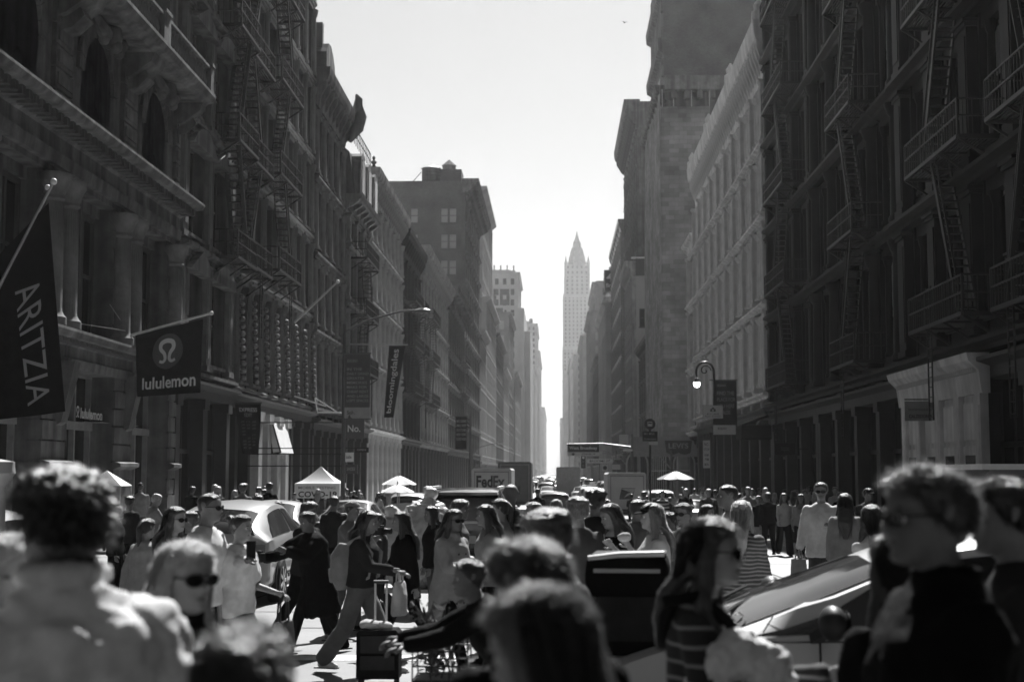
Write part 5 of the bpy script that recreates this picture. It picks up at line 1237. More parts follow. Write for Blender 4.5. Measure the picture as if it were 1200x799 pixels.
# long pale van on the right
c = at(1137, 553, 19); t = thing('white_van', 'pale passenger van with a bright roof edge behind the man in glasses', 'van', (c.x, 19, gz(19)))
M['van_dark'] = mat('van_lower', .12, .35, .1, 2, coat=.3)
zr = at(1137, 547, 19).z - gz(19)
mb = MB(); mb.prism([(0, .3), (0, zr - .9), (.12, zr - .2), (.3, zr), (5.2, zr), (5.5, zr - .3), (6.0, .9), (6.3, .8), (6.3, .3)], 'y', 0, 2.0); mb.build('body', M['van_dark'], t)
MB().box(.15, 5.3, -.03, 2.03, zr - .035, zr + .04).build('roof_edge', M['white'], t)
for k in range(4): MB().box(.3 + k * 1.25, 1.4 + k * 1.25, -.03, -.004, zr - .85, zr - .12).build('side_window', M['car_glass'], t)
MB().box(0, 6.2, -.035, -.004, zr - 1.05, zr - .98).build('side_strip', M['metal'], t); MB().box(.0, 6.2, -.03, -.004, zr - 1.35, zr - 1.12).build('side_band', M['car_silver'], t)
for wx in (1.0, 5.1): wheel(.36, .22, t, (wx, .1, .36), -1)
for wx in (1.0, 5.1): wheel(.36, .22, t, (wx, 1.9, .36), 1)
# ---- the hybrid cab in the foreground
TAXI = [(-2.25, .78, .4, .8, .92, .66), (-2.2, .84, .3, .92, 1.02, .7), (-1.95, .86, .22, .95, 1.2, .6), (-1.2, .87, .18, .97, 1.42, .58), (-.3, .87, .18, .97, 1.5, .57), (.2, .87, .18, .97, 1.47, .58), (.52, .87, .18, .97, 1.36, .62), (1.42, .87, .18, .965, 1.03, .78), (1.8, .86, .2, .9, .95, .74), (2.15, .8, .26, .76, .82, .66), (2.3, .66, .36, .62, .66, .5)]
cx = .967 + 1.42; cy = 7.7 + .87
t = thing('taxi', 'pale hybrid cab nosing in from the right in the foreground, leaves on its windscreen base', 'car', (cx, cy, 0), rad(180))
TX = t
car_mesh(TAXI, 5).build('body', M['taxi'], t, True)
for sd in (1, -1):
    side_patch(TAXI, 6.15, 6.95, 5.95, 6.2, side=sd, ra=4.1, rb=4.9).build('quarter_window', M['car_glass'], t, True)
    side_patch(TAXI, 4.3, 6.05, 4.3, 5.88, side=sd, ra=4.1, rb=4.9, n=10).build('front_window', M['car_glass'], t, True)
    side_patch(TAXI, 2.6, 4.2, 3.0, 4.2, side=sd, ra=4.1, rb=4.9, n=10).build('rear_side_window', M['car_glass'], t, True)
    for a, c in ((6.08, 5.91),):   # window surround
        side_patch(TAXI, 6.04, 6.16, 5.88, 5.96, side=sd, ra=4.08, rb=4.92, off=.01, n=1).build('window_post', M['trim'], t)
    sx_ = .98; pt = [ring_pt(cr(TAXI, 6.5), r) for r in (1.8, 2.3, 2.8, 3.4, 4.0)]
    MB().tube([(sx_ - .0 + .0 * i, sd * (p[1] + .002), p[2]) for i, p in enumerate(pt)], .006, 4).build('door_seam', M['trim'], t)
    MB().tube([(sx_ - .16, sd * .868, .955), (1.5, sd * .865, .95)], .005, 4).build('belt_seam', M['trim'], t)
    MB().tube([ (1.28, sd * .845, 1.0), (1.22, sd * .80, 1.08)], .004, 4).build('pillar_seam', M['trim'], t)
    mm = MB(); mm.ball((0, 0, 0), .12, 16, 10, (.62, 1.0, .78)); o = mm.build('wing_mirror', M['trim'], t, True, (.95, sd * 1.06, 1.07)); MB().bar((0, 0, -.02), (.06, -sd * .19, -.1), .06, .05).build('mirror_arm', M['trim'], o)
    MB().ball((-.075, 0, 0), .1, 12, 8, (.08, .95, .7)).build('mirror_glass', M['car_glass'], o, True)
    MB().box(.1, .34, sd * .868, sd * .905, .8, .84).build('door_handle', M['trim'], t)
    for wx in (-1.4, 1.45):
        ar = MB(); ar.prism([(wx + .4 * math.cos(a_), .33 + .4 * math.sin(a_)) for a_ in [math.pi * k / 14 for k in range(-1, 16)]], 'y', sd * .6, sd * .875); ar.build('wheel_arch', M['trim'], t); wheel(.33, .21, t, (wx, sd * .8, .33), sd)
    MB().box(1.9, 2.2, sd * .5, sd * .78, .66, .78).build('headlight', M['lamp_clear'], t); MB().box(-2.26, -2.1, sd * .5, sd * .78, .8, .95).build('tail_light', M['lamp_red'], t)
top_patch(TAXI, 6.1, 7.0, 5.22, n=10).build('windscreen', M['car_glass'], t, True)
top_patch(TAXI, 1.3, 2.9, 5.3).build('rear_window', M['car_glass'], t, True)
wp = MB()
for y in (-.15, .45): p = [ring_pt(cr(TAXI, q), 6.4) for q in (7.02, 6.9, 6.75)]; wp.tube([(p[0][0] + .03, y, p[0][2] + .02), (p[1][0], y - .25, p[1][2] + .025), (p[2][0] - .05, y - .5, p[2][2] + .03)], .012, 5)
wp.build('wiper', M['trim'], t); MB().box(1.4, 1.5, -.7, .7, 1.0, 1.035).build('cowl_grille', M['trim'], t)
mf = lambda u, v, l=0: Vector((1.18 - .22 * (1 - u) * 1 + .0, (.872 + l), .745 + v * .035)); mf = (lambda u, v, l=0: Vector((1.2 - .24 * u, .874 + l, .74 + v * .035)))
text_uv(mf, 'HYBRID', 0, .85, 0, 1, M['metal'], t, lift=.004, bold=.03); MB().ball((.94, .872, .765), .018, 8, 6, (1, .3, 1)).build('badge', M['metal'], t)

lf = MB()
for k in range(60):
    x = 1.36 + rnd.uniform(0, .22); y = rnd.uniform(-.78, .8); a = rnd.uniform(0, 6.3); s_ = rnd.uniform(.012, .03); z = 1.03 + (1.42 - x) * .42 * (x < 1.42) - (x - 1.42) * .25 * (x > 1.42) + .012 + .012 * 0
    dx, dy = math.cos(a) * s_, math.sin(a) * s_; lf.add([(x - dx, y - dy, z), (x + dy * .5, y - dx * .5, z + .008), (x + dx, y + dy, z + .004), (x - dy * .5, y + dx * .5, z + .01)], [(0, 1, 2, 3)])
lf.build('fallen_leaves', M['sign_white'], t, kind='stuff')
# ================================================================ PEOPLE
SK = {k: mat('skin_' + k, v, .48, .16, 14, .4, bump=.25, fine=300) for k, v in (('light', .25), ('mid', .17), ('tan', .11), ('dark', .05))}
HR = {k: mat('hair_' + k, v, .33, .35, 30, .7, stretch=(1, 1, .1), bump=.6, fine=160, coat=.0) for k, v in (('black', .012), ('brown', .03), ('light', .10), ('blond', .24), ('grey', .3))}
for m_ in HR.values(): b_ = m_.node_tree.nodes['Principled BSDF']; b_.inputs['Sheen Weight'].default_value = .06
CL = {}
def cloth_mat(k, v, rough=.85, **kw):
    m = mat('cloth_' + k, v, rough, .16, 9, .2, bump=.4, fine=240, **kw); b = m.node_tree.nodes['Principled BSDF']; b.inputs['Specular IOR Level'].default_value = .06 if v < .04 and k != 'leather' else .2; b.inputs['Sheen Weight'].default_value = min(.12, v * .5) if v > .04 else 0; b.inputs['Sheen Roughness'].default_value = .4; CL[k] = m; return m
for k, v in (('black', .008), ('ink', .003), ('charcoal', .028), ('dark', .055), ('mid', .13), ('denim', .12), ('grey', .22), ('tan', .27), ('light', .42), ('white', .62), ('leather', .02)): cloth_mat(k, v, .45 if k == 'leather' else .85)
def stripe_mat(name, a, c, per, duty=.25, dirn='z'):
    m = bpy.data.materials.new(name); m.use_nodes = True; t = m.node_tree; b = t.nodes['Principled BSDF']; b.inputs['Roughness'].default_value = .85
    tc = t.nodes.new('ShaderNodeTexCoord'); no = t.nodes.new('ShaderNodeTexNoise'); no.inputs['Scale'].default_value = 3.5; t.links.new(tc.outputs['Object'], no.inputs[0])
    sp = t.nodes.new('ShaderNodeSeparateXYZ'); t.links.new(tc.outputs['Object'], sp.inputs[0])
    m1 = t.nodes.new('ShaderNodeMath'); m1.operation = 'MULTIPLY_ADD'; m1.inputs[1].default_value = .05; t.links.new(no.outputs[0], m1.inputs[0]); t.links.new(sp.outputs[2], m1.inputs[2])
    m2 = t.nodes.new('ShaderNodeMath'); m2.operation = 'DIVIDE'; m2.inputs[1].default_value = per; t.links.new(m1.outputs[0], m2.inputs[0])
    m3 = t.nodes.new('ShaderNodeMath'); m3.operation = 'FRACT'; t.links.new(m2.outputs[0], m3.inputs[0])
    m4 = t.nodes.new('ShaderNodeMath'); m4.operation = 'LESS_THAN'; m4.inputs[1].default_value = duty; t.links.new(m3.outputs[0], m4.inputs[0])
    mx = t.nodes.new('ShaderNodeMix'); mx.data_type = 'RGBA'; mx.inputs[6].default_value = (a, a, a, 1); mx.inputs[7].default_value = (c, c, c, 1); t.links.new(m4.outputs[0], mx.inputs[0]); t.links.new(mx.outputs[2], b.inputs['Base Color'])
    CL[name] = m; return m
stripe_mat('striped_knit', .012, .2, .062, .2); stripe_mat('fine_stripe', .05, .22, .035, .4); stripe_mat('bold_stripe', .03, .5, .12, .5)
HS = {}
for k_, v_ in (('black', .045), ('brown', .08), ('light', .28), ('blond', .6), ('grey', .6)):     # thin strands let the sun through
    m_ = bpy.data.materials.new('strands_' + k_); m_.use_nodes = True; t_ = m_.node_tree; b_ = t_.nodes['Principled BSDF']; q_ = HR[k_].node_tree.nodes['Principled BSDF']
    b_.inputs['Base Color'].default_value = (v_ * .25,) * 3 + (1,); b_.inputs['Roughness'].default_value = .3
    tr_ = t_.nodes.new('ShaderNodeBsdfTranslucent'); tr_.inputs[0].default_value = (v_ * 2.2 if v_ < .3 else .85,) * 3 + (1,); mx_ = t_.nodes.new('ShaderNodeMixShader'); mx_.inputs[0].default_value = .5
    t_.links.new(b_.outputs[0], mx_.inputs[1]); t_.links.new(tr_.outputs[0], mx_.inputs[2]); t_.links.new(mx_.outputs[0], t_.nodes['Material Output'].inputs[0]); HS[HR[k_].name] = m_
M['lens'] = mat('dark_lens', .008, .08, 0, spec=.6); M['white_eye'] = mat('eye_white', .5, .3, 0); M['lip'] = mat('lips', .12, .45, 0)
TEX = bpy.data.textures.new('folds', 'CLOUDS'); TEX.noise_scale = .10; TEX.noise_depth = 3
TEX2 = bpy.data.textures.new('curls', 'CLOUDS'); TEX2.noise_scale = .028; TEX2.noise_depth = 2
TEX3 = bpy.data.textures.new('waves', 'CLOUDS'); TEX3.noise_scale = .05; TEX3.noise_depth = 2
BAKE = []
def V(*a): return Vector(a)
def remesh(o, vox, smooth=2, disp=None, st=.01):
    m = o.modifiers.new('r', 'REMESH'); m.mode = 'VOXEL'; m.voxel_size = vox; m.use_smooth_shade = True
    if disp is TEX: smooth = max(3, int(.085 / vox)); st *= 1.5
    if smooth: s_ = o.modifiers.new('s', 'SMOOTH'); s_.factor = .5; s_.iterations = smooth
    if disp: d = o.modifiers.new('d', 'DISPLACE'); d.texture = disp; d.strength = st; d.mid_level = .5 if st < .0 or disp is not TEX else .28; d.texture_coords = 'LOCAL'
    if o.name.startswith(('body', 'trousers')): q = o.modifiers.new('q', 'DECIMATE'); q.ratio = .5
    BAKE.append(o)
def loft(mb, secs, n=16, xf=None):
    """secs: (cx, cy, z, rx, ry) ellipses"""
    vs = []; fs = []
    for cx, cy, z, rx, ry in secs:
        for k in range(n):
            a = 2 * math.pi * k / n; c, s_ = math.cos(a), math.sin(a)
            p = V(cx + rx * math.copysign(abs(c) ** .85, c), cy + ry * math.copysign(abs(s_) ** .85, s_), z); vs.append(xf(p) if xf else p)
    for i in range(len(secs) - 1):
        for k in range(n): a = i * n + k; b_ = i * n + (k + 1) % n; fs.append((a, b_, b_ + n, a + n))
    fs.append(tuple(range(n - 1, -1, -1))); fs.append(tuple(range((len(secs) - 1) * n, len(secs) * n)))
    return mb.add(vs, fs)
HT = [(0, .052, .015, .020), (.04, .082, .035, .036), (.1, .092, .055, .047), (.2, .087, .070, .056), (.26, .088, .076, .060), (.34, .087, .083, .066), (.44, .083, .090, .071), (.52, .083, .095, .074), (.6, .092, .099, .0765), (.7, .092, .101, .077), (.8, .083, .096, .073), (.88, .066, .08, .061), (.94, .045, .057, .044), (.98, .022, .03, .024), (1, .004, .006, .005)]
def hrow(t):
    for i in range(len(HT) - 1):
        if t <= HT[i + 1][0]:
            a, b_ = HT[i], HT[i + 1]; f = (t - a[0]) / (b_[0] - a[0]); f = f * f * (3 - 2 * f) * .4 + f * .6
            return [a[k] + (b_[k] - a[k]) * f for k in range(1, 4)]
    return HT[-1][1:]
G = lambda x, s_: math.exp(-(x / s_) ** 2)
def hpoint(t, a, ex=0.0, face=True):
    """head surface; a=0 front, pi back. forward = -y. z from chin"""
    f, b_, w = hrow(t); c = math.cos(a); s_ = math.sin(a)
    y = -(f if c > 0 else b_) * math.copysign(abs(c) ** .9, c); x = w * math.copysign(abs(s_) ** .88, s_)
    if face:
        an = abs(a if a < math.pi else a - 2 * math.pi); nose = G(an, .2) * (.030 * G(t - .365, .05) + .017 * G(t - .43, .06) + .008 * G(t - .5, .05)); y -= nose
        y -= G(an, .3) * (.006 * G(t - .25, .022) + .006 * G(t - .195, .022) - .004 * G(t - .222, .01) + .006 * G(t - .07, .05) - .004 * G(t - .14, .025))
        y += .011 * G(an - .42, .22) * G(t - .5, .045); y -= .004 * G(an - .4, .35) * G(t - .575, .03); y -= .003 * G(an - .65, .25) * G(t - .4, .06)
    p = V(x, y, .23 * t); l = math.hypot(p.x, p.y) or 1
    if ex: p += V(p.x / l * ex, p.y / l * ex, ex * .9 * max(0, (t - .55) * 2.2))
    return p
def head_mesh(mb, xf, n=40, m=36):
    vs = []; fs = []
    for j in range(m + 1):
        t = j / m
        for k in range(n): vs.append(xf(hpoint(t, 2 * math.pi * k / n)))
    for j in range(m):
        for k in range(n): a = j * n + k; b_ = j * n + (k + 1) % n; fs.append((a, b_, b_ + n, a + n))
    fs.append(tuple(range(n - 1, -1, -1))); fs.append(tuple(range(m * n, (m + 1) * n))); mb.add(vs, fs)
    for sd in (-1, 1):   # ears
        e = [V(sd * .074, .012, .105), V(sd * .083, .02, .125), V(sd * .085, .022, .145), V(sd * .077, .015, .155)]; mb.tube([xf(p) for p in e], [.008, .014, .016, .009], 8)
def limb(mb, pts, rs, n=12):
    q = []; r_ = []
    for i in range(len(pts) - 1):
        for k in range(4): f = k / 4; q.append(pts[i] * (1 - f) + pts[i + 1] * f); r_.append(rs[i] * (1 - f) + rs[i + 1] * f)
    q.append(pts[-1]); r_.append(rs[-1]); d0 = (q[0] - q[1]).normalized(); d1 = (q[-1] - q[-2]).normalized()
    q = [q[0] + d0 * r_[0] * .6] + q + [q[-1] + d1 * r_[-1] * .5]; r_ = [r_[0] * .6] + r_ + [r_[-1] * .6]
    mb.tube(q, r_, n)
class Fig:
    def __init__(s, legs=(8, 4, -8, 6), arms=((5, 10, 15, 5), (5, 10, 15, 5)), lean=2, head=(0, 0), fem=False, stance=.09, bulk=1.0):
        s.fem = fem; s.bulk = bulk; sw = (.146 if fem else .172) * (1 + (bulk - 1) * .6); hwid = .09
        L = rad(lean)
        def ub(p):    # upper-body lean about the hips
            q = V(p.x, p.y, p.z - .95); return V(q.x, q.y * math.cos(L) - q.z * math.sin(L), q.z * math.cos(L) + q.y * math.sin(L) + .95)
        s.ub = ub; s.legs = []; 
        for i, sd in enumerate((1, -1)):     # sd=+1 : person's left (+x when facing -y)
            h, k = rad(legs[i * 2]), rad(legs[i * 2 + 1]); hip = V(sd * hwid, 0, .92)
            kn = hip + V(sd * .0, -math.sin(h), -math.cos(h)) * .43; a2 = h - k; an = kn + V(0, -math.sin(a2), -math.cos(a2)) * .42; an.x = sd * stance
            s.legs.append((hip, kn, an, a2))
        low = min(l[2].z for l in s.legs); s.dz = .085 - low
        s.arms = []
        for i, sd in enumerate((1, -1)):
            p, ab, el, inn = [rad(v) for v in arms[i]]; sh = ub(V(sd * sw, .004, 1.403))
            def dirv(pt, abd): return V(sd * math.sin(abd), -math.sin(pt) * math.cos(abd), -math.cos(pt) * math.cos(abd))
            u = dirv(p, ab); elb = sh + u * .29; f = dirv(p + el, ab - inn); wr = elb + f * .25; s.arms.append((sh, elb, wr, f, sd))
        hy, hp = rad(head[0]), rad(head[1]); neck = ub(V(0, -.005, 1.50)); hc = ub(V(0, -.03, 1.525))
        Rm = Matrix.Rotation(hy, 3, 'Z') @ Matrix.Rotation(hp, 3, 'X')
        piv = V(0, .03, .06)
        s.hx = lambda p: hc + piv + Rm @ (p - piv)
        s.top = s.hx(V(0, 0, .23)).z + s.dz
    def shift(s, mb): mb.v = [(x, y, z + s.dz) for x, y, z in mb.v]; return mb
    def body(s, voxel, root, skin, fingers=True):
        mb = MB(); head_mesh(mb, s.hx, *((40, 36) if voxel < .011 else (26, 22)))
        ub = s.ub; f = s.fem; w = .9 if f else 1; bk = s.bulk
        loft(mb, [(0, 0, .86, .12, .09), (0, .005, .94, .165, .11), (0, 0, 1.02, .15 * w, .1), (0, -.005, 1.1, (.125 if f else .14) * bk, .092 * bk), (0, -.01, 1.25, .155 * w * bk, .115 * bk), (0, 0, 1.36, .165 * w * bk, .105 * bk), (0, .005, 1.42, .135 * w, .078), (0, .01, 1.455, .09 * w, .066), (0, .012, 1.49, .058, .056)], 16, ub)
        limb(mb, [ub(V(0, .012, 1.44)), ub(V(0, .0, 1.5)), s.hx(V(0, .015, .05))], [.06, .05 if f else .057, .05 if f else .056])
        for hip, kn, an, a in s.legs: limb(mb, [hip, kn, an], [.085, .055, .037])
        for sh, el, wr, fd, sd in s.arms:
            limb(mb, [sh, el, wr], [.047 * w * bk, .04 * w, .026])
            pal = wr + fd * .05; side = fd.cross(V(sd, 0, 0)).normalized()
            mb.tube([wr - fd * .01, wr + fd * .03, wr + fd * .075, wr + fd * .095], [.022, .03, .036, .028], 10, sy=.55)
        for hip, kn, an, a in s.legs: limb(mb, [an + V(0, .02, -.03), an + V(0, -.05, -.05), an + V(0, -.13, -.062)], [.036, .036, .026], 8)
        o = s.shift(mb).build('body', skin, root, True); remesh(o, voxel, 2)
        if fingers:
            fb = MB()
            for sh, el, wr, fd, sd in s.arms:
                ax = V(0, 0, 1).cross(fd); ax = ax.normalized() if ax.length > .2 else V(1, 0, 0); nrm = fd.cross(ax).normalized()
                lat = (V(0, -1, 0) - fd * fd.dot(V(0, -1, 0))); lat = lat.normalized() if lat.length > .3 else ax
                inn = fd.cross(lat).normalized() * sd * (-1)
                if inn.x * sd > 0: inn = -inn
                for q, (off, ln) in enumerate(((.027, .068), (.009, .076), (-.009, .071), (-.026, .056))):
                    b0 = wr + fd * .085 + lat * off; cv = .35 + .12 * q
                    p1 = b0 + (fd * math.cos(cv * .6) + inn * math.sin(cv * .6)) * ln * .45; p2 = p1 + (fd * math.cos(cv * 1.6) + inn * math.sin(cv * 1.6)) * ln * .32; p3 = p2 + (fd * math.cos(cv * 2.6) + inn * math.sin(cv * 2.6)) * ln * .25
                    fb.tube([b0 - fd * .015, p1, p2, p3], [.0092, .0085, .0078, .006], 7)
                b0 = wr + fd * .03 + lat * .028; p1 = b0 + (fd * .7 + lat * .6 + inn * .3).normalized() * .035; p2 = p1 + (fd * .9 + lat * .2 + inn * .35).normalized() * .03
                fb.tube([b0 - lat * .01, p1, p2], [.012, .0105, .008], 7)
            s.shift(fb); o['_fing'] = 1; FING[o.name] = fb
        return o
    def top_g(s, root, m, grow=.016, hem=.86, vox=.016, name='shirt', sleeve=1.0, fold=.012, collar=0, flare=0, neck=.0, puff=0):
        mb = MB(); ub = s.ub; f = s.fem; w = .9 if f else 1; g = grow; bk = s.bulk
        secs = [(0, .0, hem, .165 + g + flare * .5, .12 + g + flare * .4)] if hem < .93 else []
        if hem < .8: secs.append((0, .0, (hem + .93) / 2, .165 + g + flare * .3, .12 + g + flare * .2))
        secs += [(0, .002, .95, .168 + g + (0 if f else -.005), .118 + g)] if hem < .95 else [(0, 0, hem, .155 * w + g, .105 + g)]
        secs += [(0, 0, 1.1, (.13 if f else .148) * bk + g * 1.2, .1 * bk + g * 1.1), (0, -.01, 1.25, .16 * w * bk + g, .122 * bk + g), (0, 0, 1.36, .168 * w * bk + g, .11 * bk + g), (0, .005, 1.42, .138 * w + g * .8, .08 + g * .7), (0, .01, 1.46, .095 * w + g * .5, .07 + g * .6), (0, .01, 1.488 - neck * .5, .064 + g * .4, .06 + g * .4)]
        if collar: secs.append((0, .008, 1.488 + collar, .066 + g * .5, .066 + g * .4))
        loft(mb, sorted(secs, key=lambda q: q[2]), 20, ub)
        for sh, el, wr, fd, sd in s.arms:
            e = el if sleeve < .7 else wr; r0 = .05 * w * bk + g * .65 + puff * .3
            if sleeve < .7: limb(mb, [sh, sh + (el - sh) * sleeve * 1.4], [r0, r0 * .95 + puff])
            else: limb(mb, [sh, el, el + (wr - el) * (sleeve if sleeve < 1 else .98)], [r0, .042 * w + g * .7 + puff, .032 + g * .55])
        o = s.shift(mb).build(name, m, root, True); remesh(o, vox, 2, TEX, fold); return o
    def pants(s, root, m, grow=.012, vox=.016, wide=0.0, length=1.0, name='trousers', fold=.012):
        mb = MB(); loft(mb, [(0, 0, .84, .11, .09), (0, .006, .93, .168 + grow, .115 + grow), (0, 0, 1.04, .148 + grow, .102 + grow)], 16)
        for hip, kn, an, a in s.legs:
            e = kn + (an - kn) * min(1, (length - .5) * 2) if length > .5 else hip + (kn - hip) * length * 2
            if length > .5: limb(mb, [hip, kn, e], [.088 + grow, .06 + grow + wide * .5, .042 + grow + wide])
            else: limb(mb, [hip, e], [.09 + grow, .075 + grow + wide])
        o = s.shift(mb).build(name, m, root, True); remesh(o, vox, 2, TEX, fold); return o
    def skirt(s, root, m, hem=.5, top=1.05, flare=.1, vox=.016, name='skirt', fold=.02):
        mb = MB(); fy = (s.legs[0][1].y + s.legs[1][1].y) / 2; sp = abs(s.legs[0][1].y - s.legs[1][1].y) * .5
        loft(mb, [(0, fy * .8, hem, .17 + flare, .12 + flare + sp), (0, fy * .4, (hem + .93) / 2, .175 + flare * .5, .125 + flare * .5 + sp * .5), (0, .004, .94, .178, .125), (0, 0, top, .145, .105)], 20)
        o = s.shift(mb).build(name, m, root, True); remesh(o, vox, 2, TEX, fold); return o
    def shoes(s, root, m, name='shoe', boot=0):
        for hip, kn, an, a in s.legs:
            mb = MB(); z = an.z; tilt = min(.0, 0)
            pts = [an + V(0, .045, -.035), an + V(0, .0, -.035), an + V(0, -.07, -.05), an + V(0, -.14, -.06), an + V(0, -.17, -.064)]
            mb.tube(pts, [.034, .044, .04, .034, .018], 10, sy=1); 
            if boot: limb(mb, [kn + (an - kn) * (1 - boot), an + V(0, .01, -.02)], [.062, .047])
            else: limb(mb, [an + V(0, .01, .02), an + V(0, .01, -.03)], [.046, .045])
            s.shift(mb); mb.v = [(x, y, max(z_, s.dz + an.z - .083)) for x, y, z_ in mb.v]; mb.build(name, m, root, True)
            so = MB(); so.box(an.x - .042, an.x + .042, an.y - .175, an.y + .085, an.z + s.dz - .085, an.z + s.dz - .07); so.build('sole', M['grey'] if m in (CL['white'], CL['light']) else M['black'], root)
    def hair(s, root, kind, m, vox=.011, strands=300, length=.3, seed=1, back=.02):
        if kind == 'bald': return
        rr = random.Random(seed); mb = MB(); n, mm = 40, 26
        th = {'short': .014, 'curly': .022, 'long': .016, 'bun': .013, 'pony': .013, 'tousled': .026, 'crop': .006}[kind]
        lowside = {'short': .42, 'curly': .36, 'long': .05, 'bun': .42, 'pony': .42, 'tousled': .4, 'crop': .46}[kind]; lowback = {'short': .2, 'curly': .12, 'long': 0, 'bun': .2, 'pony': .2, 'tousled': .2, 'crop': .25}[kind]
        def cover(t, an):
            hl = .80 - .10 * (an / 1.05) if an < 1.05 else (.70 - (.70 - lowside) * (an - 1.05) / .45 if an < 1.5 else lowside + (lowback - lowside) * min(1, (an - 1.5) / 1.0))
            return min(1, max(0, (t - hl) / .05))
        vs = []; fs = []
        for j in range(mm + 1):
            t = j / mm
            for k in range(n):
                a = 2 * math.pi * k / n; an = min(a, 2 * math.pi - a); c = cover(t, an)
                vs.append(s.hx(hpoint(t, a, (-.016 + (th + .016 + (.01 if kind in ('curly', 'tousled') and t > .8 else 0)) * c), False)))
        for j in range(mm):
            for k in range(n): a = j * n + k; b_ = j * n + (k + 1) % n; fs.append((a, b_, b_ + n, a + n))
        fs.append(tuple(range(n - 1, -1, -1))); fs.append(tuple(range(mm * n, (mm + 1) * n))); mb.add(vs, fs)
        bk = lambda x, y, z: s.hx(V(x, y, z))
        if kind == 'long':
            n_ = 7; L_ = length; base = s.ub(V(0, .07, 1.45))
            secs = []
            for i in range(n_ + 1):
                f = i / n_; zz = .17 - f * (L_ + .12); p = bk(0, .045, max(zz, .02))
                if zz < .02: q = s.ub(V(0, .085 + min(1, -(zz - .02) / .12) * (.035 + back * .9), 1.525 + zz)); p = V(p.x * .4 + q.x * .6, q.y, q.z)
                secs.append((p.x, p.y + .012, p.z, (.086 + .014 * math.sin(f * 3) - .055 * max(0, f - .7) / .3), .05 - .022 * f))
            loft(mb, secs[::-1], 18)
            for sd in (-1, 1):
                pts = [bk(sd * .07, .0, .17), bk(sd * .082, .0, .1), bk(sd * .078, .01, .03)]; q = s.ub(V(sd * .1, -.02, 1.44)); pts += [q, s.ub(V(sd * .105, -.085, 1.44 - L_ * .45)), s.ub(V(sd * .1, -.105, 1.44 - L_ * .8))]
                limb(mb, pts, [.022, .03, .034, .036, .034, .014], 10)
        if kind == 'bun': c = bk(0, .115, .19); mb.ball(c, .045, 14, 9)
        if kind == 'pony': limb(mb, [bk(0, .1, .17), bk(0, .135, .12), bk(0, .13, 0), bk(0, .12, -.12 - length * .4)], [.028, .034, .034, .012], 12)
        o = s.shift(mb).build('hair', m, root, True)
        remesh(o, vox, 2 if kind in ('long', 'pony', 'bun', 'crop') else 1, TEX2 if kind in ('curly',) else TEX3, {'curly': .028, 'tousled': .024, 'crop': .004}.get(kind, .014))
        if strands:
            sb = MB(); w = .0014 if vox < .009 else .0026
            for _ in range(strands):
                for _t in range(20):
                    t = rr.uniform(.3, 1.0) ** .8; a = rr.uniform(0, 2 * math.pi); an = min(a, 2 * math.pi - a)
                    if cover(t, an) > .5: break
                if kind == 'long' and rr.random() < .7:
                    a = math.pi + rr.uniform(-1.5, 1.5); t0 = rr.uniform(.5, .97); pts = [s.hx(hpoint(t0, a, th + .003, False)), s.hx(hpoint(max(.3, t0 - .3), a, th + .01, False))]
                    xx = math.sin(a) * -.0 + (hpoint(.4, a, 0, False).x) * 1.15; ln = length * rr.uniform(.4, 1.02)
                    for q in (.3, .6, 1): z_ = 1.525 + .05 - ln * q; pts.append(s.ub(V(xx * (1 + .15 * math.sin(q * 5 + a)), .105 + back * .9 + .03 * rr.random() - .03 * (q < .4), z_)) + V(rr.uniform(-.008, .008), rr.uniform(-.004, .012), 0))
                else:
                    p = s.hx(hpoint(t, a, th - .002, False)); p2 = s.hx(hpoint(t, a, th + .02, False)); nn = (p2 - p).normalized(); tg = V(rr.uniform(-1, 1), rr.uniform(-1, 1), rr.uniform(-1.2, .3)).normalized(); L2 = {'curly': .024, 'tousled': .03, 'crop': .008, 'short': .026}.get(kind, .022) * rr.uniform(.4, 1.2); cmb = s.hx(V(math.sin(a * 3) * .3, -.6 if t > .8 else .5, -.5 if t < .8 else .25)) - s.hx(V(0, 0, 0)); tg = (tg * .45 + cmb).normalized() if kind != 'curly' else tg
                    k1 = {'curly': .8, 'tousled': .5}.get(kind, .25)
                    pts = [p, p + (nn * k1 + tg * .6) * L2 * .5, p + (nn * k1 * .7 + tg * 1.1) * L2]
                    if kind == 'curly': pts.append(pts[-1] + (tg * .3 - nn * .8) * L2 * .5)
                d = V(rr.uniform(-1, 1), rr.uniform(-1, 1), rr.uniform(-.3, .3)).normalized() * w; vs = []
                for i, q in enumerate(pts): f = 1 - .8 * i / (len(pts) - 1); vs += [q - d * f, q + d * f]
                sb.add(vs, [(2 * i, 2 * i + 1, 2 * i + 3, 2 * i + 2) for i in range(len(pts) - 1)])
            s.shift(sb).build('loose_strands', HS.get(m.name, m), o, kind='stuff')
        return o
    def face(s, root, glasses=None, skin=None, brow=None, detail=True):
        up = V(0, 0, s.dz)
        if detail and glasses != 'sun':
            for sd in (-1, 1):
                c = s.hx(V(sd * .031, -.072, .116)) + up; MB().ball((0, 0, 0), .0125, 10, 7).build('eye', M['white_eye'], root, True, c); c2 = s.hx(V(sd * .031, -.0825, .116)) + up; MB().ball((0, 0, 0), .0055, 8, 5).build('iris', M['lens'], root, True, c2)
                MB().tube([s.hx(V(sd * x, -y, .137)) + up for x, y in ((.014, .093), (.03, .0925), (.048, .083))], [.003, .0042, .0025], 6).build('eyebrow', brow or HR['black'], root, True)
        if detail:
            MB().tube([s.hx(V(x, -y, .0535)) + up for x, y in ((-.024, .080), (-.01, .0925), (0, .0945), (.01, .0925), (.024, .080))], [.002, .0052, .0062, .0052, .002], 6).build('lips', M['lip'], root, True)
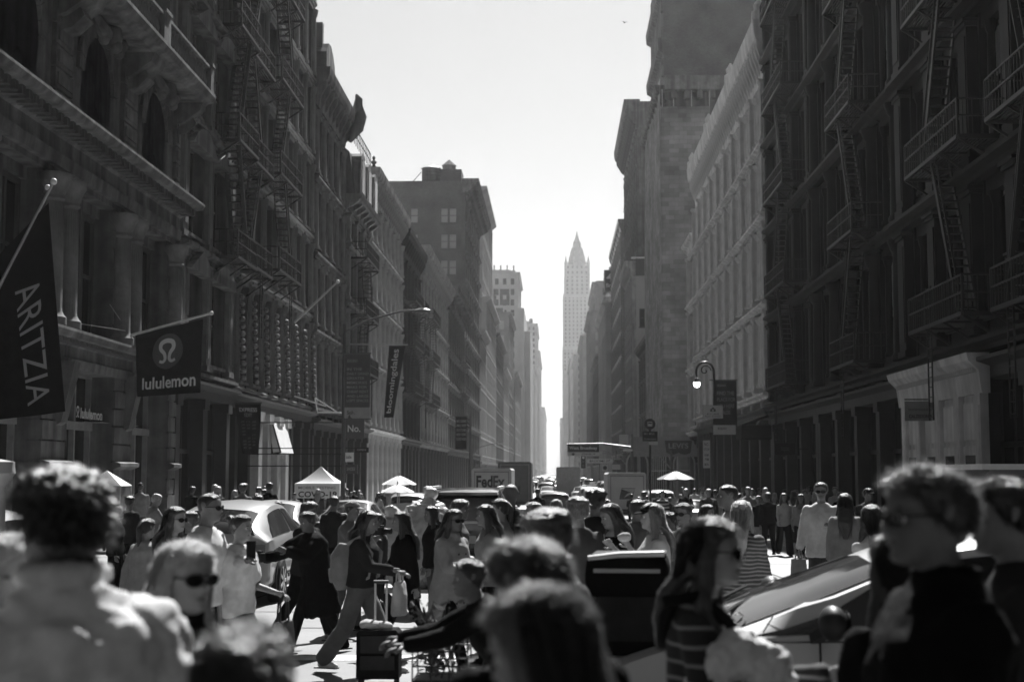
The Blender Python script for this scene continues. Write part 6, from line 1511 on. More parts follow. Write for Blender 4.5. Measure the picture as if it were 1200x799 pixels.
        if glasses:
            g = MB(); mt = M['lens'] if glasses == 'sun' else M['black']
            for sd in (-1, 1):
                ring = []
                for k in range(16): a = 2 * math.pi * k / 16; ring.append(s.hx(V(sd * (.035 + (.031 if glasses == 'sun' else .026) * math.cos(a)), -.099 + .012 * abs((.034 + .028 * math.cos(a)) / .06) ** 2, .118 + (.022 if math.sin(a) < 0 else .016) * math.sin(a))) + up)
                if glasses == 'sun': g.add(ring + [p + V(0, 0, 0) + (s.hx(V(0, .004, 0)) - s.hx(V(0, 0, 0))) for p in ring], [tuple(range(16)), tuple(range(31, 15, -1))] + [(k, k + 16, (k + 1) % 16 + 16, (k + 1) % 16) for k in range(16)])
                g.tube(ring + [ring[0]], .0034, 5)
                g.tube([s.hx(V(sd * .062, -.086, .122)) + up, s.hx(V(sd * .079, -.03, .124)) + up, s.hx(V(sd * .08, .02, .12)) + up], .0028, 5)
            g.tube([s.hx(V(-.01, -.101, .122)) + up, s.hx(V(.01, -.101, .122)) + up], .0026, 5); g.build('sunglasses' if glasses == 'sun' else 'glasses', mt, root, True)
    def cap(s, root, m):
        up = V(0, 0, s.dz); mb = MB(); n = 28; vs = []; fs = []
        for j in range(9):
            t = .70 + .3 * j / 8
            for k in range(n): p = s.hx(hpoint(t, 2 * math.pi * k / n, .014 if t > .72 else .011, False)) + up; vs.append(p)
        for j in range(8):
            for k in range(n): a = j * n + k; b_ = j * n + (k + 1) % n; fs.append((a, b_, b_ + n, a + n))
        fs.append(tuple(range(8 * n, 9 * n))); mb.add(vs, fs); o = mb.build('cap', m, root, True)
        br = MB(); vs = []
        for r_, z in ((.0, .165), (.03, .163), (.062, .155), (.078, .148)):
            for k in range(9): a = (k - 4) / 4 * 1.15; vs.append(s.hx(V(math.sin(a) * (.083 + r_ * .0), -.088 * math.cos(a) - r_ * math.cos(a * .8), z)) + up)
        br.add(vs + [v + V(0, 0, -.004) for v in vs], [(j * 9 + k, j * 9 + k + 1, j * 9 + k + 10, j * 9 + k + 9) for j in range(3) for k in range(8)] + [(36 + j * 9 + k, 36 + j * 9 + k + 9, 36 + j * 9 + k + 10, 36 + j * 9 + k + 1) for j in range(3) for k in range(8)]).build('brim', m, o, True)
FING = {}
POSES = {
 'walk': dict(legs=(26, 6, -20, 16), arms=((-20, 9, 14, 4), (22, 9, 30, 6)), lean=4), 'walk2': dict(legs=(-18, 14, 24, 6), arms=((20, 9, 30, 6), (-18, 9, 14, 4)), lean=4),
 'stand': dict(legs=(3, 2, -3, 4), arms=((4, 9, 14, 4), (2, 9, 12, 4)), lean=1), 'phone': dict(legs=(10, 4, -8, 8), arms=((28, 6, 86, 28), (32, 6, 80, 30)), lean=4, head=(0, 16)),
 'hold': dict(legs=(8, 4, -8, 8), arms=((18, 8, 92, 34), (4, 9, 14, 4)), lean=2), 'bagarm': dict(legs=(18, 4, -14, 12), arms=((6, 12, 70, 10), (-10, 9, 16, 4)), lean=3)}
def person(label, px, ytop, Y, yaw, top=('mid', {}), legs=('denim', {}), hair=('short', 'brown'), skin='light', pose='walk', fem=False, glasses=None, shoe='black', boot=0, cap=None, vox=.015,
           head=None, lean=None, arms=None, extra=None, skirt=None, strands=480, group='people crossing the street', outer=None, bulk=1.0, legpose=None, hlen=.3, gvox=None, fing=True, name='person', detail=True, x=None, stance=.09):
    P = dict(POSES[pose]); 
    if head is not None: P['head'] = head
    if lean is not None: P['lean'] = lean
    if arms is not None: P['arms'] = arms
    if legpose is not None: P['legs'] = legpose
    f = Fig(fem=fem, bulk=bulk, stance=stance, **P); pt = at(px, ytop, Y); X_ = pt.x if x is None else x; g = ground(X_, Y)
    k = (pt.z - g) / (f.top + (.02 if hair[0] not in ('bald', 'crop') else 0) + (.015 if hair[0] in ('curly', 'tousled') else 0)); t = thing(name, label, 'person', (X_, Y, g), rad(yaw), group); t.scale = (k, k, k); t['fig'] = 1
    del t['fig']
    gv = gvox or vox * 1.25
    f.body(vox, t, SK[skin], fing)
    if top: f.top_g(t, CL[top[0]], vox=gv, **top[1])
    if outer: f.top_g(t, CL[outer[0]], vox=gv, **outer[1])
    if legs: f.pants(t, CL[legs[0]], vox=gv, **legs[1])
    if skirt: f.skirt(t, CL[skirt[0]], vox=gv, **skirt[1])
    f.shoes(t, CL[shoe], 'boot' if boot else 'shoe', boot)
    f.hair(t, hair[0], HR[hair[1]], min(.014, vox * .9), strands, hlen, seed=int(px * 7 + ytop), back=(outer or top)[1].get('grow', .02))
    f.face(t, glasses, brow=HR[hair[1]], detail=detail)
    if cap: f.cap(t, CL[cap])
    t_f[t.name] = (f, k); return t, f
t_f = {}
def hand(t, f, i):       # world position of hand i (0 = person's left)
    k = t.scale[0]; sh, el, wr, fd, sd = f.arms[i]; p = (wr + fd * .09 + V(0, 0, f.dz)) * k; return Matrix.Rotation(t.rotation_euler.z, 3, 'Z') @ p + t.location
def on(t, f, p):         # world position of a body-space point
    return Matrix.Rotation(t.rotation_euler.z, 3, 'Z') @ ((V(*p) + V(0, 0, f.dz)) * t.scale[0]) + t.location
def bake():
    dg = bpy.context.evaluated_depsgraph_get(); dg.update(); new = []
    for o in BAKE: new.append(bpy.data.meshes.new_from_object(o.evaluated_get(dg), preserve_all_data_layers=False, depsgraph=dg))
    for o, me in zip(BAKE, new):
        o.modifiers.clear(); nm = o.data.name
        if o.name in FING:
            fb = FING[o.name]; nv = len(me.vertices); vs = [tuple(v.co) for v in me.vertices] + fb.v; fs = [tuple(p.vertices) for p in me.polygons] + [tuple(i + nv for i in q) for q in fb.f]
            m2 = bpy.data.meshes.new(nm); m2.from_pydata(vs, [], fs); m2.materials.append(o.data.materials[0]); m2.polygons.foreach_set('use_smooth', [True] * len(m2.polygons)); me = m2
        o.data = me
        if '_fing' in o: del o['_fing']
    BAKE.clear()
# ================================================================ THE CROWD
J = lambda g=.03, **k: dict(grow=g, name='jacket', **k)
fg = dict(strands=5500, gvox=.0125)
# ---- foreground
F1 = person('curly dark-haired man in a pale collared shirt seen from behind, large at lower left', 80, 541, 3.3, 198, ('white', dict(grow=.03, collar=.05, fold=.06)), ('charcoal', {}), ('curly', 'black'), 'mid', 'stand', vox=.0092, head=(38, -4), lean=9, bulk=1.1, **fg)
F2 = person('blonde woman in sunglasses and striped scarf cut off by the left edge', 2, 622, 3.9, 70, ('bold_stripe', dict(grow=.03, fold=.03)), ('dark', {}), ('long', 'blond'), 'light', 'stand', fem=True, glasses='sun', vox=.0092, hlen=.2, **fg)
F3 = person('blonde woman in dark sunglasses and black coat behind the curly-haired man', 208, 630, 4.45, 52, ('black', dict(grow=.03, name='coat', collar=.05, fold=.02)), ('black', {}), ('long', 'blond'), 'light', 'hold', fem=True, glasses='sun', vox=.0092, hlen=.24, **fg)
F4 = person('top of a dark smooth head rising at the bottom edge, lower left', 281, 727, 2.35, 180, ('black', dict(grow=.025)), ('black', {}), ('short', 'black'), 'mid', 'stand', vox=.0092, **fg)
F5 = person('long-haired woman with head bowed at the bottom centre edge', 660, 683, 2.55, 215, ('dark', dict(grow=.02)), ('black', {}), ('long', 'brown'), 'light', 'stand', fem=True, vox=.0092, head=(30, 14), hlen=.36, **fg)
F6 = person('dark thick-haired man directly behind the woman with bowed head', 634, 626, 3.45, 205, ('black', dict(grow=.03)), ('black', {}), ('short', 'brown'), 'mid', 'stand', vox=.0092, head=(20, 8), **fg)
F7 = person('woman in black striped knit top and sunglasses carrying a puffy white coat', 818, 603, 4.9, 72, ('striped_knit', dict(grow=.012, fold=.012)), ('black', {}), ('long', 'black'), 'light', 'hold', fem=True, glasses='sun', vox=.0092, hlen=.28, arms=((38, 6, 62, 20), (10, 10, 90, 22)), **fg)
F8 = person('tall man in glasses and dark jacket facing left, large at lower right', 1103, 541, 3.65, -82, ('ink', dict(grow=.03, name='jacket', collar=.03, fold=.03)), ('black', {}), ('short', 'brown'), 'tan', 'stand', glasses='clear', vox=.0085, bulk=1.06, **fg)
F9 = person('short-haired person in dark clothes cut off by the right edge', 1192, 556, 4.6, -100, ('charcoal', dict(grow=.03, collar=.02, name='jacket')), ('black', {}), ('short', 'black'), 'mid', 'stand', vox=.0092, **fg)
F10 = person('woman with black hair and black coat between the taxi mirror and the man in glasses', 1060, 620, 4.5, 200, ('black', dict(grow=.05, name='coat', hem=.6, fold=.03)), ('black', {}), ('long', 'black'), 'mid', 'stand', fem=True, vox=.0092, hlen=.4, **fg)
F11 = person('messy-haired person looking left, behind the dark thick-haired man', 652, 594, 6.2, -60, ('dark', dict(grow=.03)), ('black', {}), ('tousled', 'brown'), 'mid', 'stand', vox=.009, head=(0, 8), strands=1200)
# cyclist with the box on his back
F12 = person('bent cyclist in black, hidden behind the thick-haired man, carrying the delivery box', 606, 652, 7.6, -78, ('black', dict(grow=.03, name='jacket')), ('black', {}), ('short', 'black'), 'mid', 'stand', lean=30, legpose=(40, 45, 8, 10), arms=((62, 6, 18, 4), (60, 6, 20, 4)), strands=300)
# ---- crossing the street, left to right
C = person
c1 = C('small girl in a pale sweater walking left of the woman with dark sunglasses', 168, 606, 14, 150, ('tan', dict(grow=.03)), ('denim', {}), ('pony', 'black'), 'light', 'walk', fem=True)
c2 = C('woman with long straight black hair and dark sunglasses facing right', 199, 592, 12.2, 68, ('mid', dict(grow=.02)), ('black', {}), ('long', 'black'), 'light', 'walk', fem=True, glasses='sun', hlen=.34)
c3 = C('man in a white shirt with a black neck strap, facing right beside the white car', 240, 578, 11, 76, ('white', dict(grow=.026, fold=.02)), ('black', {}), ('crop', 'black'), 'mid', 'hold', glasses='sun')
c4 = C('woman in a white blouse with black bag and hair tied back, facing right', 277, 601, 11.2, 66, ('white', dict(grow=.035, sleeve=.55, fold=.025, puff=.02)), None, ('bun', 'black'), 'light', 'bagarm', fem=True, skirt=('charcoal', dict(hem=.62, flare=.05)))
c5 = C('young man in dark shirt and striped trainers striding right with a folded paper', 358, 587, 16, 60, ('charcoal', dict(grow=.025)), ('black', {}), ('tousled', 'black'), 'light', 'walk', shoe='grey')
c6 = C('person in a black coat and high boots bending over a camera', 372, 598, 14.8, -50, None, ('black', {}), ('short', 'black'), 'mid', 'walk2', outer=('black', dict(grow=.05, hem=.5, flare=.1, name='coat', fold=.03)), boot=.7, lean=10, arms=((48, 12, 60, 16), (60, 14, 10, 4)), head=(0, 12))
c7 = C('man in a pale cap raising a camera, facing right', 408, 586, 17, 70, ('grey', dict(grow=.025)), ('denim', {}), ('short', 'brown'), 'light', 'phone', cap='tan', head=(0, 4))
c8 = C('woman in dark jacket and loose jeans pulling the black suitcase', 424, 597, 13.4, 74, None, ('denim', dict(wide=.035)), ('long', 'black'), 'mid', 'walk', fem=True, outer=('charcoal', dict(grow=.03, hem=.93, name='jacket')), shoe='white', arms=((8, 14, 74, 4), (34, 8, 52, 4)), hlen=.16, head=(0, 12))
c9 = C('long-haired woman in a black coat facing left with a black shoulder bag', 476, 598, 14.6, -78, None, ('black', {}), ('long', 'brown'), 'light', 'walk', fem=True, outer=('black', dict(grow=.035, hem=.72, flare=.04, name='coat')), hlen=.4, head=(0, -4))
c10 = C('woman in a long pale trench coat with dark buttons and sunglasses', 527, 595, 13.5, 48, None, ('black', {}), ('long', 'black'), 'tan', 'walk2', fem=True, glasses='sun', outer=('tan', dict(grow=.04, hem=.36, flare=.1, name='trench_coat', fold=.02, collar=.03)), hlen=.26, arms=((4, 10, 24, 4), (30, 8, 60, 10)))
c11 = C('curly-haired woman behind the one in the trench coat', 534, 584, 16.2, 70, ('mid', {}), ('black', {}), ('curly', 'brown'), 'mid', 'walk', fem=True)
c12 = C('woman in a short-sleeved grey top facing left with a coffee and tote bag', 574, 590, 14, -76, ('grey', dict(grow=.03, sleeve=.55)), ('black', {}), ('long', 'brown'), 'light', 'hold', fem=True, arms=((16, 8, 88, 14), (20, 8, 84, 16)), hlen=.2)
c13 = C('ponytailed woman in a sleeveless grey dress beside the bald man', 590, 583, 15.2, -100, ('grey', dict(grow=.012, sleeve=.1)), None, ('pony', 'black'), 'light', 'stand', fem=True, skirt=('grey', dict(hem=.5)))
c14 = C('bald man in a dark jacket seen from behind', 598, 567, 15.4, 172, ('charcoal', J(.035)), ('black', {}), ('bald', 'black'), 'mid', 'stand', bulk=1.1)
c15 = C('short-haired boy facing left beside the bald man', 629, 587, 15, -80, ('charcoal', J()), ('denim', {}), ('short', 'light'), 'light', 'stand')
c16 = C('fair-haired woman with a bun seen over the messy-haired person', 652, 584, 18, 180, ('light', {}), ('black', {}), ('bun', 'light'), 'light', 'stand', fem=True)
c17 = C('man with wavy fair hair and a backpack, back to us', 679, 581, 12.4, 200, ('dark', J()), ('charcoal', {}), ('tousled', 'light'), 'light', 'stand')
c18 = C('tall young man with dark curly hair above the crowd', 696, 571, 14, 130, ('charcoal', J()), ('black', {}), ('curly', 'black'), 'mid', 'stand')
c19 = C('smiling woman with sunglasses pushed up on her hair, facing left', 724, 589, 12.6, -66, ('light', dict(grow=.02)), ('black', {}), ('long', 'brown'), 'light', 'phone', fem=True, outer=('black', dict(grow=.035, name='jacket', hem=.95, neck=.08)), hlen=.3)
c20 = C('woman in a black cap eating something, facing left', 768, 588, 11.8, -80, ('light', dict(grow=.022, sleeve=.5)), ('denim', {}), ('long', 'light'), 'light', 'stand', fem=True, cap='black', arms=((30, 10, 118, 18), (38, 8, 96, 20)), hlen=.34)
c21 = C('dark-haired person in black between the black cap and the sunglasses', 788, 599, 14.5, -60, ('black', J()), ('black', {}), ('short', 'black'), 'mid', 'stand')
c22 = C('woman in dark sunglasses right of the black cap', 803, 588, 14, -40, ('dark', J()), ('black', {}), ('short', 'brown'), 'light', 'stand', fem=True, glasses='sun')
c23 = C('tall man with cropped hair facing left behind the blonde in stripes', 857, 568, 14, -84, ('light', dict(grow=.025)), ('charcoal', {}), ('crop', 'black'), 'mid', 'stand')
c24 = C('blonde woman in a dark striped sweater looking down the street', 868, 585, 12, 158, ('fine_stripe', dict(grow=.035, fold=.02, hem=.82)), ('mid', dict(wide=.02)), ('long', 'blond'), 'light', 'stand', fem=True, hlen=.36, arms=((26, 10, 88, 24), (6, 10, 20, 4)))
c25 = C('man in an open white shirt and sunglasses walking towards us', 962, 564, 19, -14, ('white', dict(grow=.04, hem=.78, flare=.05, fold=.02)), ('dark', dict(wide=.045)), ('short', 'brown'), 'light', 'stand', glasses='sun', arms=((8, 12, 100, 34), (2, 14, 20, 4)))
c26 = C('long-haired woman in a pale coat next to the man in white', 990, 577, 17.6, 168, None, ('grey', {}), ('long', 'brown'), 'light', 'stand', fem=True, outer=('tan', dict(grow=.05, hem=.55, flare=.08, name='coat')), hlen=.42)
c27 = C('woman with big dark curls in a sleeveless top, back to us', 1023, 590, 11.4, 190, ('light', dict(grow=.012, sleeve=.1)), ('denim', {}), ('long', 'black'), 'mid', 'stand', fem=True, hlen=.36)
c28 = C('man in a dark cap and sweatshirt behind the woman with curls', 1015, 571, 27, 20, ('charcoal', J()), ('denim', {}), ('short', 'black'), 'mid', 'walk', cap='black')
c29 = C('dark-haired man at the shop window behind the small girl', 151, 580, 24, 160, ('charcoal', J()), ('black', {}), ('short', 'black'), 'mid', 'stand', vox=.018, strands=80)
c30 = C('white-haired person bending behind the woman with long straight hair', 179, 578, 26, 120, ('grey', J()), ('black', {}), ('short', 'grey'), 'light', 'phone', vox=.018, strands=80)
c31 = C('curly dark head behind the sunglasses of the long straight hair', 222, 598, 15, 30, ('dark', J()), ('black', {}), ('curly', 'black'), 'mid', 'stand', vox=.016, strands=150)
c32 = C('man with back turned in a pale shirt left of the silver car roof', 303, 579, 26, 178, ('tan', dict(grow=.03)), ('black', {}), ('short', 'black'), 'mid', 'stand', vox=.018, strands=80)
c33 = C('woman in a grey top with back turned beside the man in a pale shirt', 326, 586, 25, 186, ('mid', dict(grow=.02)), ('black', {}), ('long', 'brown'), 'light', 'stand', fem=True, vox=.018, strands=80)
c34 = C('dark-coated person between the white car and the shop', 136, 592, 21, 90, ('black', J()), ('black', {}), ('bun', 'black'), 'mid', 'stand', fem=True, vox=.018, strands=80)
c35 = C('man in dark jacket behind the man in the pale cap', 392, 580, 22, 200, ('charcoal', J()), ('black', {}), ('short', 'black'), 'mid', 'stand', vox=.018, strands=80)
c36 = C('woman with dark ponytail behind the suitcase puller', 444, 600, 17.5, -60, ('dark', J()), ('black', {}), ('pony', 'black'), 'mid', 'stand', fem=True, vox=.016, strands=120)
c37 = C('woman in a black jacket partly hidden by the trench coat', 508, 592, 17.4, -70, ('black', J()), ('denim', {}), ('long', 'black'), 'light', 'stand', fem=True, vox=.016, strands=120)
c38 = C('person in grey right of the smiling woman', 745, 584, 15.5, 140, ('mid', J()), ('black', {}), ('short', 'brown'), 'light', 'stand', vox=.016, strands=120)
c39 = C('dark-haired man facing left behind the tall curly-haired one', 711, 583, 17, -70, ('black', J()), ('black', {}), ('short', 'black'), 'mid', 'stand', vox=.016, strands=120)
c40 = C('woman in a dark dress left of the tall cropped man', 826, 590, 17, 60, ('charcoal', J()), ('black', {}), ('long', 'black'), 'light', 'stand', fem=True, vox=.016, strands=120)
# ---- pedestrians further off on the right
q1 = C('woman in a pale blouse and black wide trousers walking towards us on the right', 918, 577, 38, 4, ('light', dict(grow=.02)), ('black', dict(wide=.05)), ('long', 'black'), 'light', 'walk', fem=True, vox=.018, strands=60)
q2 = C('woman in black with a pale top just right of the one in wide black trousers', 938, 578, 37, -6, ('grey', dict(grow=.02)), ('black', {}), ('long', 'black'), 'light', 'walk2', fem=True, vox=.018, strands=60)
q3 = C('dark-dressed man with his back to us left of the woman in wide trousers', 900, 576, 38.5, 178, ('black', J()), ('black', {}), ('short', 'black'), 'mid', 'walk', vox=.018, strands=60)
q4 = C('man in a plain grey t-shirt standing among the people on the right', 876, 570, 40, 10, ('grey', dict(grow=.03, sleeve=.5)), ('mid', {}), ('crop', 'black'), 'light', 'stand', vox=.018, strands=0)
q5 = C('person in black vest over pale shorts beside the grey t-shirt man', 889, 580, 39, -8, ('black', dict(grow=.02)), ('tan', dict(length=.45, wide=.02)), ('short', 'black'), 'light', 'walk', vox=.018, strands=60)
q6 = C('person in a long dark coat with pale hat, alone against the black columns', 830, 572, 43, 6, None, ('black', {}), ('short', 'grey'), 'light', 'stand', vox=.018, outer=('dark', dict(grow=.05, hem=.6, flare=.06, name='coat')), strands=0)
q7 = C('man with folded arms and dark jacket in front of the white sedan on the right', 803, 572, 50, 20, ('black', J()), ('charcoal', {}), ('short', 'grey'), 'light', 'hold', vox=.018, strands=0)
q8 = C('person in a boldly striped top near the mail truck', 776, 574, 48, 15, ('bold_stripe', dict(grow=.02)), ('black', {}), ('short', 'brown'), 'light', 'stand', fem=True, vox=.018, strands=0)
q9 = C('man in black sitting low on a bicycle in front of the middle wagon', 630, 572, 44, 178, ('black', J()), ('black', {}), ('crop', 'black'), 'mid', 'stand', vox=.018, strands=0)
# ---- prototypes for the far crowd
PR = []
spec = [('woman in pale top and black trousers', ('light', dict(grow=.02)), ('black', {}), ('long', 'black'), 'light', 'walk', True, None),
 ('man in a black jacket and jeans', ('black', J()), ('denim', {}), ('short', 'black'), 'mid', 'walk2', False, None),
 ('man in a white shirt and dark trousers', ('white', dict(grow=.03)), ('charcoal', {}), ('crop', 'black'), 'light', 'stand', False, None),
 ('woman in a long dark coat', None, ('black', {}), ('bun', 'brown'), 'light', 'walk', True, ('charcoal', dict(grow=.045, hem=.5, flare=.06, name='coat'))),
 ('man in a mid-grey hooded top', ('mid', dict(grow=.04, collar=.03)), ('charcoal', {}), ('tousled', 'brown'), 'light', 'walk', False, None),
 ('fair-haired woman in a dark top', ('dark', dict(grow=.02)), ('mid', {}), ('long', 'blond'), 'light', 'stand', True, None),
 ('dark-haired person all in black', ('black', J()), ('black', {}), ('curly', 'black'), 'mid', 'phone', False, None),
 ('woman in a belted tan coat', None, ('denim', {}), ('pony', 'brown'), 'light', 'walk2', True, ('tan', dict(grow=.04, hem=.55, flare=.06, name='coat'))),
 ('man in a cap and grey t-shirt', ('grey', dict(grow=.03, sleeve=.5)), ('dark', {}), ('short', 'brown'), 'light', 'stand', False, None)]
for k, (lab, tp, lg, hr, sk_, po, fm_, ou) in enumerate(spec):
    t, f = C(lab, 650, 560, 60 + k, 0, tp, lg, hr, sk_, po, fem=fm_, outer=ou, vox=.024, gvox=.028, strands=0, fing=False, group='people on the far pavements', cap='charcoal' if k == 8 else None, detail=False, name='pedestrian')
    t.scale = (1, 1, 1); PR.append((t, f, lab))
bake()
rc = random.Random(5); seats = []
def free(x, y): return all((x - a) ** 2 + (y - b_) ** 2 > .42 for a, b_ in seats)
for side, n, (xa, xb), (ya, yb) in (('left', 34, (-11.6, -7.7), (34, 78)), ('right', 40, (7.1, 11.0), (36, 84)), ('middle', 12, (3.0, 7.0), (48, 72))):
    k = 0; tries = 0
    while k < n and tries < 2000:
        tries += 1; x = rc.uniform(xa, xb); y = ya + (yb - ya) * rc.random() ** .9
        if free(x, y) and not (side == 'middle' and (abs(x - 5.9) < 1.6 and 57 < y < 68)) and not (abs(x) < 8.9 and abs(y - 75) < 1.5): seats.append((x, y)); k += 1
used = {}; ordn = ['leftmost', 'second from left', 'third from left', 'fourth from left', 'fifth from left', 'sixth from left', 'seventh from left', 'eighth from left', 'ninth from left', 'tenth from left', 'eleventh from left', 'twelfth from left']
items = [(x, y, rc.randrange(len(PR))) for x, y in seats]
first = set(); items.sort(key=lambda q: q[0] / q[1])
for x, y, k in items:
    t, f, lab = PR[k]; zone = 'left pavement' if x < 0 else ('right pavement' if x > 7.05 else 'road by the right kerb'); z = {'left pavement': 'L', 'right pavement': 'R'}.get(zone, 'M'); c = used.get((k, z), 0); used[(k, z)] = c + 1
    o = t if k not in first else copy_tree(t); first.add(k); o.location = (x, y, ground(x, y)); o.rotation_euler.z = rad(rc.choice((0, 0, 180, 180, 180)) + rc.uniform(-30, 30)); s_ = rc.uniform(.9, 1.04) * 1.0; o.scale = (s_,) * 3
    o['label'] = '%s, %s such on the %s' % (lab, ordn[min(c, 11)], zone) if z != 'M' else '%s, %s such on the %s' % (lab, ordn[min(c, 11)], 'road at right')
for t, f, lab in PR:
    if PR.index((t, f, lab)) not in first: bpy.data.objects.remove(t)

import os
if os.environ.get('LABELDBG'):
    for o in S.objects:
        if 'label' in o and len(o['label'].split()) > 16: print('LONG', len(o['label'].split()), o['label'])
# ================================================================ THINGS CARRIED AND LEFT AROUND
def soft(mb, name, m, root, vox=.012, disp=.01, smooth=3, tex=None):
    o = mb.build(name, m, root, True); remesh(o, vox, smooth, tex or TEX, disp); return o
M['plastic'] = mat('cloudy_plastic', .55, .25, .25, 3, .5, bump=.3)
# suitcase
t8, f8 = c8; hp = hand(t8, f8, 0); 
X_ = at(445, 700, 12.6).x; Y = 12.6; g = ground(X_, Y); ztop = at(445, 736, Y).z - g
t = thing('suitcase', 'black wheeled suitcase with a tall handle pulled by the woman in loose jeans', 'suitcase', (X_, Y, g))
mb = MB(); w, d = .185, .13
poly = [(-w, .07), (w, .07), (w, ztop - .03), (w - .03, ztop), (-w + .03, ztop), (-w, ztop - .03)]; mb.prism(poly, 'y', -d, d); mb.build('shell', CL['black'], t)
MB().box(-w * .8, w * .8, -d - .025, -d - .002, .15, ztop * .55).build('front_pocket', CL['charcoal'], t); MB().box(-w * .8, w * .8, -d - .02, -d - .002, ztop * .6, ztop * .9).build('front_pocket', CL['charcoal'], t)
zh = at(450, 682, Y).z - g
for sx in (-.045, .055): MB().tube([(sx, .05, ztop - .02), (sx, .05, zh)], .011, 8).build('handle_tube', M['metal'], t)
MB().tube([(-.06, .05, zh), (.07, .05, zh)], .016, 8).build('handle_grip', M['black'], t)
for sx in (-1, 1):
    for sy in (-1, 1): mb = MB(); mb.lathe([(.02, -.012), (.035, -.01), (.035, .01), (.02, .012)], n=12); mb.v = [(z + sx * (w - .03), y + sy * (d - .03), x + .036) for x, y, z in mb.v]; mb.build('wheel', M['tyre'], t)
tb = thing('bundle', 'pale crumpled bundle strapped on top of the black suitcase', 'bundle', (X_ - .02, Y - .02, g + ztop)); mb = MB(); mb.ball((-.06, 0, .035), .07, 12, 8, (1.3, 1, .5)).ball((.07, 0, .03), .055, 12, 8, (1.2, 1.1, .55)); soft(mb, 'cloth', CL['light'], tb, .01, .03)
# backpack of the woman with the suitcase
p = on(t8, f8, (0, .165, 1.17)); t = thing('backpack', 'pale grey backpack worn by the woman pulling the suitcase', 'backpack', p, t8.rotation_euler.z)
mb = MB(); mb.tube([(0, .0, -.22), (0, .02, -.1), (0, .03, .08), (0, .01, .2)], [.1, .15, .14, .07], 14, sy=.62); soft(mb, 'pack', CL['grey'], t); mb = MB(); mb.tube([(0, .1, -.16), (0, .115, -.02)], [.08, .08], 12, sy=.4); soft(mb, 'pocket', CL['tan'], t)
for sx in (-1, 1): MB().tube([(sx * .07, -.03, .2), (sx * .1, -.17, .27), (sx * .11, -.3, .12), (sx * .11, -.27, -.1), (sx * .1, -.06, -.18)], .018, 6, sy=.4).build('strap', CL['tan'], t, True)
# totes and bags
def bag(label, fig, i, w, h, d, m, kind='tote', dz=0.0, off=(0, 0, 0), cat='bag', rz=None, handle=.2, name=None):
    t0, f0 = fig; p = hand(t0, f0, i) + V(*off); top = p.z - handle; t = thing(name or 'hand_bag', label, cat, (p.x, p.y, top - h), t0.rotation_euler.z if rz is None else rad(rz))
    mb = MB(); loft(mb, [(0, 0, 0, w / 2, d / 2), (0, 0, h * .1, w / 2 * 1.05, d / 2 * 1.1), (0, 0, h * .6, w / 2 * 1.03, d / 2), (0, 0, h, w / 2 * .96, d / 2 * .45)], 24); soft(mb, 'bag_body', m, t, .01, .012)
    for sy in (-1, 1): MB().tube([(-w * .22, sy * d * .15, h * .97), (-w * .2, sy * d * .1, h + handle * .7), (0, 0, h + handle), (w * .2, sy * d * .1, h + handle * .7), (w * .22, sy * d * .15, h * .97)], .009, 6).build('strap', m, t, True)
    return t
tt = bag('grey canvas tote with a dark oval print held by the coffee drinker', c12, 0, .36, .4, .1, CL['grey'], rz=0, handle=.12, off=(.02, -.1, 0))
mb = MB(); mb.prism([(.055 * math.cos(k * .35), .2 + .11 * math.sin(k * .35)) for k in range(18)], 'y', -.075, -.066); mb.build('oval_print', CL['black'], tt)
bag('black handbag hanging from the forearm of the woman in the white blouse', c4, 0, .26, .22, .1, CL['leather'], off=(0, -.03, 0)); bag('black shoulder bag of the woman in the black coat', c9, 1, .32, .24, .12, CL['leather'], handle=.3, off=(.1, 0, .1))
bag('small translucent handbag held against the trench coat', c10, 0, .2, .16, .08, CL['tan'], handle=.1); bag('crumpled paper bag carried by the man in white', c25, 1, .2, .24, .08, CL['tan'], handle=.06); bag('pale shopping bag between the suitcase puller and the woman in black', c8, 1, .22, .3, .1, CL['light'], handle=.1)
# phones, papers, drinks, camera
def small(name, label, cat, p, rz, build): t = thing(name, label, cat, p, rad(rz)); build(t); return t
for fg_, i, lab in ((c19, 0, 'dark phone in the hands of the smiling woman'), (c24, 0, 'dark phone in the hand of the blonde in stripes'), (c3, 0, 'black phone held by the man in the white shirt')):
    small('phone', lab, 'phone', hand(*fg_, i) + V(0, 0, -.01), 20, lambda t: (MB().box(-.036, .036, -.004, .004, 0, .145).build('case', M['black'], t), MB().box(-.032, .032, -.0055, -.0042, .008, .137).build('screen', M['lens'], t)))
small('coffee_cup', 'white paper coffee cup held by the woman with the tote bag', 'cup', hand(*c12, 0) + V(-.02, -.02, .0), 0, lambda t: (MB().lathe([(.028, 0), (.04, .11), (.042, .112)], n=16).build('cup', M['white'], t, True), MB().lathe([(.043, .113), (.042, .122), (.036, .128)], n=16).build('lid', M['white'], t, True)))
small('food', 'small pale snack held to the mouth of the woman in the black cap', 'food', hand(*c20, 0), 0, lambda t: soft(MB().ball((0, 0, .02), .045, 12, 8, (1.2, .8, .8)), 'snack', CL['light'], t, .008, .02))
small('paper_folder', 'folded white paper held by the striding young man', 'paper', at(362, 662, 15.2), -10, lambda t: MB().prism([(-.06, -.16), (.0, -.16), (.12, .14), (.02, .16)], 'y', -.004, .004).build('sheets', M['white'], t))
def camera_(t): MB().box(-.065, .065, -.03, .03, 0, .09).box(-.03, .03, -.02, .02, .091, .115).build('camera_body', M['black'], t); mb = MB(); mb.lathe([(.036, 0), (.036, .03), (.032, .04), (.034, .09)], n=18); mb.v = [(x, -z - .03, y + .045) for x, y, z in mb.v]; mb.build('lens_barrel', M['trim'], t, True)
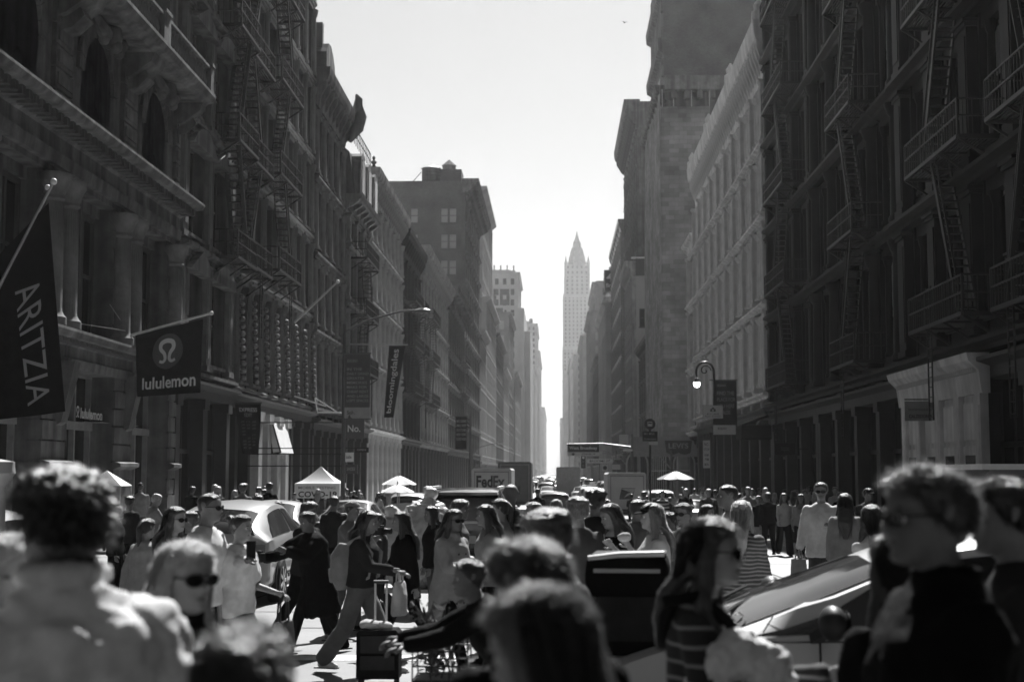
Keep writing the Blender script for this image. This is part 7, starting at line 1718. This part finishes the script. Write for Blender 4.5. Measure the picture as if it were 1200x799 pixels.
small('camera', 'black camera with lens held by the person in the black coat', 'camera', hand(*c6, 1) + V(.02, -.02, 0), -50, camera_); small('camera', 'camera raised by the man in the pale cap', 'camera', hand(*c7, 0) + V(.03, 0, .02), 70, camera_)
# puffy coat and strap of the striped woman
t7, f7 = F7; p = hand(t7, f7, 1) + V(.06, -.02, -.06)
t = thing('puffy_coat', 'puffy white coat bundled over the arm of the woman in stripes', 'coat', at(862, 797, 4.75)); mb = MB(); mb.tube([(-.12, 0, -.05), (-.06, 0, .05), (.02, 0, .09), (.1, 0, .05), (.14, .02, -.1), (.15, .02, -.3)], [.06, .08, .085, .085, .09, .09], 14).tube([(-.1, 0, -.08), (0, -.02, -.15), (.08, 0, -.25)], [.06, .08, .08], 12); soft(mb, 'quilted_cloth', CL['white'], t, .009, .05, tex=TEX3)
t = thing('sling_strap', 'wide black sling strap across the striped knit top', 'strap', on(t7, f7, (0, 0, 1.2)), t7.rotation_euler.z)
MB().tube([(-.1, .1, .26), (-.11, -.02, .285), (-.09, -.12, .2), (.02, -.165, .02), (.12, -.13, -.15), (.17, 0, -.2)], .02, 6, sy=.35).build('webbing', CL['black'], t, True)
# delivery box on the cyclist
c = at(741, 640, 8.2); t = thing('delivery_box', 'large square black delivery backpack with a bright reflective strip along its top', 'delivery bag', (at(737, 700, 8.1).x, 8.1, at(737, 763, 8.1).z), rad(-6))
w = 47 * 8.1 / F; h = at(737, 650, 8.1).z - at(737, 763, 8.1).z
mb = MB(); mb.prism([(-w, 0), (w, 0), (w * .98, h * .93), (w * .9, h), (-w * .9, h), (-w * .98, h * .93)], 'y', -.2, .2); o = soft(mb, 'box_bag', CL['black'], t, .014, .01, 1)
MB().tube([(-w * .93, -.19, h - .01), (-w * .2, -.2, h + .012), (w * .9, -.2, h + .02)], .016, 8).build('edge_piping', M['white'], t, True); MB().box(-w * .8, w * .8, -.208, -.2, h * .84, h * .88).build('reflective_strip', M['metal'], t); MB().box(-w * .7, w * .7, -.212, -.203, .08, h * .6).build('front_pocket', CL['charcoal'], t)
MB().prism([(-w * .9, h - .005), (w * .9, h - .005), (w * .93, h + .02), (-w * .85, h + .012)], 'y', -.18, .19).build('lid', CL['dark'], t)
# bicycle
bx = at(560, 760, 7.9); Y = 8.0; ox = at(655, 553, Y).x; t = thing('bicycle', 'bicycle with a cluttered front basket at the bottom centre, behind the bowed head', 'bicycle', (ox, Y, 0), rad(180))
def wheelb(x):
    mb = MB(); r = .33; mb.tube([(x + r * math.cos(a), 0, .345 + r * math.sin(a)) for a in [2 * math.pi * k / 28 for k in range(29)]], .018, 8, cap=False); o = mb.build('wheel', M['tyre'], t, True)
    mb = MB()
    for k in range(18): a = 2 * math.pi * k / 18; mb.bar((x, 0, .345), (x + .31 * math.cos(a), 0, .345 + .31 * math.sin(a)), .004)
    mb.ball((x, 0, .345), .03); mb.build('spokes', M['metal'], o)
wheelb(.55); wheelb(-.5)
mb = MB()
for a, b_ in (((-.5, 0, .345), (-.1, 0, .3)), ((-.1, 0, .3), (.38, 0, .85)), ((-.1, 0, .3), (-.22, 0, .85)), ((-.22, 0, .82), (.36, 0, .88)), ((-.5, 0, .345), (-.21, 0, .8)), ((.36, 0, .95), (.55, 0, .345))): mb.tube([a, b_], .018, 8)
mb.build('frame', M['black'], t, True); MB().tube([(.1, -.3, 1.03), (.26, -.27, 1.06), (.36, -.05, 1.0), (.36, .05, 1.0), (.26, .27, 1.06), (.1, .3, 1.03)], .014, 8).build('handlebar', M['white'], t, True); MB().ball((-.25, 0, .93), .09, 12, 6, (1.5, .8, .35)).build('saddle', M['black'], t, True)
for s_ in (-1, 1): MB().tube([(.3, s_ * .27, 1.06), (.06, s_ * .31, 1.03)], .02, 8).build('grip', M['sign_white'], t, True)
bk = MB()
for z in (.72, .8, .88, .96): bk.tube([(.5, -.16, z), (.8, -.16, z), (.8, .16, z), (.5, .16, z), (.5, -.16, z)], .006, 5)
for k in range(8): bk.bar((.5 + .3 * (k % 4) / 3, -.16 if k < 4 else .16, .7), (.5 + .3 * (k % 4) / 3, -.16 if k < 4 else .16, .97), .008)
bk.build('basket', M['black'], t); r3 = random.Random(4)
tc = thing('basket_load', 'leafy clutter in the front basket of the bicycle', 'plants', (ox - .65, Y, .74)); lv = MB()
for k in range(150):
    c = V(r3.uniform(-.17, .17), r3.uniform(-.15, .15), r3.uniform(0, .4)); a, b_ = V(r3.uniform(-1, 1), r3.uniform(-1, 1), r3.uniform(-1, 1)).normalized() * r3.uniform(.015, .035), V(r3.uniform(-1, 1), r3.uniform(-1, 1), r3.uniform(-1, 1)).normalized() * .018
    lv.add([c - a, c + b_, c + a, c - b_], [(0, 1, 2, 3)])
lv.build('leaves', CL['mid'], tc, kind='stuff'); mb = MB()
for k in range(9): mb.tube([(r3.uniform(-.08, .08), r3.uniform(-.08, .08), -.02), (r3.uniform(-.14, .14), r3.uniform(-.12, .12), .36)], .005, 5)
mb.build('stems', CL['dark'], tc, kind='stuff')
# stroller-like hand cart with clear bags of cans
Y = 19.5; cx = at(482, 553, Y).x; g = ground(cx, Y); t = thing('hand_cart', 'low grey hand cart loaded with big cloudy plastic bags behind the woman in black', 'cart', (cx, Y, g))
MB().box(-.55, .55, -.3, .3, .28, .33).build('deck', M['metal'], t); MB().tube([(-.55, -.25, .3), (-.62, -.25, 1.0), (-.62, .25, 1.0), (-.55, .25, .3)], .016, 8).build('push_handle', M['metal'], t, True)
for sx in (-1, 1):
    for sy in (-1, 1): mb = MB(); mb.lathe([(.05, -.02), (.13, -.02), (.13, .02), (.05, .02)], n=16); mb.v = [(x + sx * .4, z + sy * .27, y + .132) for x, y, z in mb.v]; mb.build('wheel', M['tyre'], t)
for (px, py, r, lab) in ((456, 632, .3, 'left cloudy plastic bag on the hand cart'), (500, 617, .36, 'tallest cloudy plastic bag on the hand cart, tied on top'), (478, 655, .34, 'middle cloudy plastic bag low on the hand cart'), (512, 648, .27, 'right-hand cloudy plastic bag low on the hand cart')):
    p = at(px, py, Y); z0 = .34 if py > 640 else p.z - g - r * .9
    tb = thing('plastic_bag', lab, 'plastic bag', (p.x, Y + (0 if py > 640 else .05), g + z0)); mb = MB(); mb.ball((0, 0, r * .9), r, 20, 14, (1, .85, .95)); mb.tube([(0, 0, r * 1.7), (.02, 0, r * 1.95), (.05, 0, r * 2.25)], [.08, .035, .09], 10); soft(mb, 'bag_film', M['plastic'], tb, .018, .09, 1)
# umbrellas aside: litter basket and parking meter on the left pavement
p = V(-8.3, 38, ground(-8.3, 38)); t = thing('litter_basket', 'wire litter basket at the left kerb beyond the white cars', 'litter basket', p); mb = MB()
for k in range(20): a = 2 * math.pi * k / 20; mb.bar((.24 * math.cos(a), .24 * math.sin(a), 0), (.3 * math.cos(a), .3 * math.sin(a), .85), .012)
mb.build('wire_sides', M['escape'], t)
for z, r in ((.02, .25), (.4, .27), (.85, .3)): MB().tube([(r * math.cos(a), r * math.sin(a), z) for a in [2 * math.pi * k / 20 for k in range(21)]], .014, 6, cap=False).build('hoop', M['escape'], t)
c = at(732, 27, 150); t = thing('bird', 'tiny dark bird gliding high in the empty sky at the upper right', 'bird', c, rad(25))
mb = MB(); mb.tube([(0, .2, 0), (0, .05, .02), (0, -.15, .01), (0, -.24, 0)], [.02, .06, .05, .015], 8); mb.build('body', CL['dark'], t, True)
for sx in (-1, 1): MB().add([(0, -.06, .03), (sx * .2, -.1, .12), (sx * .42, 0, .06), (sx * .2, .03, .11), (0, .08, .03), (0, 0, .015), (sx * .2, -.03, .1)], [(0, 1, 6, 5), (5, 6, 3, 4), (1, 2, 6), (6, 2, 3), (0, 5, 4)]).build('wing', CL['dark'], t)
# trench coat buttons
t0, f0 = c10
for k in range(5):
    for sx in (-.055, .05): o = MB().ball((0, 0, 0), .012, 8, 5, (1, .5, 1)).build('button', M['black'], t0); zz = 1.3 - k * .13; o.location = f0.ub(V(sx, -.178 - .002 * k, zz)) + V(0, 0, f0.dz)
bake()
# ---------------------------------------------------------------- haze: one closed box of even air round everything
hz = bpy.data.materials.new('haze_air'); hz.use_nodes = True; t_ = hz.node_tree
t_.nodes.remove(t_.nodes['Principled BSDF']); pv = t_.nodes.new('ShaderNodeVolumePrincipled')
pv.inputs['Color'].default_value = (.95, .95, .95, 1); pv.inputs['Density'].default_value = .00015; pv.inputs['Anisotropy'].default_value = .5
t_.links.new(pv.outputs[0], t_.nodes['Material Output'].inputs['Volume'])
MB().box(-395, 395, -64, 2410, -2.0, 262).build('haze', hz, kind='stuff')
